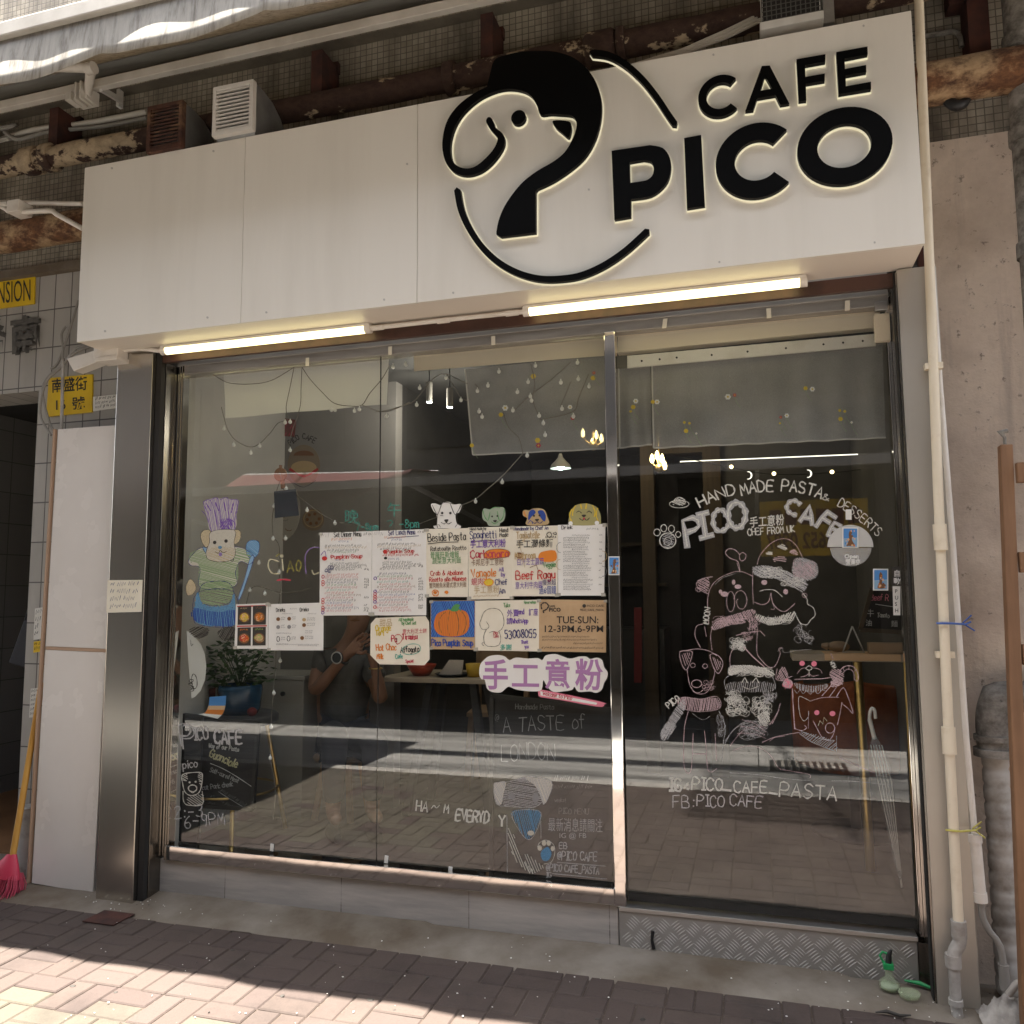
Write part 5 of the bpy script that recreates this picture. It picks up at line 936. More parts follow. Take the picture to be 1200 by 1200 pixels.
mb.line(smooth(C5('916,412 914,396 924,388 936,390 942,402 934,414 922,420 924,426'), 4), 1.6, Y, 0); fillp(mb, ell(*C5('1082,400')[0], 2.2, 2.2, 12), Y, 0)
for v, a0, a1 in ((523, 918, 1102), (535, 918, 1130), (549, 1040, 1152)): x, y = C5('%g,%g' % (a0, v))[0]; scrib(mb, x, y, (a1-a0)/3.33, 1.6, Y, 0, .5, 0, 1.2)
x, y = C5('916,566')[0]; scrib(mb, x, y, 72, 1.9, Y, 0, .6, .5); mb.build('lettering', 'ink_dark', t)
t, q = sheet('white sheet of four food photos left of the icon menu', '328,121 490,115 488,345 320,344', 'paper', C4, YP, 'photo_menu', 'menu'); rnd = random.Random(2)
for i, (s, cc) in enumerate((('338,132 405,129 403,222 336,224', ('ink_yellow', 'ink_tan')), ('413,129 480,126 478,222 412,224', ('ink_orange', 'ink_brown')), ('336,238 403,236 402,328 334,329', ('ink_red', 'ink_orange')), ('412,236 478,234 477,327 411,328', ('ink_tan', 'ink_lime')))):
    p = C4(s); mb = MB(); fillp(mb, p, YP-.0015, 0); f = qmap(p); a = f(.5, .6); fillp(mb, ell(a[0], a[1], 6.4, 6, 18), YP-.002, 1); fillp(mb, ell(a[0], a[1]-.4, 4.8, 4.4, 14), YP-.0024, 2)
    for j in range(22): b = rnd.uniform(0, 360); r = rnd.uniform(0, 4.2); mb.line(smooth(ell(a[0]+r*math.cos(b), a[1]+r*math.sin(b)*.9, 1.6, 1.2, 6, b*57, b*57+170), 2), .7, YP-.003, 2+j % 3)
    a = f(.2, .14); scrib(mb, a[0], a[1], 9, 1.6, YP-.0022, 3, .6); mb.build('photo', ['ink_dark', 'ink_brown', cc[0], cc[1], 'ink_peach'], t)
mb = MB(); p = C4('334,129 484,124 484,131 334,135'); fillp(mb, p, YP-.0014, 0); p = C4('333,228 483,226 483,231 333,234'); fillp(mb, p, YP-.0014, 0); mb.build('red_band', 'ink_red', t)
t, q = sheet('white sheet of coffee and tea icons beside the food photos', '492,120 768,112 766,352 490,352', 'paper', C4, YP-.0003, 'icon_menu', 'menu'); mb = MB(); Y = YP-.0022
for cx, cyy, tx in ((530, 158, 'Drinks'), (650, 156, 'Drinks')): x, y = C4('%g,%g' % (cx, cyy))[0]; hand(mb, tx, x, y, 4, Y, 0, .7, -2, 5, .2, wx=.7)
for i, (x, y, k) in enumerate(((540, 195, 0), (595, 193, 0), (540, 235, 1), (595, 234, 1), (540, 295, 2), (592, 293, 2), (670, 198, 3), (670, 225, 0), (660, 262, 4), (660, 290, 0))):
    a = C4('%g,%g' % (x, y))[0]; r = 2.3
    if k in (0, 1): fillp(mb, ell(a[0], a[1], r, r, 12), Y, 2 if k == 0 else 1)
    elif k == 2: mb.line(ell(a[0], a[1], 1.8, 3, 10), .8, Y, 0, True)
    elif k == 3: fillp(mb, ell(a[0], a[1], r, 2, 12), Y, 3)
    for j in (-6, 4): b = C4('%g,%g' % (x+16, y+j))[0]; scrib(mb, b[0], b[1], 4.5 if x < 650 else 9, 1.2, Y, 1, .45)
for v, u0, wv in ((268, 530, 18), (325, 530, 50), (170, 560, 12), (170, 690, 10), (330, 640, 22), (145, 600, 8), (322, 530, 14)): b = C4('%g,%g' % (u0, v))[0]; scrib(mb, b[0], b[1], wv, 1.1, Y, 1, .4)
mb.build('lettering', ['ink_dark', 'ink_grey', 'ink_brown', 'ink_tan'], t)
# lettering stickers
t = thing('letter_sticker', 'white cloud shaped sticker with mauve Chinese characters at the lower right of the window', 'sticker', W(636, 820, -.014))
out = smooth(C5('672,665 676,630 694,608 712,596 745,592 772,598 790,612 815,602 860,606 900,604 918,612 932,594 968,588 1000,598 1024,606 1048,602 1062,598 1090,598 1105,608 1130,602 1152,612 1160,640 1174,660 1170,684 1160,700 1150,728 1128,740 1104,734 1060,736 1044,716 1034,728 1000,734 962,736 938,716 922,690 915,728 880,734 820,728 790,716 776,722 756,738 722,736 702,722 694,690 680,686'), 3, True)
mb = MB(); mb.poly([[W(a, b, -.0165) for a, b in out]], .0012); mb.build('backing', 'paper', t)
mb = MB()
for ch, x, y, h, wv in (('手', 684, 714, 27, 30), ('工', 796, 712, 24, 33), ('意', 926, 714, 27, 30), ('粉', 1046, 716, 28, 33)): a = C5('%g,%g' % (x, y))[0]; type_text(mb, ch, a[0], a[1], h, -.0175, 0, 1, .022, wv)
mb.build('lettering', 'ink_mauve', t)
t = thing('ribbon_sticker', 'narrow pink ribbon sticker under the mauve characters', 'sticker', W(670, 828, -.014))
mb = MB(); mb.poly([[W(a, b, -.0155) for a, b in smooth(C6('762,118 775,112 1060,170 1072,182 1062,194 1000,186 860,160 775,148 764,136'), 2, True)]], .001); mb.build('backing', 'ink_pink', t)
mb = MB(); mb.poly([[W(a, b, -.0162) for a, b in C6('772,120 1040,174 1035,184 774,140')[::-1]]], .0006); a = C6('784,138')[0]; hand(mb, 'Welcome to Pico', a[0], a[1], 4.6, -.0167, 1, .9, 9.5, 5, .2, wx=.8); mb.build('lettering', ['paper', 'ink_crimson'], t)
# dog cut-outs above the menus
def cutout(label, outline, cf, mat, items, mats, Y=-.0135):
    t = thing('dog_cutout', label, 'cutout', W(*cf(outline)[0], Y), 'animal heads peeking over the menus'); mb = MB(); mb.poly([[W(a, b, Y) for a, b in smooth(cf(outline), 3, True)]], .001); mb.build('backing', mat, t); mb = MB()
    for kind, s, wd, mi in items:
        p = cf(s)
        if kind == 'f': fillp(mb, smooth(p, 3, True), Y-.001, mi)
        elif kind == 'l': mb.line(smooth(p, 3), wd, Y-.0014, mi)
        elif kind == 'c': fillp(mb, ell(p[0][0], p[0][1], wd, wd, 12), Y-.0014, mi)
    mb.build('drawing', mats, t)
cutout('white paper dog head with folded ears above the cream menu', '278,905 300,900 325,908 340,895 370,892 395,905 425,902 432,915 420,945 402,955 408,1000 425,1008 428,1022 400,1026 330,1024 300,1026 292,1012 310,1002 306,955 292,940', C2, 'paper', [('l', '285,908 300,940 312,955 330,910', .9, 0), ('l', '430,908 412,942 398,955 375,900', .9, 0), ('l', '312,955 308,1000 312,1022', .7, 0), ('c', '335,948', 1.5, 0), ('c', '376,948', 1.5, 0), ('f', '345,982 366,980 362,992 354,996', 1, 0), ('l', '330,995 345,1003 355,996 366,1003 382,994', .8, 0), ('l', '326,960 340,962', .6, 0), ('l', '295,1012 318,1006 326,1020', .6, 0), ('l', '400,1020 412,1004 426,1012', .6, 0), ('l', '328,908 350,894 392,903', .8, 0)], ['ink_dark'])
cutout('pale green paper animal head with big round ears above the menus', '536,950 545,925 575,930 595,918 625,918 645,922 652,950 645,985 625,1000 620,1012 570,1012 560,995 540,980', C2, 'ink_sage', [('l', '540,935 548,965 565,985 575,945', .9, 1), ('l', '648,930 640,970 622,985 612,940', .9, 1), ('c', '586,965', 1.1, 0), ('c', '612,963', 1.1, 0), ('f', '590,985 610,984 602,996', 1, 0), ('l', '582,992 600,1002 616,990', .8, 1), ('l', '575,930 600,918 625,922', .8, 1)], ['ink_dark', 'ink_green'])
cutout('blue and yellow paper dog head above the Tagliatelle menu', '740,940 752,932 770,935 790,926 825,924 850,935 862,965 865,1005 760,1008 762,975 742,962', C2, 'ink_tan', [('f', '770,945 790,930 805,945 785,965 768,985', 1, 0), ('f', '815,940 840,935 855,960 850,990 832,975', 1, 0), ('c', '796,962', 1.3, 1), ('c', '824,960', 1.3, 1), ('f', '800,980 822,978 812,990', 1, 1), ('l', '785,990 800,1000 812,992 826,1000 840,988', .9, 2), ('l', '745,940 755,965', 1.2, 3), ('l', '766,1000 780,985 790,1002', .9, 0)], ['ink_blue', 'ink_dark', 'ink_navy', 'ink_orange'])
cutout('shaggy yellow paper dog head above the printed menu', '970,995 975,960 985,930 1005,910 1030,902 1060,900 1090,908 1112,920 1128,950 1132,985 1120,1006 1000,1010', C2, 'ink_olive' if 'ink_olive' in M else 'ink_yellow', [('l', '1010,945 1022,938 1034,948', 1.0, 0), ('l', '1062,945 1074,938 1086,948', 1.0, 0), ('f', '1035,958 1058,957 1047,970', 1, 0), ('l', '1025,975 1040,985 1048,972 1060,985 1075,972', 1.0, 0), ('l', '985,930 975,960 985,990', 1.6, 1), ('l', '1005,912 992,935 990,960', 1.6, 1), ('l', '1115,925 1108,955 1118,990', 1.6, 1), ('l', '1090,910 1102,935 1100,965', 1.6, 1), ('l', '1030,904 1035,925', 1.6, 1), ('l', '1060,902 1056,925', 1.6, 1), ('c', '980,1000', 2.6, 2), ('c', '1112,998', 2.6, 2), ('c', '1047,976', 1.3, 3)], ['ink_dark', 'ink_yellow', 'ink_white', 'ink_crimson'])
# crayon drawings straight on the glass (parts of the pane)
YD = -.002
def draw(name, parent, mats, items, cf):
    mb = MB(); TH_ = .62 if parent is DG else .9
    for it in items:
        k = it[0]
        it = list(it)
        if k in 'lLoe': it[2] = it[2]*TH_
        if k == 'l': mb.line(smooth(cf(it[1]), 4), it[2], YD, it[3])
        elif k == 'L': mb.line(cf(it[1]), it[2], YD, it[3])
        elif k == 'o': mb.line(smooth(cf(it[1]), 4, True), it[2], YD, it[3], True)
        elif k == 'f': fillp(mb, smooth(cf(it[1]), 3, True), YD, it[3])
        elif k == 'h': hatch(mb, smooth(cf(it[1]), 3, True), it[2], YD, it[3], it[4], it[5], 1., int(it[2]*10+it[5]))
        elif k == 'e': a = cf(it[1])[0]; mb.line(ell(a[0], a[1], it[4], it[5], 16), it[2], YD, it[3], True)
        elif k == 'd': a = cf(it[1])[0]; fillp(mb, ell(a[0], a[1], it[4], it[5], 14), YD, it[3])
        elif k == 'u': a = cf(it[1])[0]; fluff(mb, a[0], a[1], it[4], it[5], YD, it[3], int(it[6]*2.2), it[2]*.5, int(a[0]+a[1]))
        elif k == 't': a = cf(it[1])[0]; hand(mb, it[4], a[0], a[1], it[5], YD, it[3], it[2], it[6] if len(it) > 6 else 0, 5.0, .25, wx=it[7] if len(it) > 7 else .85)
    return mb.build(name, mats, parent)
draw('chef_drawing', PA, ['c_purple', 'ink_navy', 'c_tan', 'c_green', 'c_blue', 'c_cream', 'ink_dark', 'ink_purple', 'ink_lightblue'], [
 ('f', '165,820 180,798 205,790 225,785 250,790 270,786 300,792 330,795 342,805 330,870 320,945 205,955 185,890', 1, 5), ('h', '165,820 180,798 205,790 225,785 250,790 270,786 300,792 330,795 342,805 330,870 320,945 205,955 185,890', 1.6, 0, .7, 80),
 ('l', '205,955 180,880 155,850', .8, 7), ('l', '205,950 190,870 165,815 175,800 200,800 225,870 235,940', .9, 7), ('l', '205,795 225,785 240,800 250,880 260,945', .9, 7), ('l', '250,795 270,786 290,800 290,940', .9, 7), ('l', '300,795 330,795 340,810 325,880 320,945', .9, 7), ('h', '250,895 310,895 305,940 255,945', 1.4, 7, 1., 60),
 ('L', '180,815 200,850', 1.3, 7), ('L', '225,810 240,850', 1.3, 7), ('L', '268,810 275,850', 1.3, 7), ('L', '315,812 305,860', 1.3, 7),
 ('f', '150,975 165,950 195,948 208,975 200,1010 180,1035 160,1015', 1, 2), ('o', '150,975 165,950 195,948 208,975 200,1010 180,1035 160,1015', .8, 6), ('f', '305,960 330,945 350,955 352,985 340,1010 318,1018 308,990', 1, 2), ('o', '305,960 330,945 350,955 352,985 340,1010 318,1018 308,990', .8, 6),
 ('f', '205,955 320,948 318,1010 325,1060 310,1095 250,1108 190,1095 178,1060 195,1010', 1, 5), ('h', '200,1040 240,1030 320,1040 325,1070 300,1098 250,1108 195,1096 180,1065', 1.7, 2, .8, 20), ('o', '205,955 320,948 318,1010 325,1060 310,1095 250,1108 190,1095 178,1060 195,1010', .7, 6),
 ('d', '221,1010', 1, 6, 2.1, 2.1), ('d', '278,1003', 1, 6, 2.1, 2.1), ('d', '248,1035', 1, 4, 2.4, 1.9), ('l', '225,1058 240,1064 250,1050 262,1062 280,1055', .9, 6), ('d', '250,1070', 1, 0, 2, 2.4)], C1)
draw('chef_drawing', PA, ['c_purple', 'ink_navy', 'c_tan', 'c_green', 'c_blue', 'c_cream', 'ink_dark', 'ink_lightblue', 'ink_blue'], [
 ('f', '165,-165 320,-170 395,-145 420,-110 395,-80 350,-95 325,-40 322,30 150,40 148,-60 100,-75 90,-100 120,-140', 1, 5), ('h', '120,-150 330,-160 400,-130 395,-80 345,-100 322,30 150,40 140,-80 95,-95', 1.5, 3, 1.0, 15), ('o', '165,-165 320,-170 395,-145 420,-110 395,-80 350,-95 325,-40 322,30 150,40 148,-60 100,-75 90,-100 120,-140', .8, 1),
 ('f', '160,-165 185,-160 200,-140 250,-140 300,-165 318,-160 305,-130 250,-128 190,-125', 1, 7), ('o', '160,-165 185,-160 200,-140 250,-140 300,-165 318,-160 305,-130 250,-128 190,-125', .8, 1), ('t', '250,-96', 1, 6, 'Pico', 7.5),
 ('o', '140,75 160,20 220,5 280,8 310,35 315,80 290,115 220,128 160,115', 1, 1), ('h', '140,75 160,20 220,5 280,8 310,35 315,80 290,115 220,128 160,115', 1.7, 3, .9, 12),
 ('h', '135,60 120,130 115,195 160,225 230,230 325,222 322,120 316,60 300,115 230,132 160,118', 1.0, 4, 1.5, 88), ('h', '118,140 115,200 230,232 325,225 322,150 230,160', 2.0, 8, 1.1, 84), ('o', '135,60 115,195 165,228 325,224 318,60', .7, 1),
 ('f', '80,20 95,-5 115,5 128,40 110,70 85,75 76,45', 1, 2), ('o', '80,20 95,-5 115,5 128,40 110,70 85,75 76,45', .7, 6), ('h', '100,240 150,232 190,240 185,275 140,292 98,270', 1.4, 6, 1., 150), ('h', '240,255 290,230 325,240 318,290 280,310 245,290', 1.4, 6, 1., 120)], C4)
draw('spoon_drawing', PA, ['c_blue', 'ink_navy', 'ink_lightblue'], [('f', '378,1040 385,1010 410,998 440,1005 446,1035 435,1075 405,1090 385,1075', 1, 2), ('h', '378,1040 385,1010 410,998 440,1005 446,1035 435,1075 405,1090 385,1075', 1.6, 0, .8, 40), ('o', '378,1040 385,1010 410,998 440,1005 446,1035 435,1075 405,1090 385,1075', .8, 1), ('f', '400,1085 418,1090 385,1195 350,1290 340,1285 372,1190', 1, 2), ('o', '400,1085 418,1090 385,1195 350,1290 340,1285 372,1190', .8, 1)], C1)
draw('ciao_lettering', PA, ['c_yellow', 'c_olive', 'ink_crimson', 'c_purple', 'c_teal'], [('l', '540,1105 500,1095 490,1130 510,1165 545,1165', 1.8, 0), ('l', '560,1095 565,1150', 1.8, 0), ('d', '558,1078', 1, 0, 2, 2), ('L', '585,1160 600,1100 618,1155', 1.7, 1), ('L', '590,1140 612,1138', 1.4, 1), ('o', '630,1125 642,1100 655,1120 648,1150 635,1150', 1.7, 1), ('l', '530,1080 545,1068', 1.4, 1), ('l', '535,1200 570,1196 600,1200', 2.4, 2), ('l', '680,1165 675,1090 690,1050 720,1035 750,1040 765,1075', 1.2, 3), ('l', '710,1150 720,1170 745,1160', 1.6, 0)], C1)
def cjk(parent, name, body, x, y, h, m, wv=None, off=.0):
    mb = MB(); type_text(mb, body, x, y, h, YD, 0, 0, off, wv); return mb.build(name, m, parent)
cjk(PA, 'chinese_lettering', '晚', 403, 612, 13, 'c_teal'); cjk(PB, 'chinese_lettering', '午', 453, 604, 13, 'c_teal')
draw('green_lettering', PA, ['c_teal'], [('t', '930,948', 1.4, 0, '7-8pm', 8)], C1); draw('green_lettering', PB, ['c_teal'], [('t', '120,1022', 1.4, 0, '-8pm', 9), ('l', '60,990 80,985 85,1000 70,1015', 1.3, 0)], C2)
draw('chalk_lettering', PA, ['c_grey', 'c_white'], [('t', '55,835', 2.2, 0, 'P', 24, -4, .8), ('t', '62,848', 1.6, 0, 'P', 26, -4, .8), ('t', '118,800', 2.0, 0, 'ICO', 14, -4, .62), ('t', '220,822', 3.0, 0, 'CAFE', 15, -2, .68), ('t', '62,948', 1.3, 0, 'pico', 9, -8),
 ('o', '55,985 75,970 145,965 160,985 150,1050 130,1075 95,1080 70,1060 60,1020', 1.2, 1), ('h', '55,985 80,972 85,1000 65,1015', 1.6, 1, .8, 30), ('h', '140,968 160,985 150,1030 138,1000', 1.6, 1, .8, 30), ('d', '95,1015', 1, 1, 1.2, 1.2), ('d', '125,1012', 1, 1, 1.2, 1.2), ('e', '110,1045', 1.6, 1, 5, 4), ('l', '100,1060 110,1068 122,1060', 1, 1), ('l', '62,1060 65,1110 90,1130 160,1125 158,1060', 1.1, 1), ('h', '85,1090 160,1075 160,1125 95,1130', 2.2, 1, .7, 35),
 ('t', '20,1195', 1.4, 0, '2:-3', 14, -3), ('t', '70,1245', 1.4, 0, '6-9PM', 14, -6)], C4)
draw('chalk_lettering', PB, ['c_white', 'c_grey'], [('t', '190,682', 1.6, 0, 'HA', 12, 6, .72), ('l', '262,668 275,655 285,668 300,655', 1.3, 0), ('t', '320,690', 1.6, 0, 'M', 10, 6, .8), ('t', '376,722', 2.6, 0, 'EVERYD', 12.5, 5, .64), ('t', '578,750', 2.4, 0, 'Y', 12, 3, .9), ('l', '820,745 905,738', .1, 1)], C6)
mb = MB(); type_text(mb, '最新消息請關注', *C6('808,770')[0], 12.5, YD, 0, 1.5, -.008, 64); type_text(mb, 'IG @ FB', *C6('860,808')[0], 6, YD, 0, 0, -.006, 32); mb.build('chinese_lettering', 'c_grey', PB)
draw('chalk_lettering', PB, ['c_white', 'c_grey'], [('t', '862,858', 1.1, 1, 'EB', 7, 2), ('t', '852,908', 1.3, 1, '@PICO CAFE', 10, 3, .62), ('L', '852,922 1080,940', 1, 1), ('t', '800,960', 1.3, 1, '@PICO CAFE_PASTA', 8, 4, .62), ('t', '800,992', 1.1, 1, 'IG', 6, 3), ('L', '830,975 1085,1000', 1, 1), ('L', '616,700 618,970', .8, 1), ('L', '775,730 776,810', .7, 1)], C6)
draw('dog_drawing', PB, ['c_grey', 'c_blue', 'c_cream', 'c_white', 'ink_grey'], [('f', '555,560 570,548 612,545 600,600 590,650 565,640', 1, 2), ('h', '555,560 570,548 612,545 600,600 590,650 565,640', 1.4, 0, .9, 60), ('f', '700,525 760,528 826,545 818,600 790,650 765,590 740,555', 1, 2), ('h', '700,525 760,528 826,545 818,600 790,650 765,590 740,555', 1.5, 0, .9, 70), ('h', '612,560 650,540 700,526 770,590 780,640 740,665 620,660 595,640', 1.8, 0, .7, 10), ('o', '555,560 570,548 612,545 660,535 720,520 770,525 826,545 818,600 790,650 780,640 740,665 620,660 565,645', .8, 0), ('d', '640,612', 1, 4, 4, 4), ('d', '750,620', 1, 4, 4, 6), ('h', '640,680 770,680 755,760 720,815 690,790 660,740', 1.8, 1, 1, 75), ('o', '640,690 765,680 768,740 730,812 690,795', .9, 0), ('h', '620,760 650,800 680,900 740,960 700,960 640,880', 2.2, 3, .9, 68), ('h', '700,880 760,920 790,950 720,975', 2.4, 3, .8, 68), ('f', '775,880 785,862 805,850 818,862 825,885 812,912 790,916 778,902', 1, 1), ('d', '770,855', 1, 2, 2.6, 3.2), ('d', '790,832', 1, 2, 2.6, 3.2), ('d', '812,832', 1, 2, 2.6, 3.2), ('d', '830,858', 1, 2, 2.2, 3), ('l', '760,850 770,830 800,818 835,840 840,880 825,920 790,930', .8, 3), ('d', '728,785', 1, 2, 4, 3)], C6)
# the chalked door
DM = ['c_white', 'c_pink', 'c_grey', 'c_yellow', 'ink_white', 'ink_pink']
def at7(s): return C7(s)
mb = MB()
arc_hand(mb, 'HAND', at7('310,222 365,196 420,175 462,168'), 12, YD, 0, 2.0); arc_hand(mb, 'MADE', at7('478,172 520,162 565,157 612,158'), 12.5, YD, 0, 2.0); arc_hand(mb, 'PASTA', at7('636,154 680,158 735,168 780,182 802,190'), 13, YD, 0, 2.0); arc_hand(mb, '&', at7('800,188 815,192 832,198'), 7, YD, 0, 1.3); arc_hand(mb, 'DESSERTS', at7('862,214 905,240 945,270 980,300 1012,330 1024,345'), 10, YD, 0, 1.3)
mb.build('chalk_lettering', DM, DG)
def shape(lines, wd, fillw, seed):
    for s in lines: mb.line(at7(s) if isinstance(s, str) else s, wd, YD, 2)
    for s in lines: mb.line(at7(s) if isinstance(s, str) else s, wd*.25, YD-.0012, 0)
mb = MB(); shape(['258,378 250,322 240,275 280,262 302,272 306,296 288,312 262,320'], 7, 1, 1); shape(['300,252 340,242', '318,248 332,335', '312,345 360,332'], 6.5, 1, 2); shape([smooth(at7('412,250 402,234 384,232 368,246 362,275 370,305 390,318 415,306 424,292'), 3)], 6.5, 1, 3); shape([smooth(at7('440,205 460,202 480,214 492,240 490,270 476,296 458,304 438,296 424,268 424,232 440,205'), 3)], 8, 1, 4)
shape([smooth(at7('710,208 696,196 676,196 660,212 660,232 676,246 694,252'), 3)], 6, 1, 5); shape(['712,276 730,250 750,216 756,250 760,290', '724,262 756,266'], 5.5, 1, 6); shape(['776,298 800,262 822,240', '822,240 855,262', '802,264 830,282'], 5.5, 1, 7); shape(['824,332 838,300 850,282 875,296', '842,306 862,316', '824,332 845,338'], 5, 1, 8)
mb.build('chalk_lettering', DM, DG)
mb = MB(); type_text(mb, '手工意粉', *at7('508,300')[0], 10, YD, 0, -5, .012, 41); x, y = at7('502,335')[0]; hand(mb, 'CHEF FROM UK', x, y, 7.5, YD, 0, 1.2, -5, 5, .25, wx=.80); mb.build('chalk_lettering', ['c_white'], DG)
draw('paw_drawing', DG, DM, [('e', '180,355', 2.2, 0, 9.5, 9), ('e', '180,358', 1.4, 0, 4.5, 4.5), ('e', '137,322', 1.6, 0, 3.8, 4), ('e', '164,305', 1.6, 0, 3.5, 4.2), ('e', '195,308', 1.6, 0, 3.5, 4.2), ('e', '222,330', 1.6, 0, 3, 3.4), ('h', '158,340 180,328 202,340 205,365 185,385 165,378', 2, 2, .8, 20)], C7)
draw('plate_drawing', DG, DM, [('e', '226,208', 1.3, 0, 11.5, 4.5), ('h', '195,205 215,185 240,185 255,205 230,215', 1.6, 0, .9, 25), ('l', '200,200 215,184 235,182 252,198', 1.2, 0)], C7)
draw('dog_drawing', DG, DM, [
 ('l', '345,690 340,600 350,550 375,515 420,490 470,478 522,498', 1.1, 1), ('l', '372,530 400,505 450,488', .8, 2), ('l', '470,480 462,440 430,425 412,405 425,388 450,392 468,410', 1.5, 1), ('o', '468,415 480,403 494,412 490,430 474,436', 1.3, 1), ('l', '458,445 470,480', 1, 1), ('l', '360,500 320,508 295,528 310,552 345,570', 1.3, 1), ('h', '300,515 345,505 340,560 310,550', 2.2, 1, .8, 30), ('u', '320,540', .8, 1, 8, 7, 6),
 ('e', '433,600', 1.1, 1, 4.8, 12), ('l', '445,590 455,565 475,556 492,570 498,600 485,628 465,625 456,600 462,590', 1.2, 1), ('d', '445,522', 1, 1, 2, 3), ('d', '462,540', 1, 1, 4, 2.6), ('d', '408,570', 1, 1, 4.5, 3), ('d', '392,560', 1, 1, 2, 2.4), ('l', '522,480 521,540 524,610', 1.0, 1), ('d', '568,523', 1, 1, 3.4, 3), ('d', '654,560', 1, 1, 2.8, 3.2),
 ('l', '540,450 548,420 570,390 600,362 635,348 670,352 700,380 722,425', 1.1, 1), ('h', '522,462 580,455 650,475 700,500 742,530 725,560 690,545 620,510 540,500', 1.5, 2, 1.1, 30), ('u', '600,485', 1, 0, 16, 7, 14), ('u', '680,520', 1, 0, 14, 7, 12), ('h', '680,455 700,425 745,430 780,450 785,485 765,510 720,515 685,490', 1.5, 2, 1.0, 40), ('u', '730,470', 1, 1, 14, 12, 18), ('h', '620,378 640,368 660,382 655,392 635,384', 1.4, 0, 1, 20), ('h', '668,400 690,390 705,405 690,412', 1.4, 1, 1, -20), ('h', '575,402 600,400 600,412 578,410', 1.4, 0, 1, 5), ('h', '605,425 630,418 655,425 655,440 628,435 608,440', 1.6, 1, 1, 8),
 ('l', '550,558 575,552 610,555 640,580', 1.4, 0), ('l', '528,602 560,612 585,600 595,565 600,600 620,628 650,640 680,618 690,608', 1.3, 1), ('l', '600,600 608,630 595,630', 1, 1), ('l', '722,565 740,590 742,610 765,625 772,655 755,672 740,692 715,688 700,665 688,640', 1.5, 0), ('e', '730,575', 1, 1, 3, 2.5), ('u', '730,730', .8, 2, 12, 12, 9), ('l', '715,690 730,740 770,750', .9, 2),
 ('h', '360,690 420,660 520,630 525,655 440,690 365,715', 1.8, 1, 1, 60), ('u', '430,678', .9, 1, 20, 6, 16), ('h', '535,650 600,665 685,640 690,665 610,695 545,680', 1.8, 0, 1, -60), ('u', '620,672', .9, 0, 20, 6, 16), ('u', '525,690', 1, 1, 8, 10, 10),
 ('l', '360,700 352,740 358,795', 1.2, 1), ('l', '320,690 295,700 290,740 312,785', 1.2, 1), ('l', '328,700 335,740', 1, 1), ('L', '455,736 500,724 552,718 570,738', 1.2, 1), ('l', '540,720 538,800 552,830 585,862 612,858 632,810 625,790 640,785', 1.2, 1), ('t', '344,690', 1.2, 0, 'MOON', 6.6, -84, .9), ('u', '500,740', .8, 1, 8, 6, 6)], C7)
draw('dog_drawing', DG, DM, [('l', '228,800 260,795 300,790 345,798 378,818', 1.2, 1), ('o', '228,805 250,798 278,802 272,835 255,875 236,850', 1.4, 1), ('h', '236,812 270,808 255,860', 2.0, 1, .7, 70), ('o', '350,815 380,815 402,848 385,888 366,868', 1.4, 1), ('h', '358,822 395,845 380,875', 2, 1, .7, 70), ('l', '258,875 266,925 278,952 300,970 330,968 352,945 366,900 370,872', 1.1, 1), ('e', '281,856', 1.1, 1, 2.8, 2.6), ('e', '330,859', 1.1, 1, 2.8, 2.6), ('e', '296,930', 1.5, 1, 6, 4.5), ('l', '275,945 285,962 305,966 322,955', 1.2, 1), ('u', '345,938', .7, 1, 8, 6, 8),
 ('h', '215,995 245,982 310,990 375,985 388,1028 310,1040 238,1030', 1.5, 1, .9, 100), ('o', '238,985 310,992 378,982 390,1028 310,1042 240,1028', 1.1, 1), ('h', '240,990 250,1030 215,1090 175,1145 148,1130 185,1070', 1.3, 2, .9, 40), ('h', '180,1085 215,1100 172,1158 148,1140', 1.4, 2, .9, 120), ('l', '262,1042 248,1100 244,1180 246,1260 258,1288 275,1270 282,1130', 1.3, 1), ('l', '328,1120 335,1200 340,1270 355,1285 378,1270', 1.3, 1), ('L', '278,1212 336,1212', 1.3, 1), ('l', '370,1130 376,1240', 1.1, 1), ('l', '386,1040 410,1100 402,1180 398,1250', 1.1, 2), ('l', '280,1050 320,1075 350,1060', .6, 2), ('u', '395,1100', .7, 2, 5, 14, 8), ('t', '185,1030', 1.5, 0, 'PICO', 7, -38, .85)], C7)
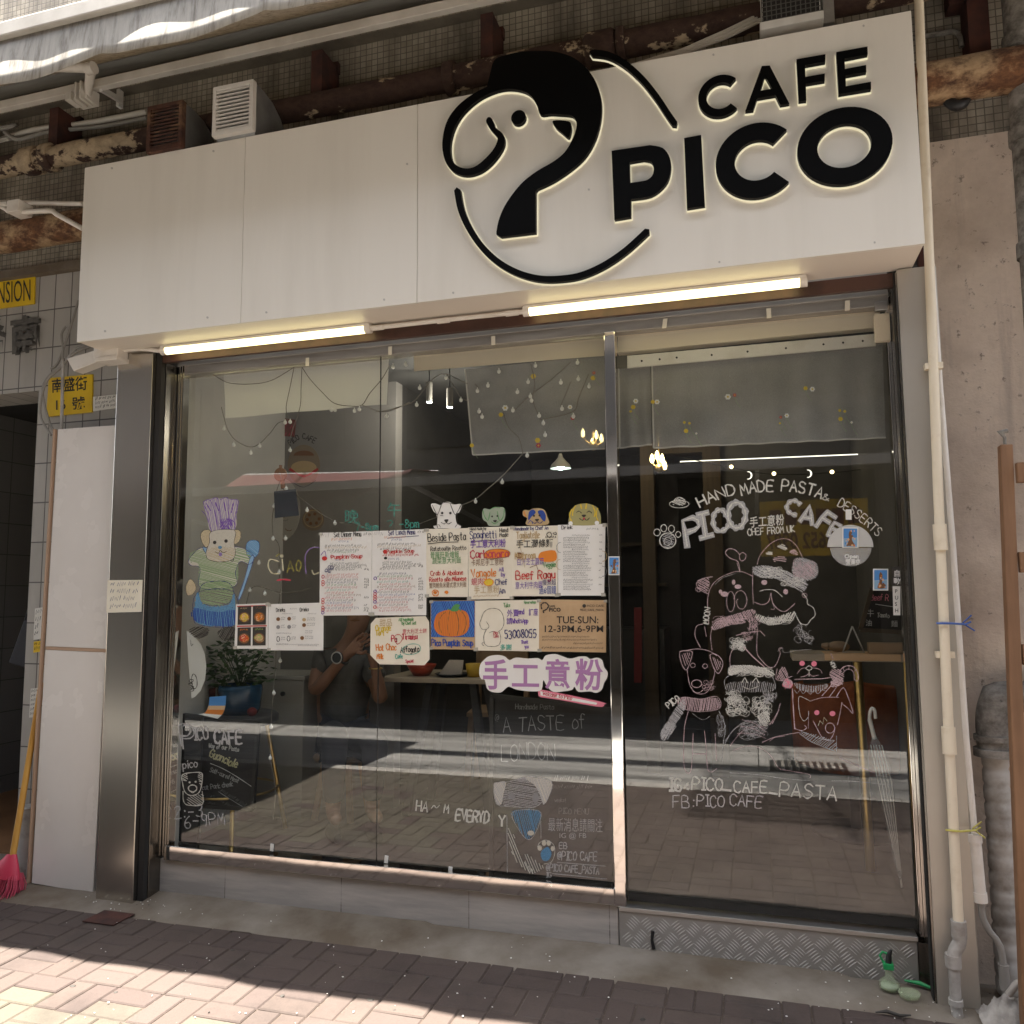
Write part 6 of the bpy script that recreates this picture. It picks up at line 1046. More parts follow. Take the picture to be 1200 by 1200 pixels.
draw('dog_drawing', DG, DM, [('l', '432,868 430,820 445,785', 1.4, 1), ('u', '464,770', 1.1, 0, 10, 8, 20), ('L', '486,782 520,820 568,862', 1.8, 1), ('h', '425,870 470,855 540,860 595,880 605,900 540,888 470,885 430,900', 1.4, 0, 1.1, 30), ('u', '470,878', 1, 0, 14, 6, 16), ('u', '560,885', 1, 0, 14, 6, 16), ('l', '412,950 408,915 430,895', 1.2, 2), ('l', '600,900 612,935 600,960', 1.2, 2), ('h', '415,930 470,920 600,925 605,960 510,965 420,960', 2.2, 2, .7, 100), ('L', '478,925 490,905 500,925', 2, 0), ('L', '520,925 535,905 545,925', 2, 0), ('l', '480,940 510,952 545,940', 1.2, 0), ('u', '445,985', 1, 0, 10, 9, 16), ('u', '460,1020', 1, 0, 14, 12, 22), ('u', '555,1020', 1, 0, 12, 11, 20), ('u', '590,980', 1, 2, 8, 9, 12), ('h', '540,1060 580,1040 590,1080 560,1090', 1.4, 0, 1.1, 60), ('u', '570,1075', 1, 0, 7, 7, 10), ('l', '600,1090 620,1050 632,1010', 1.4, 1), ('l', '590,1095 612,1060 628,1035', 1.2, 1),
 ('l', '400,1190 440,1120 490,1090 540,1080', 1, 2), ('l', '410,1160 450,1110 500,1080 560,1085', 1, 2), ('l', '430,1180 480,1120 540,1100 580,1110', 1, 1), ('l', '470,1100 520,1110 570,1135', 1, 1), ('l', '460,1130 520,1130 575,1150', 1, 1), ('l', '480,1075 530,1090 575,1125', 1, 1), ('u', '520,1115', .7, 2, 18, 12, 18)], C7)
draw('cat_drawing', DG, DM, [('l', '622,800 640,786 648,805 700,796 760,792', .8, 2), ('h', '620,900 638,862 655,870 665,905 640,920', 1.8, 1, .9, 60), ('l', '620,870 615,910 640,918', 1.2, 1), ('h', '830,880 865,870 890,900 860,925 835,905', 1.6, 1, 1, 30), ('d', '720,848', 1, 5, 3.2, 3), ('d', '768,850', 1, 5, 3.2, 3.2), ('o', '735,868 748,858 760,868 748,876', 1.5, 0), ('l', '748,876 748,900', 1.3, 0), ('l', '700,890 716,870 735,866', 1, 1), ('l', '715,903 735,898 748,890 762,900 785,895', 1.3, 1), ('l', '760,866 790,872 800,888', 1, 1), ('L', '690,912 800,910 832,905', 1.4, 1), ('L', '680,900 650,912', 1, 1), ('d', '663,930', 1, 1, 6, 5.4), ('u', '663,930', 1, 5, 6, 6, 8), ('h', '690,925 750,938 820,930 815,952 750,965 700,950', 1.8, 2, .8, 90), ('l', '690,955 700,968 712,955 724,970 738,958 752,972 768,958 784,970 800,955 815,960', .9, 2), ('l', '681,950 684,1020 690,1108', 2.2, 1), ('l', '690,1110 718,1118 738,1108 730,1098', 1.6, 1), ('t', '858,862', 1, 0, 'MUM', 4.5, -118, .8), ('L', '835,808 845,830', 1.2, 1),
 ('l', '868,900 876,872 900,858 926,862 942,885 946,910 938,920 928,908', 1.7, 1), ('l', '880,892 900,872 922,878 932,905', 1.2, 1), ('L', '890,880 882,864', 1, 1), ('L', '908,874 908,858', 1, 1), ('L', '926,884 938,872', 1, 1), ('h', '836,920 880,905 885,930 840,945', 1.5, 1, 1.1, 20), ('L', '862,900 830,945 800,978', 1.6, 1), ('L', '880,910 850,955 828,985', 1.3, 1)], C7)
draw('dog_drawing', DG, DM, [('l', '712,1058 706,1020 708,982 730,988 752,1000', 1.0, 0), ('l', '712,1060 728,1080 745,1062 746,1040', .9, 0), ('L', '745,1062 745,1110', .8, 1), ('l', '752,1000 800,986 850,984 868,985', 1.1, 1), ('l', '858,982 885,946 905,985 925,1048 905,1030 880,1010', 1.5, 1), ('l', '880,1005 872,1050 862,1095', 1.4, 1), ('d', '779,1046', 1, 5, 3, 3), ('d', '842,1050', 1, 5, 3.4, 3), ('L', '785,1098 792,1078 803,1092 808,1065 820,1080', 1.3, 3), ('e', '832,1108', 1.5, 1, 5.4, 6), ('l', '765,1080 780,1110 800,1145 825,1158 845,1135 852,1105', 1.5, 1), ('l', '715,1120 745,1132 790,1150 850,1158', 1.2, 2), ('l', '710,1130 760,1165 850,1200', 1.2, 2), ('h', '715,1122 850,1158 850,1195 760,1165', 2.2, 2, .8, -40), ('L', '858,1140 858,1200', .8, 2), ('l', '560,1165 620,1142 710,1125', 1.2, 1), ('l', '440,1200 490,1182 540,1184 590,1215 620,1262 636,1275', 1.0, 1), ('L', '590,1160 610,1145 650,1140', .9, 1), ('l', '430,1288 540,1295 640,1310 750,1320', .8, 2), ('l', '640,1275 700,1285 750,1295 752,1308', 1, 1), ('L', '870,1228 940,1258 1010,1288', 1, 1), ('l', '840,1320 930,1322 1050,1335', .8, 2)], C7)
mb = MB()
x, y = C8('185,640')[0]; hand(mb, 'IG', x, y, 14.5, YD, 0, 3.0, 2, 5.2, .2, wx=.86); x, y = C8('254,636')[0]; hand(mb, ':', x, y, 12, YD, 0, 3, 0); x, y = C8('276,634')[0]; hand(mb, 'PICO', x, y, 14, YD, 0, 2.2, 4, 5.2, .25, wx=.9); x, y = C8('392,634')[0]; mb.line([(x, y), (x+12, y+1.5)], 2.4, YD, 0); x, y = C8('446,644')[0]; hand(mb, 'CAFE', x, y, 13, YD, 0, 2.0, 2, 5.2, .25, wx=.92); x, y = C8('588,648')[0]; mb.line([(x, y), (x+9, y+1.5)], 2.4, YD, 0); x, y = C8('628,660')[0]; hand(mb, 'PASTA', x, y, 16, YD, 0, 1.9, 5, 5.4, .25, wx=.98)
x, y = C8('200,706')[0]; hand(mb, 'FB:', x, y, 14, YD, 2, 1.5, 0, 5.3, .25, wx=.9); x, y = C8('298,702')[0]; hand(mb, 'PICO', x, y, 13, YD, 2, 1.7, 1, 5.2, .3, wx=.85); x, y = C8('428,700')[0]; hand(mb, 'CAFE', x, y, 13, YD, 2, 1.7, 3, 5.2, .3, wx=.9)
mb.build('chalk_lettering', DM, DG)
# stickers on the door
t = thing('open_sign', 'round clear Open sign with a frosted top half hanging on the glass door', 'sign', W(998, 666, -.01)); a = (997.5, 641)
mb = MB(); mb.poly([[W(x, y, -.008) for x, y in ell(a[0]-1, a[1], 27, 26, 24, 180, 360)]], .001); mb.build('frosted_half', 'film', t)
mb = MB(); mb.poly([[W(x, y, -.008) for x, y in ell(a[0]-.5, a[1]+1, 24, 21.5, 24, 0, 180)]], .001); mb.build('clear_half', 'frost', t)
mb = MB(); type_text(mb, 'Open', 989.5, 654, 4.6, -.0092, 0, 0, .03, 17); type_text(mb, '營業中', 991, 661, 5.4, -.0092, 0, 0, .02, 17); mb.build('lettering', 'ink_white', t)
mb = MB(); mb.hexa([W(991, 609, -.0085), W(998, 609, -.0085), W(998, 597, -.0085), W(991, 597, -.0085)], (0, .001, 0)); mb.build('tape', 'paper', t)
def card(label, x0, y0, x1, y1, Y, seed):
    t = thing('picture_card', label, 'card', W((x0+x1)/2, y1, Y), 'small picture cards stuck on the door and post'); mb = MB(); q = [(x0, y0), (x1, y0), (x1, y1), (x0, y1)]; mb.hexa([W(*p, Y) for p in (q[3], q[2], q[1], q[0])], (0, .001, 0)); mb.build('sheet', 'paper', t)
    mb = MB(); f = qmap(q); rnd = random.Random(seed); fillp(mb, [f(.08, .06), f(.92, .06), f(.92, .5), f(.08, .55)][::-1], Y-.001, 0); fillp(mb, [f(.08, .56), f(.92, .51), f(.92, .95), f(.08, .95)][::-1], Y-.001, 1)
    fillp(mb, smooth([f(.5, .15), f(.62, .3), f(.6, .6), f(.75, .88), f(.3, .88), f(.42, .6), f(.4, .3)], 3, True), Y-.0014, 3)
    for i in range(14): a = f(rnd.uniform(.2, .8), rnd.uniform(.15, .9)); fillp(mb, ell(a[0], a[1], rnd.uniform(.6, 1.4), rnd.uniform(.6, 1.6), 8), Y-.0018, rnd.choice([0, 2, 3, 4]))
    mb.build('picture', ['ink_sky', 'ink_lightblue', 'ink_orange', 'ink_brown', 'ink_peach'], t)
card('small colourful card at the top of the round Open sign', 987, 618, 1006, 642, -.0095, 1); card('small colourful card near the right edge of the door', 1023, 666.5, 1041, 692, -.003, 2); card('small colourful card on the mirror steel post', 713, 652, 726, 674, -.037, 3)
t = thing('door_label', 'narrow black and white label at the right edge of the glass door', 'label', W(1050, 735, -.003)); mb = MB(); mb.hexa([W(1046, 686, -.003), W(1055, 686, -.003), W(1054, 664, -.003), W(1045, 664, -.003)], (0, .001, 0)); mb.build('dark_part', 'ink_dark', t)
mb = MB(); mb.hexa([W(1047, 721, -.003), W(1055, 721, -.003), W(1055, 687, -.003), W(1046, 687, -.003)], (0, .001, 0)); mb.build('white_part', 'paper', t); mb = MB(); type_text(mb, '自', 1047, 675, 6, -.0045, 1, 0, .02); type_text(mb, '動', 1047, 684, 6, -.0045, 1, 0, .02)
for i, ch in enumerate('PUSH'): type_text(mb, ch, 1048.5, 695+i*7.5, 4.5, -.0045, 0, 0, .01)
mb.build('lettering', ['ink_dark', 'ink_white'], t)
# tags along the top of the glass, clips at the bottom
for i, (x, y, an) in enumerate(((360, 424, 0), (457, 411, 0), (578, 399, 0), (779, 379, 10), (901, 367, 0), (993, 358, 4))):
    c = W(x, y, -.034); mb = MB(); dx = math.sin(R(an))*.02; mb.hexa([c+Vector((-.010-dx, 0, -.022)), c+Vector((.010-dx, 0, -.022)), c+Vector((.010+dx, 0, .022)), c+Vector((-.010+dx, 0, .022))], (0, .002, 0)); o = mb.build('top_tag', 'paper_cream'); tag(o, 'small white tag on the steel header above the '+['left window under the left lamp', 'seam of the left window', 'sheer curtain in the window', 'left end of the door curtain', 'middle of the door curtain', 'right end of the door curtain'][i], 'tag', 'tags along the top of the glass')
for i, (x, y, l) in enumerate(((318, 993, 'white clip at the bottom of the left window pane'), (452, 1007, 'white clip at the window bottom just right of the seam'), (527, 1020, 'white clip at the window bottom near the chalk puppy'))):
    c = W(x, y, -.006); mb = MB(); mb.hexa([c+Vector((-.010, 0, -.018)), c+Vector((.010, 0, -.02)), c+Vector((.014, 0, .016)), c+Vector((-.006, 0, .018))], (0, .004, 0)); tag(mb.build('glass_clip', 'paper', None, .002), l, 'clip', 'clips along the bottom of the glass')
# half disc and curled picture on the left pane
t = thing('paper_fan', 'white half round paper fan with a scribbled face inside the left window edge', 'fan', W(224, 820, -.012)); mb = MB(); mb.poly([[W(x, y, .03) for x, y in C4('80,252 92,260 120,285 150,320 170,370 178,430 172,500 150,555 122,585 105,594 98,520 88,400')[::-1]]], .002); mb.build('sheet', 'paper', t)
mb = MB(); mb.line(smooth(C4('100,300 104,330 112,320'), 3), .7, .0295, 0); hand(mb, 'Open', 221, 797, 5, .0295, 0, 1, 75); mb.line(smooth(C4('105,490 115,470 130,490 132,530 118,545 106,520'), 3, True), 1, .0295, 0, True); mb.build('scribble', 'ink_dark', t)
t = thing('curled_picture', 'small curled picture of a blue and orange sunset on the left window', 'picture', W(248, 842, .02)); p = [C4(s)[0] for s in ('195,583', '278,578', '272,640', '238,694', '182,690', '135,670')]
mb = MB(); n = 10; L_ = smooth(C4('195,586 190,630 172,665 138,672'), 4); R_ = smooth(C4('278,580 274,630 262,668 236,695'), 4); m = len(L_)
vs = []
for i in range(m): vs += [W(*L_[i], .03-.02*i/m), W(*R_[i], .03-.025*i/m)]
mb.add(vs, [(2*i, 2*i+2, 2*i+3, 2*i+1) for i in range(m-1)]); bands = [3 if i < 4 else 0 if i < 6 else 2 if i < 9 else 1 for i in range(m-1)]; mb.m = bands; o = mb.build('sheet', ['ink_peach', 'paper', 'ink_orange', 'ink_sky'], t); o.modifiers.new('s', 'SOLIDIFY').thickness = .001
# ================================================================ inside the cafe
def cloth(name, label, q, Y, mat, cat='curtain', amp=.012, waves=5, nx=40, ny=10, hem=None, group=None):
    t = thing(name, label, cat, W(*q[3], Y), group); f = qmap(q); mb = MB(); vs = []
    for i in range(nx+1):
        for j in range(ny+1):
            u, v = i/nx, j/ny; p = W(*f(u, v), Y); p.y += amp*math.sin(u*waves*6.28+.7*math.sin(v*3))*(.3+.7*v); vs.append(p)
    mb.add(vs, [(i*(ny+1)+j, i*(ny+1)+j+1, (i+1)*(ny+1)+j+1, (i+1)*(ny+1)+j) for i in range(nx) for j in range(ny)], 0, True); mb.build('cloth', mat, t)
    if hem:
        mb = MB(); g = [f(i/nx, 1) for i in range(nx+1)]; pts = [W(*p, Y)+Vector((0, amp*math.sin(i/nx*waves*6.28+.7*math.sin(3)), 0)) for i, p in enumerate(g)]; mb.tube(pts, .004, 6)
        if hem == 2: mb.tube([W(*f(0, j/ny), Y) for j in range(ny+1)], .004, 6)
        mb.build('hem', 'sheer_hem', t)
    return t
cloth('cafe_curtain', 'plain white cloth hanging at the top left of the window', [(262, 434), (456, 412), (453, 474), (264, 490)], .07, 'cloth_white', amp=.008, waves=2)
cloth('roller_blind', 'pale beige blind strip at the top of the window right of the white cloth', [(485, 416), (708, 392), (708, 417), (485, 435)], .05, 'cloth_beige', 'blind', amp=.002, waves=1)
t = cloth('sheer_curtain', 'sheer grey curtain with tiny flowers at the top right of the window', [(545, 433), (709, 416), (709, 526), (554, 533)], .06, 'sheer', amp=.006, waves=3, hem=2)
def flowers(t, spots, Y):
    mb = MB()
    for x, y, c, r in spots:
        r *= .7
        if c != 5:
            for a in range(6): mb.poly([[W(px, py, Y-eps()) for px, py in ell(x+r*.7*math.cos(a*1.05), y+r*.7*math.sin(a*1.05), r*.5, r*.45, 8)]], 0, c)
        mb.poly([[W(px, py, Y-.0005-eps()) for px, py in ell(x, y, r*.4, r*.4, 8)]], 0, 1)
        if r < 2.4: mb.line(smooth([(x, y+2), (x+2, y+8), (x+7, y+15)], 3), .5, Y, 3)
    mb.build('flower', ['ink_white', 'ink_yellow', 'ink_crimson', 'c_green'], t)
flowers(t, [(592, 478, 0, 4.4), (587, 486, 1, 3.4), (625, 441, 1, 4), (630, 516, 1, 4), (631, 522, 2, 3.6), (695, 443, 1, 3.6), (696, 437, 2, 2.4), (668, 477, 0, 3.4), (671, 490, 2, 3), (553, 522, 1, 3.2)], .045)
t = thing('door_blind_box', 'cream box rail with a perforated white strip above the glass door', 'blind rail', W(875, 405, .05))
mb = MB(); mb.hexa([W(723, 413, .04), W(1032, 383, .04), W(1031, 361, .04), W(724, 392, .04)], (0, .06, 0)); mb.build('box', 'cream_box', t)
mb = MB(); mb.hexa([W(735, 431, .035), W(1026.5, 405, .035), W(1026, 391, .035), W(735, 417, .035)], (0, .012, 0)); mb.build('strip', 'plastic_white', t)
mb = MB()
for x, y in ((752, 423), (773, 421), (793, 419), (834, 416), (876, 412), (921, 408), (965, 403.5), (988, 401.5), (1011, 399.5)): mb.poly([[W(a, b, .0345) for a, b in ell(x, y, 1.3, 1.3, 10)]], 0)
mb.build('hole', 'gap_dark', t)
t = cloth('sheer_curtain', 'sheer grey curtain with yellow and white flowers behind the top of the glass door', [(764, 428), (1034, 402), (1038, 513), (766, 525)], .06, 'sheer', amp=.008, waves=7, hem=2, nx=60)
flowers(t, [(770, 471, 0, 3.8), (765, 471, 1, 3), (853, 465, 0, 4.4), (861, 463, 2, 2.6), (952, 456, 0, 3.8), (944, 455, 1, 3.2), (802, 495, 1, 2.2), (808, 496, 1, 2.0), (804, 505, 1, 3.4), (816, 508, 0, 1.6), (915, 489, 2, 2.2), (922, 487, 0, 3.4), (914, 496, 1, 1.6), (984, 481, 1, 2.2), (990, 482, 1, 2.2), (985, 491, 1, 3.4), (998, 495, 0, 1.8)], .045)
t = cloth('sheer_curtain', 'narrow end of sheer curtain beside the mirror post inside the door', [(725, 432), (762, 428), (764, 521), (726, 525)], .075, 'sheer', amp=.006, waves=2, hem=2)
flowers(t, [(745, 470, 0, 3.8), (742, 477, 1, 3.4), (739, 482, 1, 2)], .06)
# fairy lights
t = thing('fairy_lights', 'string of small white globe lights draped inside the top of the window', 'string lights', W(460, 600, .045)); YF = .035
wires = [C1(s) for s in ('210,165 280,205 360,215 450,210 520,190 620,130', '620,130 600,230 580,330 585,395 540,410 500,460 445,515 395,530 330,500 290,450 270,390 255,330', '660,130 655,230 650,330 610,450 590,540', '660,130 700,190 760,255 820,310 900,325 960,320 1000,260 1060,190 1100,120', '960,320 1040,350 1090,352 1150,330 1200,305', '590,540 570,640 550,700 530,760 520,820 510,900 515,985', '585,735 640,780 700,825 760,870 830,905 900,915 1000,940', '515,985 545,1030 545,1160')]
wires += [C2(s) for s in ('0,440 60,432 150,405 195,385 250,320 300,265 355,250 420,280 465,300', '355,250 400,320 430,370 465,385', '520,320 500,300', '740,650 640,760 560,830 500,880 420,915 330,960 200,1010', '980,190 880,280 780,355 700,430', '980,290 930,410', '1070,250 1020,370 990,440 830,480', '640,440 670,520 720,570 740,650', '780,200 800,300 790,380 830,480')] + [C4(s) for s in ('540,-100 550,60 530,200 528,400 515,560 505,720 500,890 525,1040 515,1200', '380,120 400,50 440,30 540,60 620,60 700,40')]
mb = MB()
for wv in wires: mb.tube([W(a, b, YF+.004*math.sin(a*.3)) for a, b in smooth(wv, 4)], .0022, 5)
mb.build('wire', 'wire', t)
bl = C1('575,408 600,405 600,547 580,740 520,828 685,848 825,914 515,992 577,990 447,526 403,560 317,520 268,438 807,345 825,345 923,350 948,342 1084,378 443,1113 545,1160 1116,128 1180,115 437,1060')+C2('222,320 207,405 57,462 429,381 354,268 512,335 565,308 620,237 803,208 767,290 713,340 778,362 784,384 690,432 520,438 535,465 822,460 843,497 852,556 931,292 937,425 994,463 1019,275 1015,193 1073,312 762,659 637,793 503,890 88,215 152,202')+C4('398,50 473,68 550,405 518,567 505,737 500,893')
mb = MB(); first = None
for i, (x, y) in enumerate(bl):
    c = W(x, y, YF-.004)
    if first is None:
        b = MB(); b.ball((c.x, c.y, c.z), .0095, 10, sc=(1, 1, 1.12)); b.tube([(c.x, c.y, c.z+.009), (c.x, c.y, c.z+.017)], .0032, 6); first = b.build('bulb', 'bulb', t); c0 = c
    else:
        n = first.copy(); COL.objects.link(n); n.parent = t; n.location = (c-c0)*S
# lamps
def glow(t, p, energy, col, r=.05):
    l = bpy.data.lights.new('bulb_light', 'POINT'); l.energy = energy*S*S; l.color = col; l.shadow_soft_size = r; o = bpy.data.objects.new('bulb_light', l); COL.objects.link(o); o.parent = t; o.location = Vector(p)*S-t.location
def tubew(name, label, cat, a, b, r, mat): mb = MB(); mb.tube([a, b], r, 12); return tag(mb.build(name, mat), label, cat)
t = thing('ceiling_tube', 'cold white fluorescent tube glowing inside below the ceiling', 'light', W(510, 452, 2)); mb = MB(); a = W(484, 444, 1.7); b = W(540, 463, 2.7); b.z = a.z; mb.tube([a, b], .03, 12); mb.build('tube', 'lamp_white', t); glow(t, (a+b)/2-Vector((0, 0, .08)), 4, (.85, 1, .95), .15)
mb = MB(); mb.beam(a+Vector((0, 0, .045)), b+Vector((0, 0, .045)), .07, .03); mb.build('casing', 'plastic_white', t)
for x, y0, y1, l in ((503, 448, 471, 'grey cylinder spot lamp hanging before the fluorescent tube'), (527, 455, 477, 'smaller grey cylinder spot lamp right of the other spot')):
    t = thing('spot_lamp', l, 'lamp', W(x, y1, .95)); a = W(x, y1, .95); b = W(x, y0, .95); mb = MB(); mb.tube([a, b], .02, 14, caps=True); mb.build('shade', 'cable_grey', t); mb = MB(); mb.tube([a-Vector((0, 0, .004)), a-Vector((0, 0, .001))], .017, 14); mb.build('lens', 'lamp_white', t); glow(t, a-Vector((0, 0, .04)), 1.0, (1, .93, .8), .02)
    mb = MB(); mb.tube([b, Vector((b.x, b.y, 2.95))], .004, 6); mb.build('rod', 'cable_black', t)
t = thing('pendant_lamp', 'white bell pendant lamp hanging deep inside the cafe', 'lamp', W(657, 550, 2.6)); a = W(657, 549, 2.6); mb = MB(); mb.lathe([(.085, 0), (.075, .03), (.045, .06), (.02, .09), (.012, .12)], a, 20); mb.build('shade', 'metal_white', t); mb = MB(); mb.tube([a+Vector((0, 0, .12)), Vector((a.x, a.y, 2.95))], .004, 6); mb.build('cord', 'cable_black', t); mb = MB(); mb.ball(a+Vector((0, 0, .02)), .035, 10); mb.build('bulb', 'lamp_white', t)
def candle(label, spots, Y):
    t = thing('chandelier', label, 'lamp', W(spots[0][0], spots[0][1]+8, Y), 'small glass chandeliers'); c = sum((W(x, y, Y) for x, y in spots), Vector())/len(spots)
    for x, y in spots: a = W(x, y, Y); mb = MB(); mb.lathe([(.0, -.03), (.012, -.022), (.016, 0), (.01, .025), (0, .04)], a, 10); mb.build('bulb', 'warm_glow', t)
    mb = MB(); mb.ball(c-Vector((0, 0, .06)), .035, 12)
    for x, y in spots: mb.tube([W(x, y, Y)-Vector((0, 0, .03)), c-Vector((0, 0, .07))], .005, 6)
    mb.tube([c-Vector((0, 0, .05)), Vector((c.x, c.y, 2.95))], .004, 6); mb.build('body', 'brass', t); glow(t, c+Vector((0, -.06, .02)), .7, (1, .82, .5), .04)
candle('chandelier with glowing candle bulbs behind the glass door below the curtain', [(764, 538), (770, 534), (776, 538), (779, 546)], 2.1); candle('chandelier glowing through the sheer curtain at the right of the window', [(683, 508), (699, 510), (705, 514), (694, 519)], 2.0)
tubew('strip_light', 'thin white strip light running across inside the glass door', 'light', W(797, 541, 2.2), W(1039, 531, 2.2), .0038, 'strip_glow')
t = thing('moon_lights', 'string of warm star and crescent lights inside the glass door', 'string lights', W(910, 560, 2.1)); mb = MB(); mb.tube([W(a, b, 2.1) for a, b in smooth([(800, 536), (857, 548), (907, 556), (975, 554), (1040, 546)], 4)], .003, 5); mb.build('wire', 'wire_black', t)
for x, y in ((857, 547), (907, 555), (975, 553)): mb = MB(); mb.ball(W(x, y, 2.08), .013, 10); mb.build('bulb', 'warm_glow', t)
for x, y in ((877, 557), (947, 555)):
    mb = MB(); o_ = [W(a, b, 2.08) for a, b in ell(x, y, 4.6, 4.6, 16, -110, 110)]+[W(a, b, 2.08) for a, b in ell(x+.2, y, 2.6, 3.9, 16, 100, -100)]; mb.poly([o_], .006); mb.build('crescent', 'strip_glow', t)
# left bay: cabinet, stool, plant, boards
t = thing('cabinet', 'pale grey cabinet standing behind the black stool', 'cabinet', (-2.87, .9, .2)); a = W(306, 792, .78); b = W(356, 791, .78)
mb = MB(); mb.box(-3.04, b.x, .78, 1.14, .2, a.z-.02); mb.build('body', 'cabinet', t, .004); mb = MB(); mb.box(-3.045, b.x+.012, .77, 1.145, a.z-.018, a.z+.006); mb.build('top', 'cabinet', t, .003); mb = MB(); c = W(332, 813, .775); mb.tube([c, c+Vector((0, -.012, 0))], .014, 12); mb.build('knob', 'leg_dark', t)
YS_ = .42; sc = W(275, 842, YS_); sz = sc.z
t = thing('bar_stool', 'round black stool with brass legs under the blue plant pot', 'stool', (sc.x, YS_, .2)); rs = (W(318, 838, YS_).x-W(232, 838, YS_).x)/2
mb = MB(); mb.lathe([(0, -.028), (rs*.9, -.028), (rs, -.015), (rs, .018), (rs*.93, .03), (0, .03)], (sc.x, YS_, sz), 32); mb.build('seat', 'stool_black', t)
for k in range(4):
    an = R(35+90*k); mb = MB(); mb.tube([(sc.x+rs*.72*math.cos(an), YS_+rs*.72*math.sin(an), sz-.03), (sc.x+rs*1.2*math.cos(an), YS_+rs*1.2*math.sin(an), .2)], .013, 10); mb.build('leg', 'brass', t)
mb = MB(); mb.tube([(sc.x+rs*1.02*math.cos(R(a)), YS_+rs*1.02*math.sin(R(a)), .45) for a in range(0, 361, 15)], .007, 6); mb.build('foot_ring', 'brass', t)
pc = Vector((W(281, 830, YS_).x, YS_, sz+.03))
t = thing('potted_plant', 'leafy plant in a glazed blue pot on the black stool', 'plant', pc); mb = MB(); mb.lathe([(0, .001), (.10, .001), (.115, .03), (.125, .14), (.12, .165), (.11, .165), (.11, .14), (0, .14)], pc, 28); mb.build('pot', 'pot_blue', t)
mb = MB(); rnd = random.Random(8)
for i in range(420):
    th = rnd.uniform(0, 6.28); rr = rnd.uniform(.02, .2)*rnd.uniform(.6, 1); h = .15+rnd.uniform(.0, .3)*(1-rr*1.6); c = pc+Vector((rr*math.cos(th)*1.1-.02, rr*math.sin(th)*.8, h)); d = Vector((math.cos(th+rnd.uniform(-.6, .6)), math.sin(th), rnd.uniform(-.5, .6))).normalized(); n = d.cross(Vector((rnd.uniform(-1, 1), rnd.uniform(-1, 1), 1))).normalized(); L_ = rnd.uniform(.03, .06)
    mb.add([c, c+d*L_*.5+n*L_*.28, c+d*L_, c+d*L_*.5-n*L_*.28], [(0, 1, 2, 3)])
for i in range(14): th = i*.45*3; mb.tube([pc+Vector((0, 0, .13)), pc+Vector((.07*math.cos(th), .06*math.sin(th), .25)), pc+Vector((.13*math.cos(th), .1*math.sin(th), .33))], .003, 4)
mb.build('foliage', 'leaf_dark', t)
mb = MB(); a = W(240, 840, YS_+.02); mb.box(a.x-.03, a.x+.05, YS_-.02, YS_+.05, sz+.031, sz+.17); tag(mb.build('red_packet', 'dark_red', None, .006), 'dark red packet beside the blue pot on the stool', 'packet')
mb = MB(); mb.ball((W(298, 823, YS_-.08).x, YS_-.1, sz+.058), .028, 10, sc=(1, 1, .9)); tag(mb.build('red_jar', 'dark_red'), 'tiny dark red jar in front of the blue pot on the stool', 'jar')
def chalkboard(label, q, Y, writing, frame=True, frm='black_paint', th=.02):
    t = thing('chalkboard', label, 'chalkboard', W((q[2][0]+q[3][0])/2, q[2][1], Y)); mb = MB(); mb.hexa([W(*p, Y) for p in (q[3], q[2], q[1], q[0])], (0, th, 0)); mb.build('board', 'slate', t)
    if frame:
        mb = MB(); w_ = .02
        for a, b in ((q[0], q[1]), (q[1], q[2]), (q[2], q[3]), (q[3], q[0])): mb.beam(W(*a, Y-.002), W(*b, Y-.002), w_, .022, up=(0, 1, 0))
        mb.build('frame', frm, t)
    mb = MB(); MS = ['chalk', 'chalk_grey', 'chalk_faint', 'chalk_yellow', 'ink_pink']
    for it in writing:
        if it[0] == 't': hand(mb, it[1], it[2], it[3], it[4], Y-.003, it[5], it[6], it[7] if len(it) > 7 else 0, 5, .3, wx=it[8] if len(it) > 8 else .8)
        elif it[0] == 'l': mb.line(smooth(it[1], 3), it[2], Y-.003, it[3])
        elif it[0] == 'z': type_text(mb, it[1], it[2], it[3], it[4], Y-.003, it[5], it[6] if len(it) > 6 else 0)
        elif it[0] == 's': scrib(mb, it[1], it[2], it[3], it[4], Y-.003, it[5], it[6], it[7])
    mb.build('lettering', MS, t); return t
wr = [('t', 'Guanciale', *C4('190,885')[0], 9, 3, 1.8, 23, .72), ('t', '(Way of our Pasta)', *C4('178,838')[0], 5, 0, 1, 8, .68), ('t', 'Salt-cured Meat', *C4('195,960')[0], 5.2, 1, .9, 22, .7), ('t', 'cut Pork cheek', *C4('160,1055')[0], 5.5, 1, .9, -8, .72)]
for s_, wl, an in (('200,1088', 40, 28), ('190,1120', 42, 26), ('185,1150', 40, 24), ('250,1060', 34, 32)): a = C4(s_)[0]; wr.append(('s', a[0], a[1], wl, 3, 2, .7, an))
wr += [('l', C4('200,920 260,945 330,985 405,1035'), .9, 0), ('l', C4('240,1062 300,1100 375,1145'), .8, 1)]
chalkboard('black chalkboard with Guanciale written in chalk leaning in front of the stool', [(236, 843), (303, 846), (296, 948), (231, 944)], .2, wr)
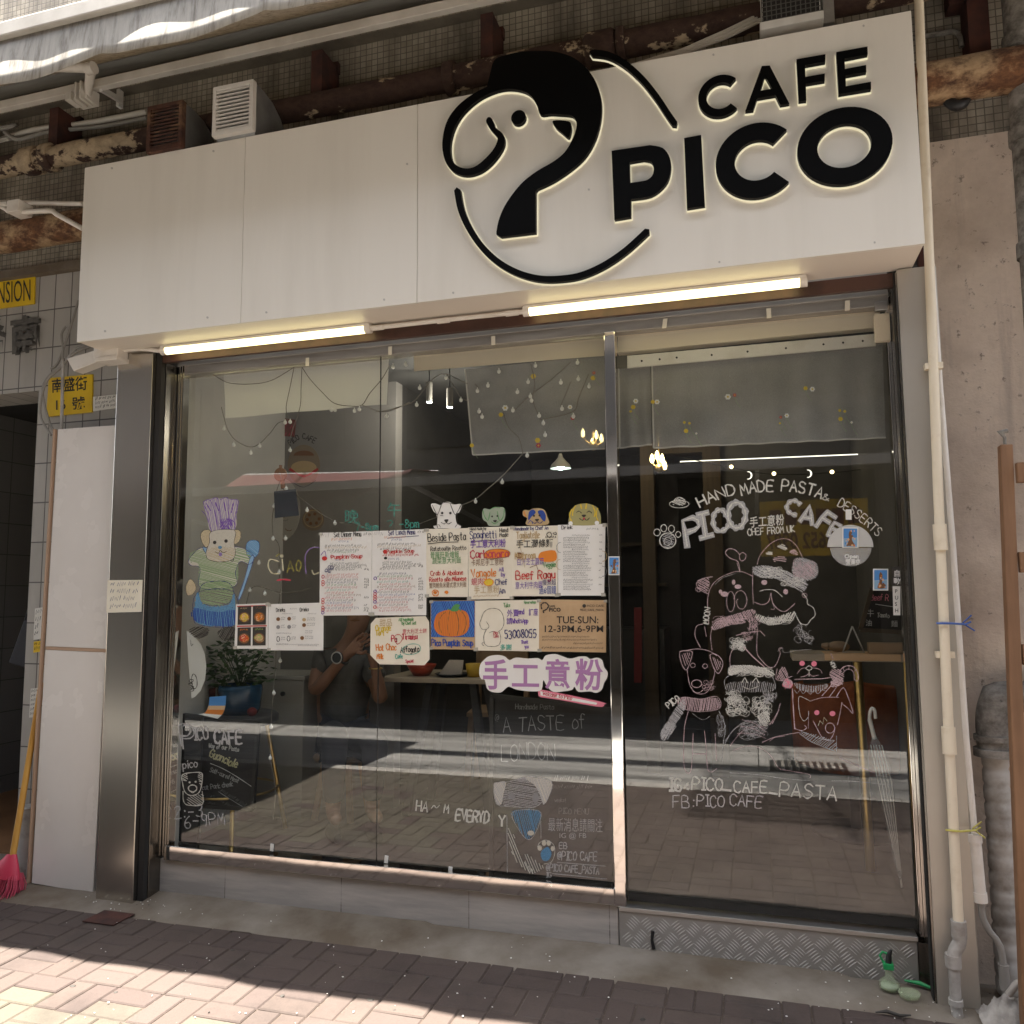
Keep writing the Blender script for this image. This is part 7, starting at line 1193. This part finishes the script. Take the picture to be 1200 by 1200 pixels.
# left strip of black paper at the window edge
t = chalkboard('tall narrow black board standing at the left edge of the window', [(211, 836), (236, 838), (231, 990), (205, 985)], .12, [], frame=False)
wr = [('t', '"Handmade Pasta"', *C6('640,205')[0], 6, 2, .9, 0, .8), ('t', 'A TASTE of', *C6('600,310')[0], 17, 1, 1.1, -2, .78), ('t', 'LONDON', *C6('590,445')[0], 19, 1, 1.1, -1, .68), ('t', '@', *C6('560,260')[0], 9, 2, .8), ('s', *C6('840,535')[0], 40, 4, 2, .7, 0), ('s', *C6('830,575')[0], 46, 3.5, 2, .7, 0), ('t', 'weeks!', *C6('840,640')[0], 4.5, 2, .7, 0, .8), ('t', 'PICO MENU', *C6('860,695')[0], 6.5, 2, .8, 0, .8)]
chalkboard('tall black chalkboard reading A TASTE of LONDON behind the lower right of the window', [(577, 815), (717, 832), (716, 1042), (576, 1027)], .10, wr, frame=True)
# table with crockery
YT = 1.0; a = W(448, 791, YT); b = W(602, 801, YT); zt = 1.035
t = thing('dining_table', 'small wooden table with black splayed legs behind the menus', 'table', ((a.x+b.x)/2, YT+.25, .2)); mb = MB(); mb.box(a.x, b.x+.05, YT-.05, YT+.5, zt-.028, zt); mb.build('table_top', 'table_top', t, .004)
for sx in (-1, 1):
    for sy in (-1, 1): cx_ = (a.x+b.x)/2; mb = MB(); mb.beam((cx_+sx*.14, YT+.22+sy*.12, zt-.03), (cx_+sx*.27, YT+.22+sy*.2, .2), .045, .045); mb.build('leg', 'leg_dark', t)
def onT(px, dy=0): return Vector((W(px, 790, YT+.1+dy).x, YT+.1+dy, zt))
c = onT(494); mb = MB(); mb.lathe([(0, .001), (.05, .001), (.085, .05), (.095, .07), (.088, .07), (.05, .012), (0, .012)], c, 24); tag(mb.build('red_bowl', 'bowl_red'), 'red bowl on the wooden table under the dessert sheet', 'bowl')
c = onT(530); mb = MB(); mb.lathe([(0, .001), (.08, .001), (.11, .018), (.105, .02), (.07, .008), (0, .008)], c, 24); tag(mb.build('black_plate', 'leg_dark'), 'black plate holding a folded napkin on the table', 'plate')
mb = MB(); mb.add([c+Vector((-.08, -.02, .012)), c+Vector((.07, -.03, .012)), c+Vector((.05, .05, .012)), c+Vector((-.02, .0, .10)), c+Vector((.075, .0, .10))], [(0, 1, 3), (1, 4, 3), (1, 2, 4), (0, 3, 2), (3, 4, 2)]); tag(mb.build('napkin', 'napkin'), 'folded napkin standing on the black plate', 'napkin')
c = onT(556); mb = MB(); mb.lathe([(0, .001), (.045, .001), (.055, .08), (.05, .08), (.04, .01), (0, .01)], c, 20); tag(mb.build('yellow_cup', 'cup_yellow'), 'yellow cup at the right end of the wooden table', 'cup')
def wood_chair(label, c, rz, m='leg_wood'):
    t = thing('wooden_chair', label, 'chair', c); q = Matrix.Rotation(R(rz), 4, 'Z'); f = lambda x, y, z: Vector(c)+(q@Vector((x, y, z)))
    mb = MB(); mb.hexa([f(-.2, -.2, .5), f(.2, -.2, .5), f(.2, .2, .5), f(-.2, .2, .5)], (0, 0, .03)); mb.build('seat', m, t, .004)
    for sx in (-1, 1):
        mb = MB(); mb.beam(f(sx*.17, -.17, .5), f(sx*.2, -.2, 0), .035); mb.build('leg', m, t); mb = MB(); mb.beam(f(sx*.17, .2, .98), f(sx*.19, .2, 0), .035); mb.build('leg', m, t)
    mb = MB(); mb.hexa([f(-.18, .19, .72), f(.18, .19, .72), f(.18, .19, .95), f(-.18, .19, .95)], tuple(q@Vector((0, .02, 0)))); mb.build('backrest', m, t, .004); return t
wood_chair('wooden chair beyond the right end of the table', (W(585, 850, 1.9).x, 1.9, .2), 10)
# person sitting and looking at a phone
def skin(name, nodes, edges, mat, parent, sub=2):
    me = bpy.data.meshes.new(name); me.from_pydata([tuple(Vector(n[0])*S) for n in nodes], edges, []); o = bpy.data.objects.new(name, me); COL.objects.link(o)
    m = o.modifiers.new('skin', 'SKIN'); m.use_smooth_shade = True; o.modifiers.new('sub', 'SUBSURF').levels = sub
    for i, n in enumerate(nodes):
        r = n[1] if isinstance(n[1], tuple) else (n[1], n[1]); me.skin_vertices[0].data[i].radius = (r[0]*S, r[1]*S); me.skin_vertices[0].data[i].use_root = (i == 0)
    dg = bpy.context.evaluated_depsgraph_get(); nm = bpy.data.meshes.new_from_object(o.evaluated_get(dg)); o.modifiers.clear(); o.data = nm; bpy.data.meshes.remove(me); nm.materials.clear(); nm.materials.append(M[mat])
    for p in nm.polygons: p.use_smooth = True
    nm.name = name; nm.transform(Matrix.Translation(-parent.location)); o.parent = parent; return o
J = lambda x, y, Y=.82: W(x, y, Y)
PS = thing('person', 'seated person in a grey T-shirt and jeans holding up a phone inside the cafe', 'person', (J(405, 870).x, .85, .2))
hip, belly, chest, neck = J(402, 858, .90), J(401, 825, .89), J(404, 786, .86), J(411, 750, .84)
jaw, face, crown = J(420, 731, .80), J(420, 710, .82), J(416, 690, .83)
shL, elL, wrL, paL = J(377, 770, .82), J(368, 812, .74), J(402, 772, .66), J(415, 759, .65)
shR, elR, wrR, paR = J(433, 770, .93), J(447, 822, .83), J(440, 784, .72), J(438, 766, .68)
hpL, knL, anL, toL = J(388, 862, .86), J(392, 868, .48), J(390, 955, .50), J(395, 962, .40)
hpR, knR, anR, toR = J(418, 862, .93), J(440, 868, .55), J(436, 952, .58), J(444, 960, .47)
N = [(hip, (.15, .12)), (belly, (.14, .11)), (chest, (.16, .11)), (neck, .052), (jaw, (.062, .07)), (face, (.088, .10)), (crown, (.07, .085)), (shL, .062), (elL, .046), (wrL, (.026, .032)), (shR, .062), (elR, .046), (wrR, (.026, .032)), (hpL, .10), (knL, .068), (anL, .042), (toL, .035), (hpR, .10), (knR, .068), (anR, .042), (toR, .035), (paL, (.022, .042)), (paR, (.022, .042))]
E_ = [(0, 1), (1, 2), (2, 3), (3, 4), (4, 5), (5, 6), (2, 7), (7, 8), (8, 9), (9, 21), (2, 10), (10, 11), (11, 12), (12, 22), (0, 13), (13, 14), (14, 15), (15, 16), (0, 17), (17, 18), (18, 19), (19, 20)]
nose = J(428, 713, .735); N.append((nose, .014)); E_.append((5, len(N)-1))
def fingers(pi, pal, dirv, side, curl, ls=(.052, .06, .056, .045)):
    d = dirv.normalized(); s_ = side.normalized(); c_ = curl.normalized()
    for k, l in enumerate(ls):
        o = (k-1.5)*.024; a = pal+d*.035+s_*o; b = a+d*l+c_*.012; c = b+d*l*.5+c_*.035
        i = len(N); N.append((a, .0105)); N.append((b, .0095)); N.append((c, .0085)); E_.extend([(pi, i), (i, i+1), (i+1, i+2)])
    a = pal-s_*.03+d*.005; b = a+(d*.6-s_*.5).normalized()*.04+c_*.02; c = b+d*.035+c_*.012; i = len(N); N.append((a, .014)); N.append((b, .011)); N.append((c, .0095)); E_.extend([(pi, i), (i, i+1), (i+1, i+2)])
fingers(21, paL, Vector((.8, -.1, .5)), Vector((-.4, 0, .8)), Vector((.3, -.7, 0))); fingers(22, paR, Vector((.1, -.15, 1)), Vector((.8, .2, 0)), Vector((-.4, -.5, 0)))
skin('body', N, E_, 'skin', PS)
g = .014
skin('t_shirt', [(hip+Vector((0, 0, .02)), (.168, .135)), (belly, (.158, .128)), (chest, (.178, .128)), (chest*.35+neck*.65-Vector((0, 0, .0)), .078), (shL, .086), (shL*.42+elL*.58, .074), (shR, .086), (shR*.42+elR*.58, .074)], [(0, 1), (1, 2), (2, 3), (2, 4), (4, 5), (2, 6), (6, 7)], 'shirt', PS)
skin('jeans', [(hip-Vector((0, 0, .02)), (.162, .132)), (hpL, .115), (knL, .083), (anL+Vector((0, 0, .05)), .062), (hpR, .115), (knR, .083), (anR+Vector((0, 0, .05)), .062)], [(0, 1), (1, 2), (2, 3), (0, 4), (4, 5), (5, 6)], 'jeans', PS)
mb = MB(); hc = face*.45+crown*.55+Vector((0, .025, .012)); mb.ball(hc, .112, 18, sc=(1, 1.02, 1.02)); mb.ball(face+Vector((-.03, .06, -.03)), .085, 14, sc=(.95, .8, 1.25)); mb.build('hair', 'hair', PS)
for an_, to_ in ((anL, toL), (anR, toR)): mb = MB(); d = (to_-an_); d.z = 0; a = Vector((an_.x, an_.y, .235)); mb.tube([a-d.normalized()*.05, a, a+d.normalized()*.1, a+d.normalized()*.16], [.035, .052, .045, .025], 12, sq=.8); mb.build('shoe', 'leg_dark', PS)
for dx in (-.034, .036): mb = MB(); e = face+Vector((dx+.014, -.082, .0)); mb.ball(e, .011, 10); mb.build('eye', 'ink_white', PS); 
mb = MB(); mb.tube([jaw+Vector((-.018, -.068, .022)), jaw+Vector((.012, -.078, .022)), jaw+Vector((.04, -.062, .022))], [.003, .007, .003], 8); mb.build('mouth', 'ink_brown', PS)
mb = MB(); d = (paL-wrL).normalized(); u = d.cross(Vector((0, 1, 0))).normalized(); v = d.cross(u); mb.tube([wrL+(u*math.cos(R(a))*.036+v*math.sin(R(a))*.04) for a in range(0, 361, 20)], .008, 8); fc = wrL+Vector((-.01, -.045, .01)); mb.tube([fc, fc+Vector((0, -.014, 0))], .036, 20); mb.build('watch', 'leg_dark', PS)
mb = MB(); mb.tube([fc+Vector((0, -.0145, 0))+Vector((math.cos(R(a))*.033, 0, math.sin(R(a))*.033)) for a in range(0, 361, 20)], .004, 6); mb.build('watch_bezel', 'alu', PS)
mb = MB(); mb.tube([wrR+Vector((math.cos(R(a))*.038, math.sin(R(a))*.036, .004)) for a in range(0, 361, 20)], .005, 6); mb.build('bracelet', 'brass', PS)
mb = MB(); mb.hexa([J(424, 762, .62), J(437, 769, .62), J(447, 741, .64), J(434, 735, .64)], (.004, .016, 0)); tag(mb.build('phone', 'leg_dark', None, .004), 'dark phone held up by the seated person', 'phone')
t = thing('wooden_stool', 'wooden stool under the seated person', 'stool', (hip.x, .9, .2)); mb = MB(); zz = hip.z-.13; mb.lathe([(0, -.03), (.17, -.03), (.18, -.01), (.17, 0), (0, 0)], (hip.x, .9, zz), 24); mb.build('seat', 'leg_wood', t)
for k in range(4): an = R(45+90*k); mb = MB(); mb.beam((hip.x+.11*math.cos(an), .9+.11*math.sin(an), zz-.03), (hip.x+.17*math.cos(an), .9+.17*math.sin(an), .2), .03); mb.build('leg', 'leg_wood', t)
# wall stickers behind the person
YW = 1.148
def wsticker(label, cx, cy, rx, ry, mats, fn, name='wall_sticker'):
    t = thing(name, label, 'wall sticker', W(cx, cy+ry, YW), None); mb = MB(); mb.poly([[W(a, b, YW-.002) for a, b in ell(cx, cy, rx, ry, 28)]], .0015); mb.build('disc', mats[0], t); mb = MB(); fn(mb, YW-.003); mb.build('drawing', mats[1:], t)
def f1(mb, Y):
    fillp(mb, ell(356, 548, 15, 8, 20), Y, 0); mb.line(smooth([(340, 550), (356, 558), (372, 550)], 4), 3, Y, 1); fillp(mb, ell(356, 534, 12, 6, 16, 180, 360), Y, 2); arc_hand(mb, 'PICO CAFE', [(340, 522), (354, 514), (369, 520)], 6, Y, 3, 1.1); mb.line(smooth([(344, 566), (356, 571), (370, 563)], 3), .8, Y, 3)
wsticker('round burger sticker lettered PICO CAFE on the wall behind the window', 356, 545, 19, 24, ['w_tan', 'ink_tan', 'ink_red', 'ink_brown', 'ink_dark'], f1)
def f2(mb, Y):
    for i in range(30): a = random.uniform(0, 6.28); r = random.uniform(2, 20); mb.line(smooth(ell(328+r*.8*math.cos(a), 604+r*1.4*math.sin(a), 4, 2.5, 6, a*57, a*57+140), 2), .9, Y, i % 3)
    fillp(mb, [(310, 580), (315, 620), (318, 600)], Y, 1)
wsticker('large oval food plate sticker left of the round burger sticker', 329, 597, 23, 37, ['w_pale', 'ink_tan', 'ink_brown', 'ink_grey'], f2)
def f3(mb, Y):
    for i in range(6): fillp(mb, ell(367+7*math.cos(i), 608+6*math.sin(i), 2, 2, 8), Y, 0)
    mb.line(ell(367, 608, 11, 10, 20), .9, Y, 1, True)
wsticker('round cookie sticker low on the wall right of the oval plate', 367, 609, 13, 13, ['w_tan', 'ink_brown', 'ink_tan'], f3)
t = thing('wall_poster', 'small dark red poster near the top of the wall behind the window', 'poster', W(327, 512, YW)); mb = MB(); mb.hexa([W(309, 509, YW-.004), W(345, 512, YW-.004), W(347, 492, YW-.004), W(309, 487, YW-.004)], (0, .003, 0)); mb.build('sheet', 'w_red', t); mb = MB(); mb.line(ell(316, 497, 6, 7, 16), 1, YW-.005, 0, True); scrib(mb, 324, 501, 20, 5, YW-.005, 0, 1, 5); scrib(mb, 324, 509, 20, 4, YW-.005, 0, 1, 5); mb.build('drawing', 'ink_crimson', t)
t = thing('hanging_slate', 'black square slate hanging on the window before the oval plate sticker', 'slate', W(335, 607, .03)); mb = MB(); mb.hexa([W(322, 607, .022), W(350, 604, .022), W(346, 573, .022), W(321, 576, .022)], (0, .006, 0)); mb.build('board', 'slate_blue', t); mb = MB(); mb.tube([W(328, 553, .022), W(333, 575, .022)], .003, 5); mb.build('string', 'wire', t)
mb = MB(); c = W(328, 556, .02); mb.tube([c, c+Vector((0, .012, 0))], .036, 24); mb.tube([c+Vector((0, .006, .036)), c+Vector((0, .006, .05))], .008, 8); mb.tube([c+Vector((.012, .006, -.03)), c+Vector((.018, .006, -.075))], .012, 8); tag(mb.build('brown_disc', 'ink_brown'), 'brown round disc charm hanging above the black slate', 'charm')
t = thing('red_bag', 'dark red bag with a triangular strap hanging in the dark part of the room', 'bag', W(450, 560, 1.6)); mb = MB(); q = [(436, 528), (464, 522), (468, 545), (462, 568), (438, 568), (433, 548)]; mb.poly([[W(a, b, 1.6) for a, b in q]], .06); mb.build('body', 'dark_red', t, .01); mb = MB(); mb.tube([W(438, 528, 1.62), W(449, 508, 1.62), W(462, 524, 1.62)], .006, 6); mb.build('strap', 'ink_dark', t)
mb = MB(); a = W(436, 600, 1.7); mb.hexa([W(462, 640, 1.7), W(478, 640, 1.7), W(478, 560, 1.7), W(462, 562, 1.7)], (0, .02, 0)); tag(mb.build('red_banner', 'dark_red'), 'narrow dark red banner hanging below the red bag', 'banner')
mb = MB(); mb.hexa([W(743, 800, 1.7), W(752, 800, 1.7), W(752, 712, 1.7), W(743, 712, 1.7)], (0, .02, 0)); tag(mb.build('red_banner', 'dark_red'), 'narrow dark red banner inside the left edge of the glass door', 'banner')
t = thing('back_counter', 'dark counter with shelves at the back of the cafe', 'counter', (-1.2, 4.2, .2)); mb = MB(); mb.box(-2.1, -.8, 4.0, 4.55, .2, 1.2); mb.build('body', 'opp_dark', t); mb = MB(); mb.box(-2.1, -.8, 4.3, 4.58, 1.6, 1.63); mb.box(-2.1, -.8, 4.3, 4.58, 2.0, 2.03); mb.build('shelf', 'frame_wood', t)
# right bay behind the door
YD2 = .62; a = W(928, 765, YD2); b = W(1060, 768, YD2); zt = (a.z+b.z)/2
t = thing('high_table', 'narrow wooden shelf table with a brass leg behind the glass door', 'table', (.45, YD2, .2)); mb = MB(); mb.box(a.x, .715, YD2-.02, YD2+.24, zt-.035, zt); mb.build('table_top', 'table_top', t, .003); mb = MB(); x = W(1008, 800, YD2).x; mb.tube([(x, YD2+.08, zt-.03), (x+.015, YD2+.08, .2)], .022, 14); mb.build('leg', 'brass', t)
mb = MB(); mb.hexa([(W(966, 762, YD2-.02).x, YD2-.025, zt-.03), (W(1055, 762, YD2-.02).x, YD2-.025, zt-.03), (W(1055, 762, YD2-.02).x, YD2-.025, zt+.002), (W(966, 762, YD2-.02).x, YD2-.025, zt+.002)], (0, .2, 0)); tag(mb.build('pink_runner', 'ink_peach', None, .002), 'pale pink runner lying along the edge of the high table', 'runner')
yb = YD2+.1; f = lambda px, py: (px, py)
chalkboard('small wood framed chalkboard reading Beef standing on the high table', [(1022, 689), (1061, 692), (1059, 741), (1008, 738)], yb, [('t', 'Beef R', 1020, 703, 7, 4, 1, 3, .75), ('l', [(1026, 708), (1046, 711)], .8, 0), ('z', '牛', 1015, 722, 7, 0), ('t', 'Tomato', 1028, 723, 5, 0, .8, 3, .7), ('z', '油', 1014, 733, 6, 0), ('z', '麵', 1044, 734, 6, 0)], True, 'frame_wood')
mb = MB(); c = Vector((W(982, 745, yb).x, yb, zt+.03)); mb.ball(c, .045, 12, sc=(1.2, .6, .62)); mb.tube([c+Vector((-.05, 0, 0)), c+Vector((-.08, 0, .005))], [.02, .01], 8); tag(mb.build('wooden_whale', 'leg_wood'), 'small smooth wooden ornament on the high table', 'ornament')
mb = MB(); c = Vector((W(1000, 750, yb-.05).x, yb-.03, zt+.002)); mb.beam(c+Vector((-.05, 0, 0)), c+Vector((0, 0, .13)), .006); mb.beam(c+Vector((.05, 0, 0)), c+Vector((0, 0, .13)), .006); mb.beam(c+Vector((-.05, 0, .003)), c+Vector((.05, 0, .003)), .006); tag(mb.build('triangle_stand', 'alu'), 'thin metal triangle stand beside the wooden ornament', 'stand')
mb = MB(); a = W(1016, 752, yb-.04); mb.box(a.x, .71, yb-.1, yb-.03, zt+.001, zt+.055); tag(mb.build('wooden_tray', 'leg_wood', None, .004), 'low wooden tray below the small chalkboard on the high table', 'tray')
ac = W(1003, 830, 1.1); t = thing('orange_armchair', 'rounded rust orange armchair behind the glass door', 'armchair', (ac.x, 1.2, .2))
mb = MB(); n = 28; vs = []
for i in range(n+1):
    an = R(-200+220*i/n)
    for r, z in ((.30, .62), (.31, .9), (.30, 1.04), (.25, 1.06), (.22, .9), (.22, .62)): vs.append((ac.x+r*math.cos(an)*1.05, 1.35-r*math.sin(an)*-1.0, z-.04*abs(math.cos(an))))
mb.add(vs, [(i*6+j, (i+1)*6+j, (i+1)*6+(j+1) % 6, i*6+(j+1) % 6) for i in range(n) for j in range(6)], 0, True); mb.build('backrest', 'chair_orange', t)
mb = MB(); mb.lathe([(0, .56), (.26, .56), (.28, .60), (.27, .68), (.2, .70), (0, .70)], (ac.x, 1.35, 0), 26); mb.build('seat', 'chair_orange', t)
mb = MB(); mb.lathe([(.02, .2), (.24, .2), (.24, .215), (.03, .225)], (ac.x, 1.35, 0), 24); mb.tube([(ac.x, 1.35, .2), (ac.x, 1.35, .58)], .03, 12); mb.build('leg', 'leg_dark', t)
t = thing('umbrella', 'clear plastic umbrella with a white crook handle hanging behind the glass door', 'umbrella', W(1056, 1035, .14)); Yu = .16
mb = MB(); mb.tube(smooth([W(1019, 843, Yu), W(1019.5, 835, Yu), W(1022, 830, Yu), W(1025, 833, Yu), W(1026, 842, Yu)], 3)[::-1]+[], .007, 8)
mb.tube([W(1019, 843, Yu), W(1025, 866, Yu)], .009, 8); mb.build('handle', 'plastic_white', t)
mb = MB(); mb.tube([W(1024, 864, Yu), W(1028, 880, Yu), W(1034, 900, Yu), W(1042, 950, Yu), W(1052, 1010, Yu), W(1055, 1030, Yu)], [.012, .03, .034, .024, .014, .006], 14); mb.build('canopy', 'umb_clear', t); mb = MB()
for k in range(5): o = (k-2)*.011; mb.tube([W(1026, 872, Yu)+Vector((o, -.02, 0)), W(1036, 915, Yu)+Vector((o*1.2, -.02, 0)), W(1054, 1020, Yu)+Vector((o*.2, -.004, 0))], .0022, 5)
mb.tube([W(1055, 1028, Yu), W(1057, 1040, Yu)], .004, 6); mb.build('rib', 'alu', t)
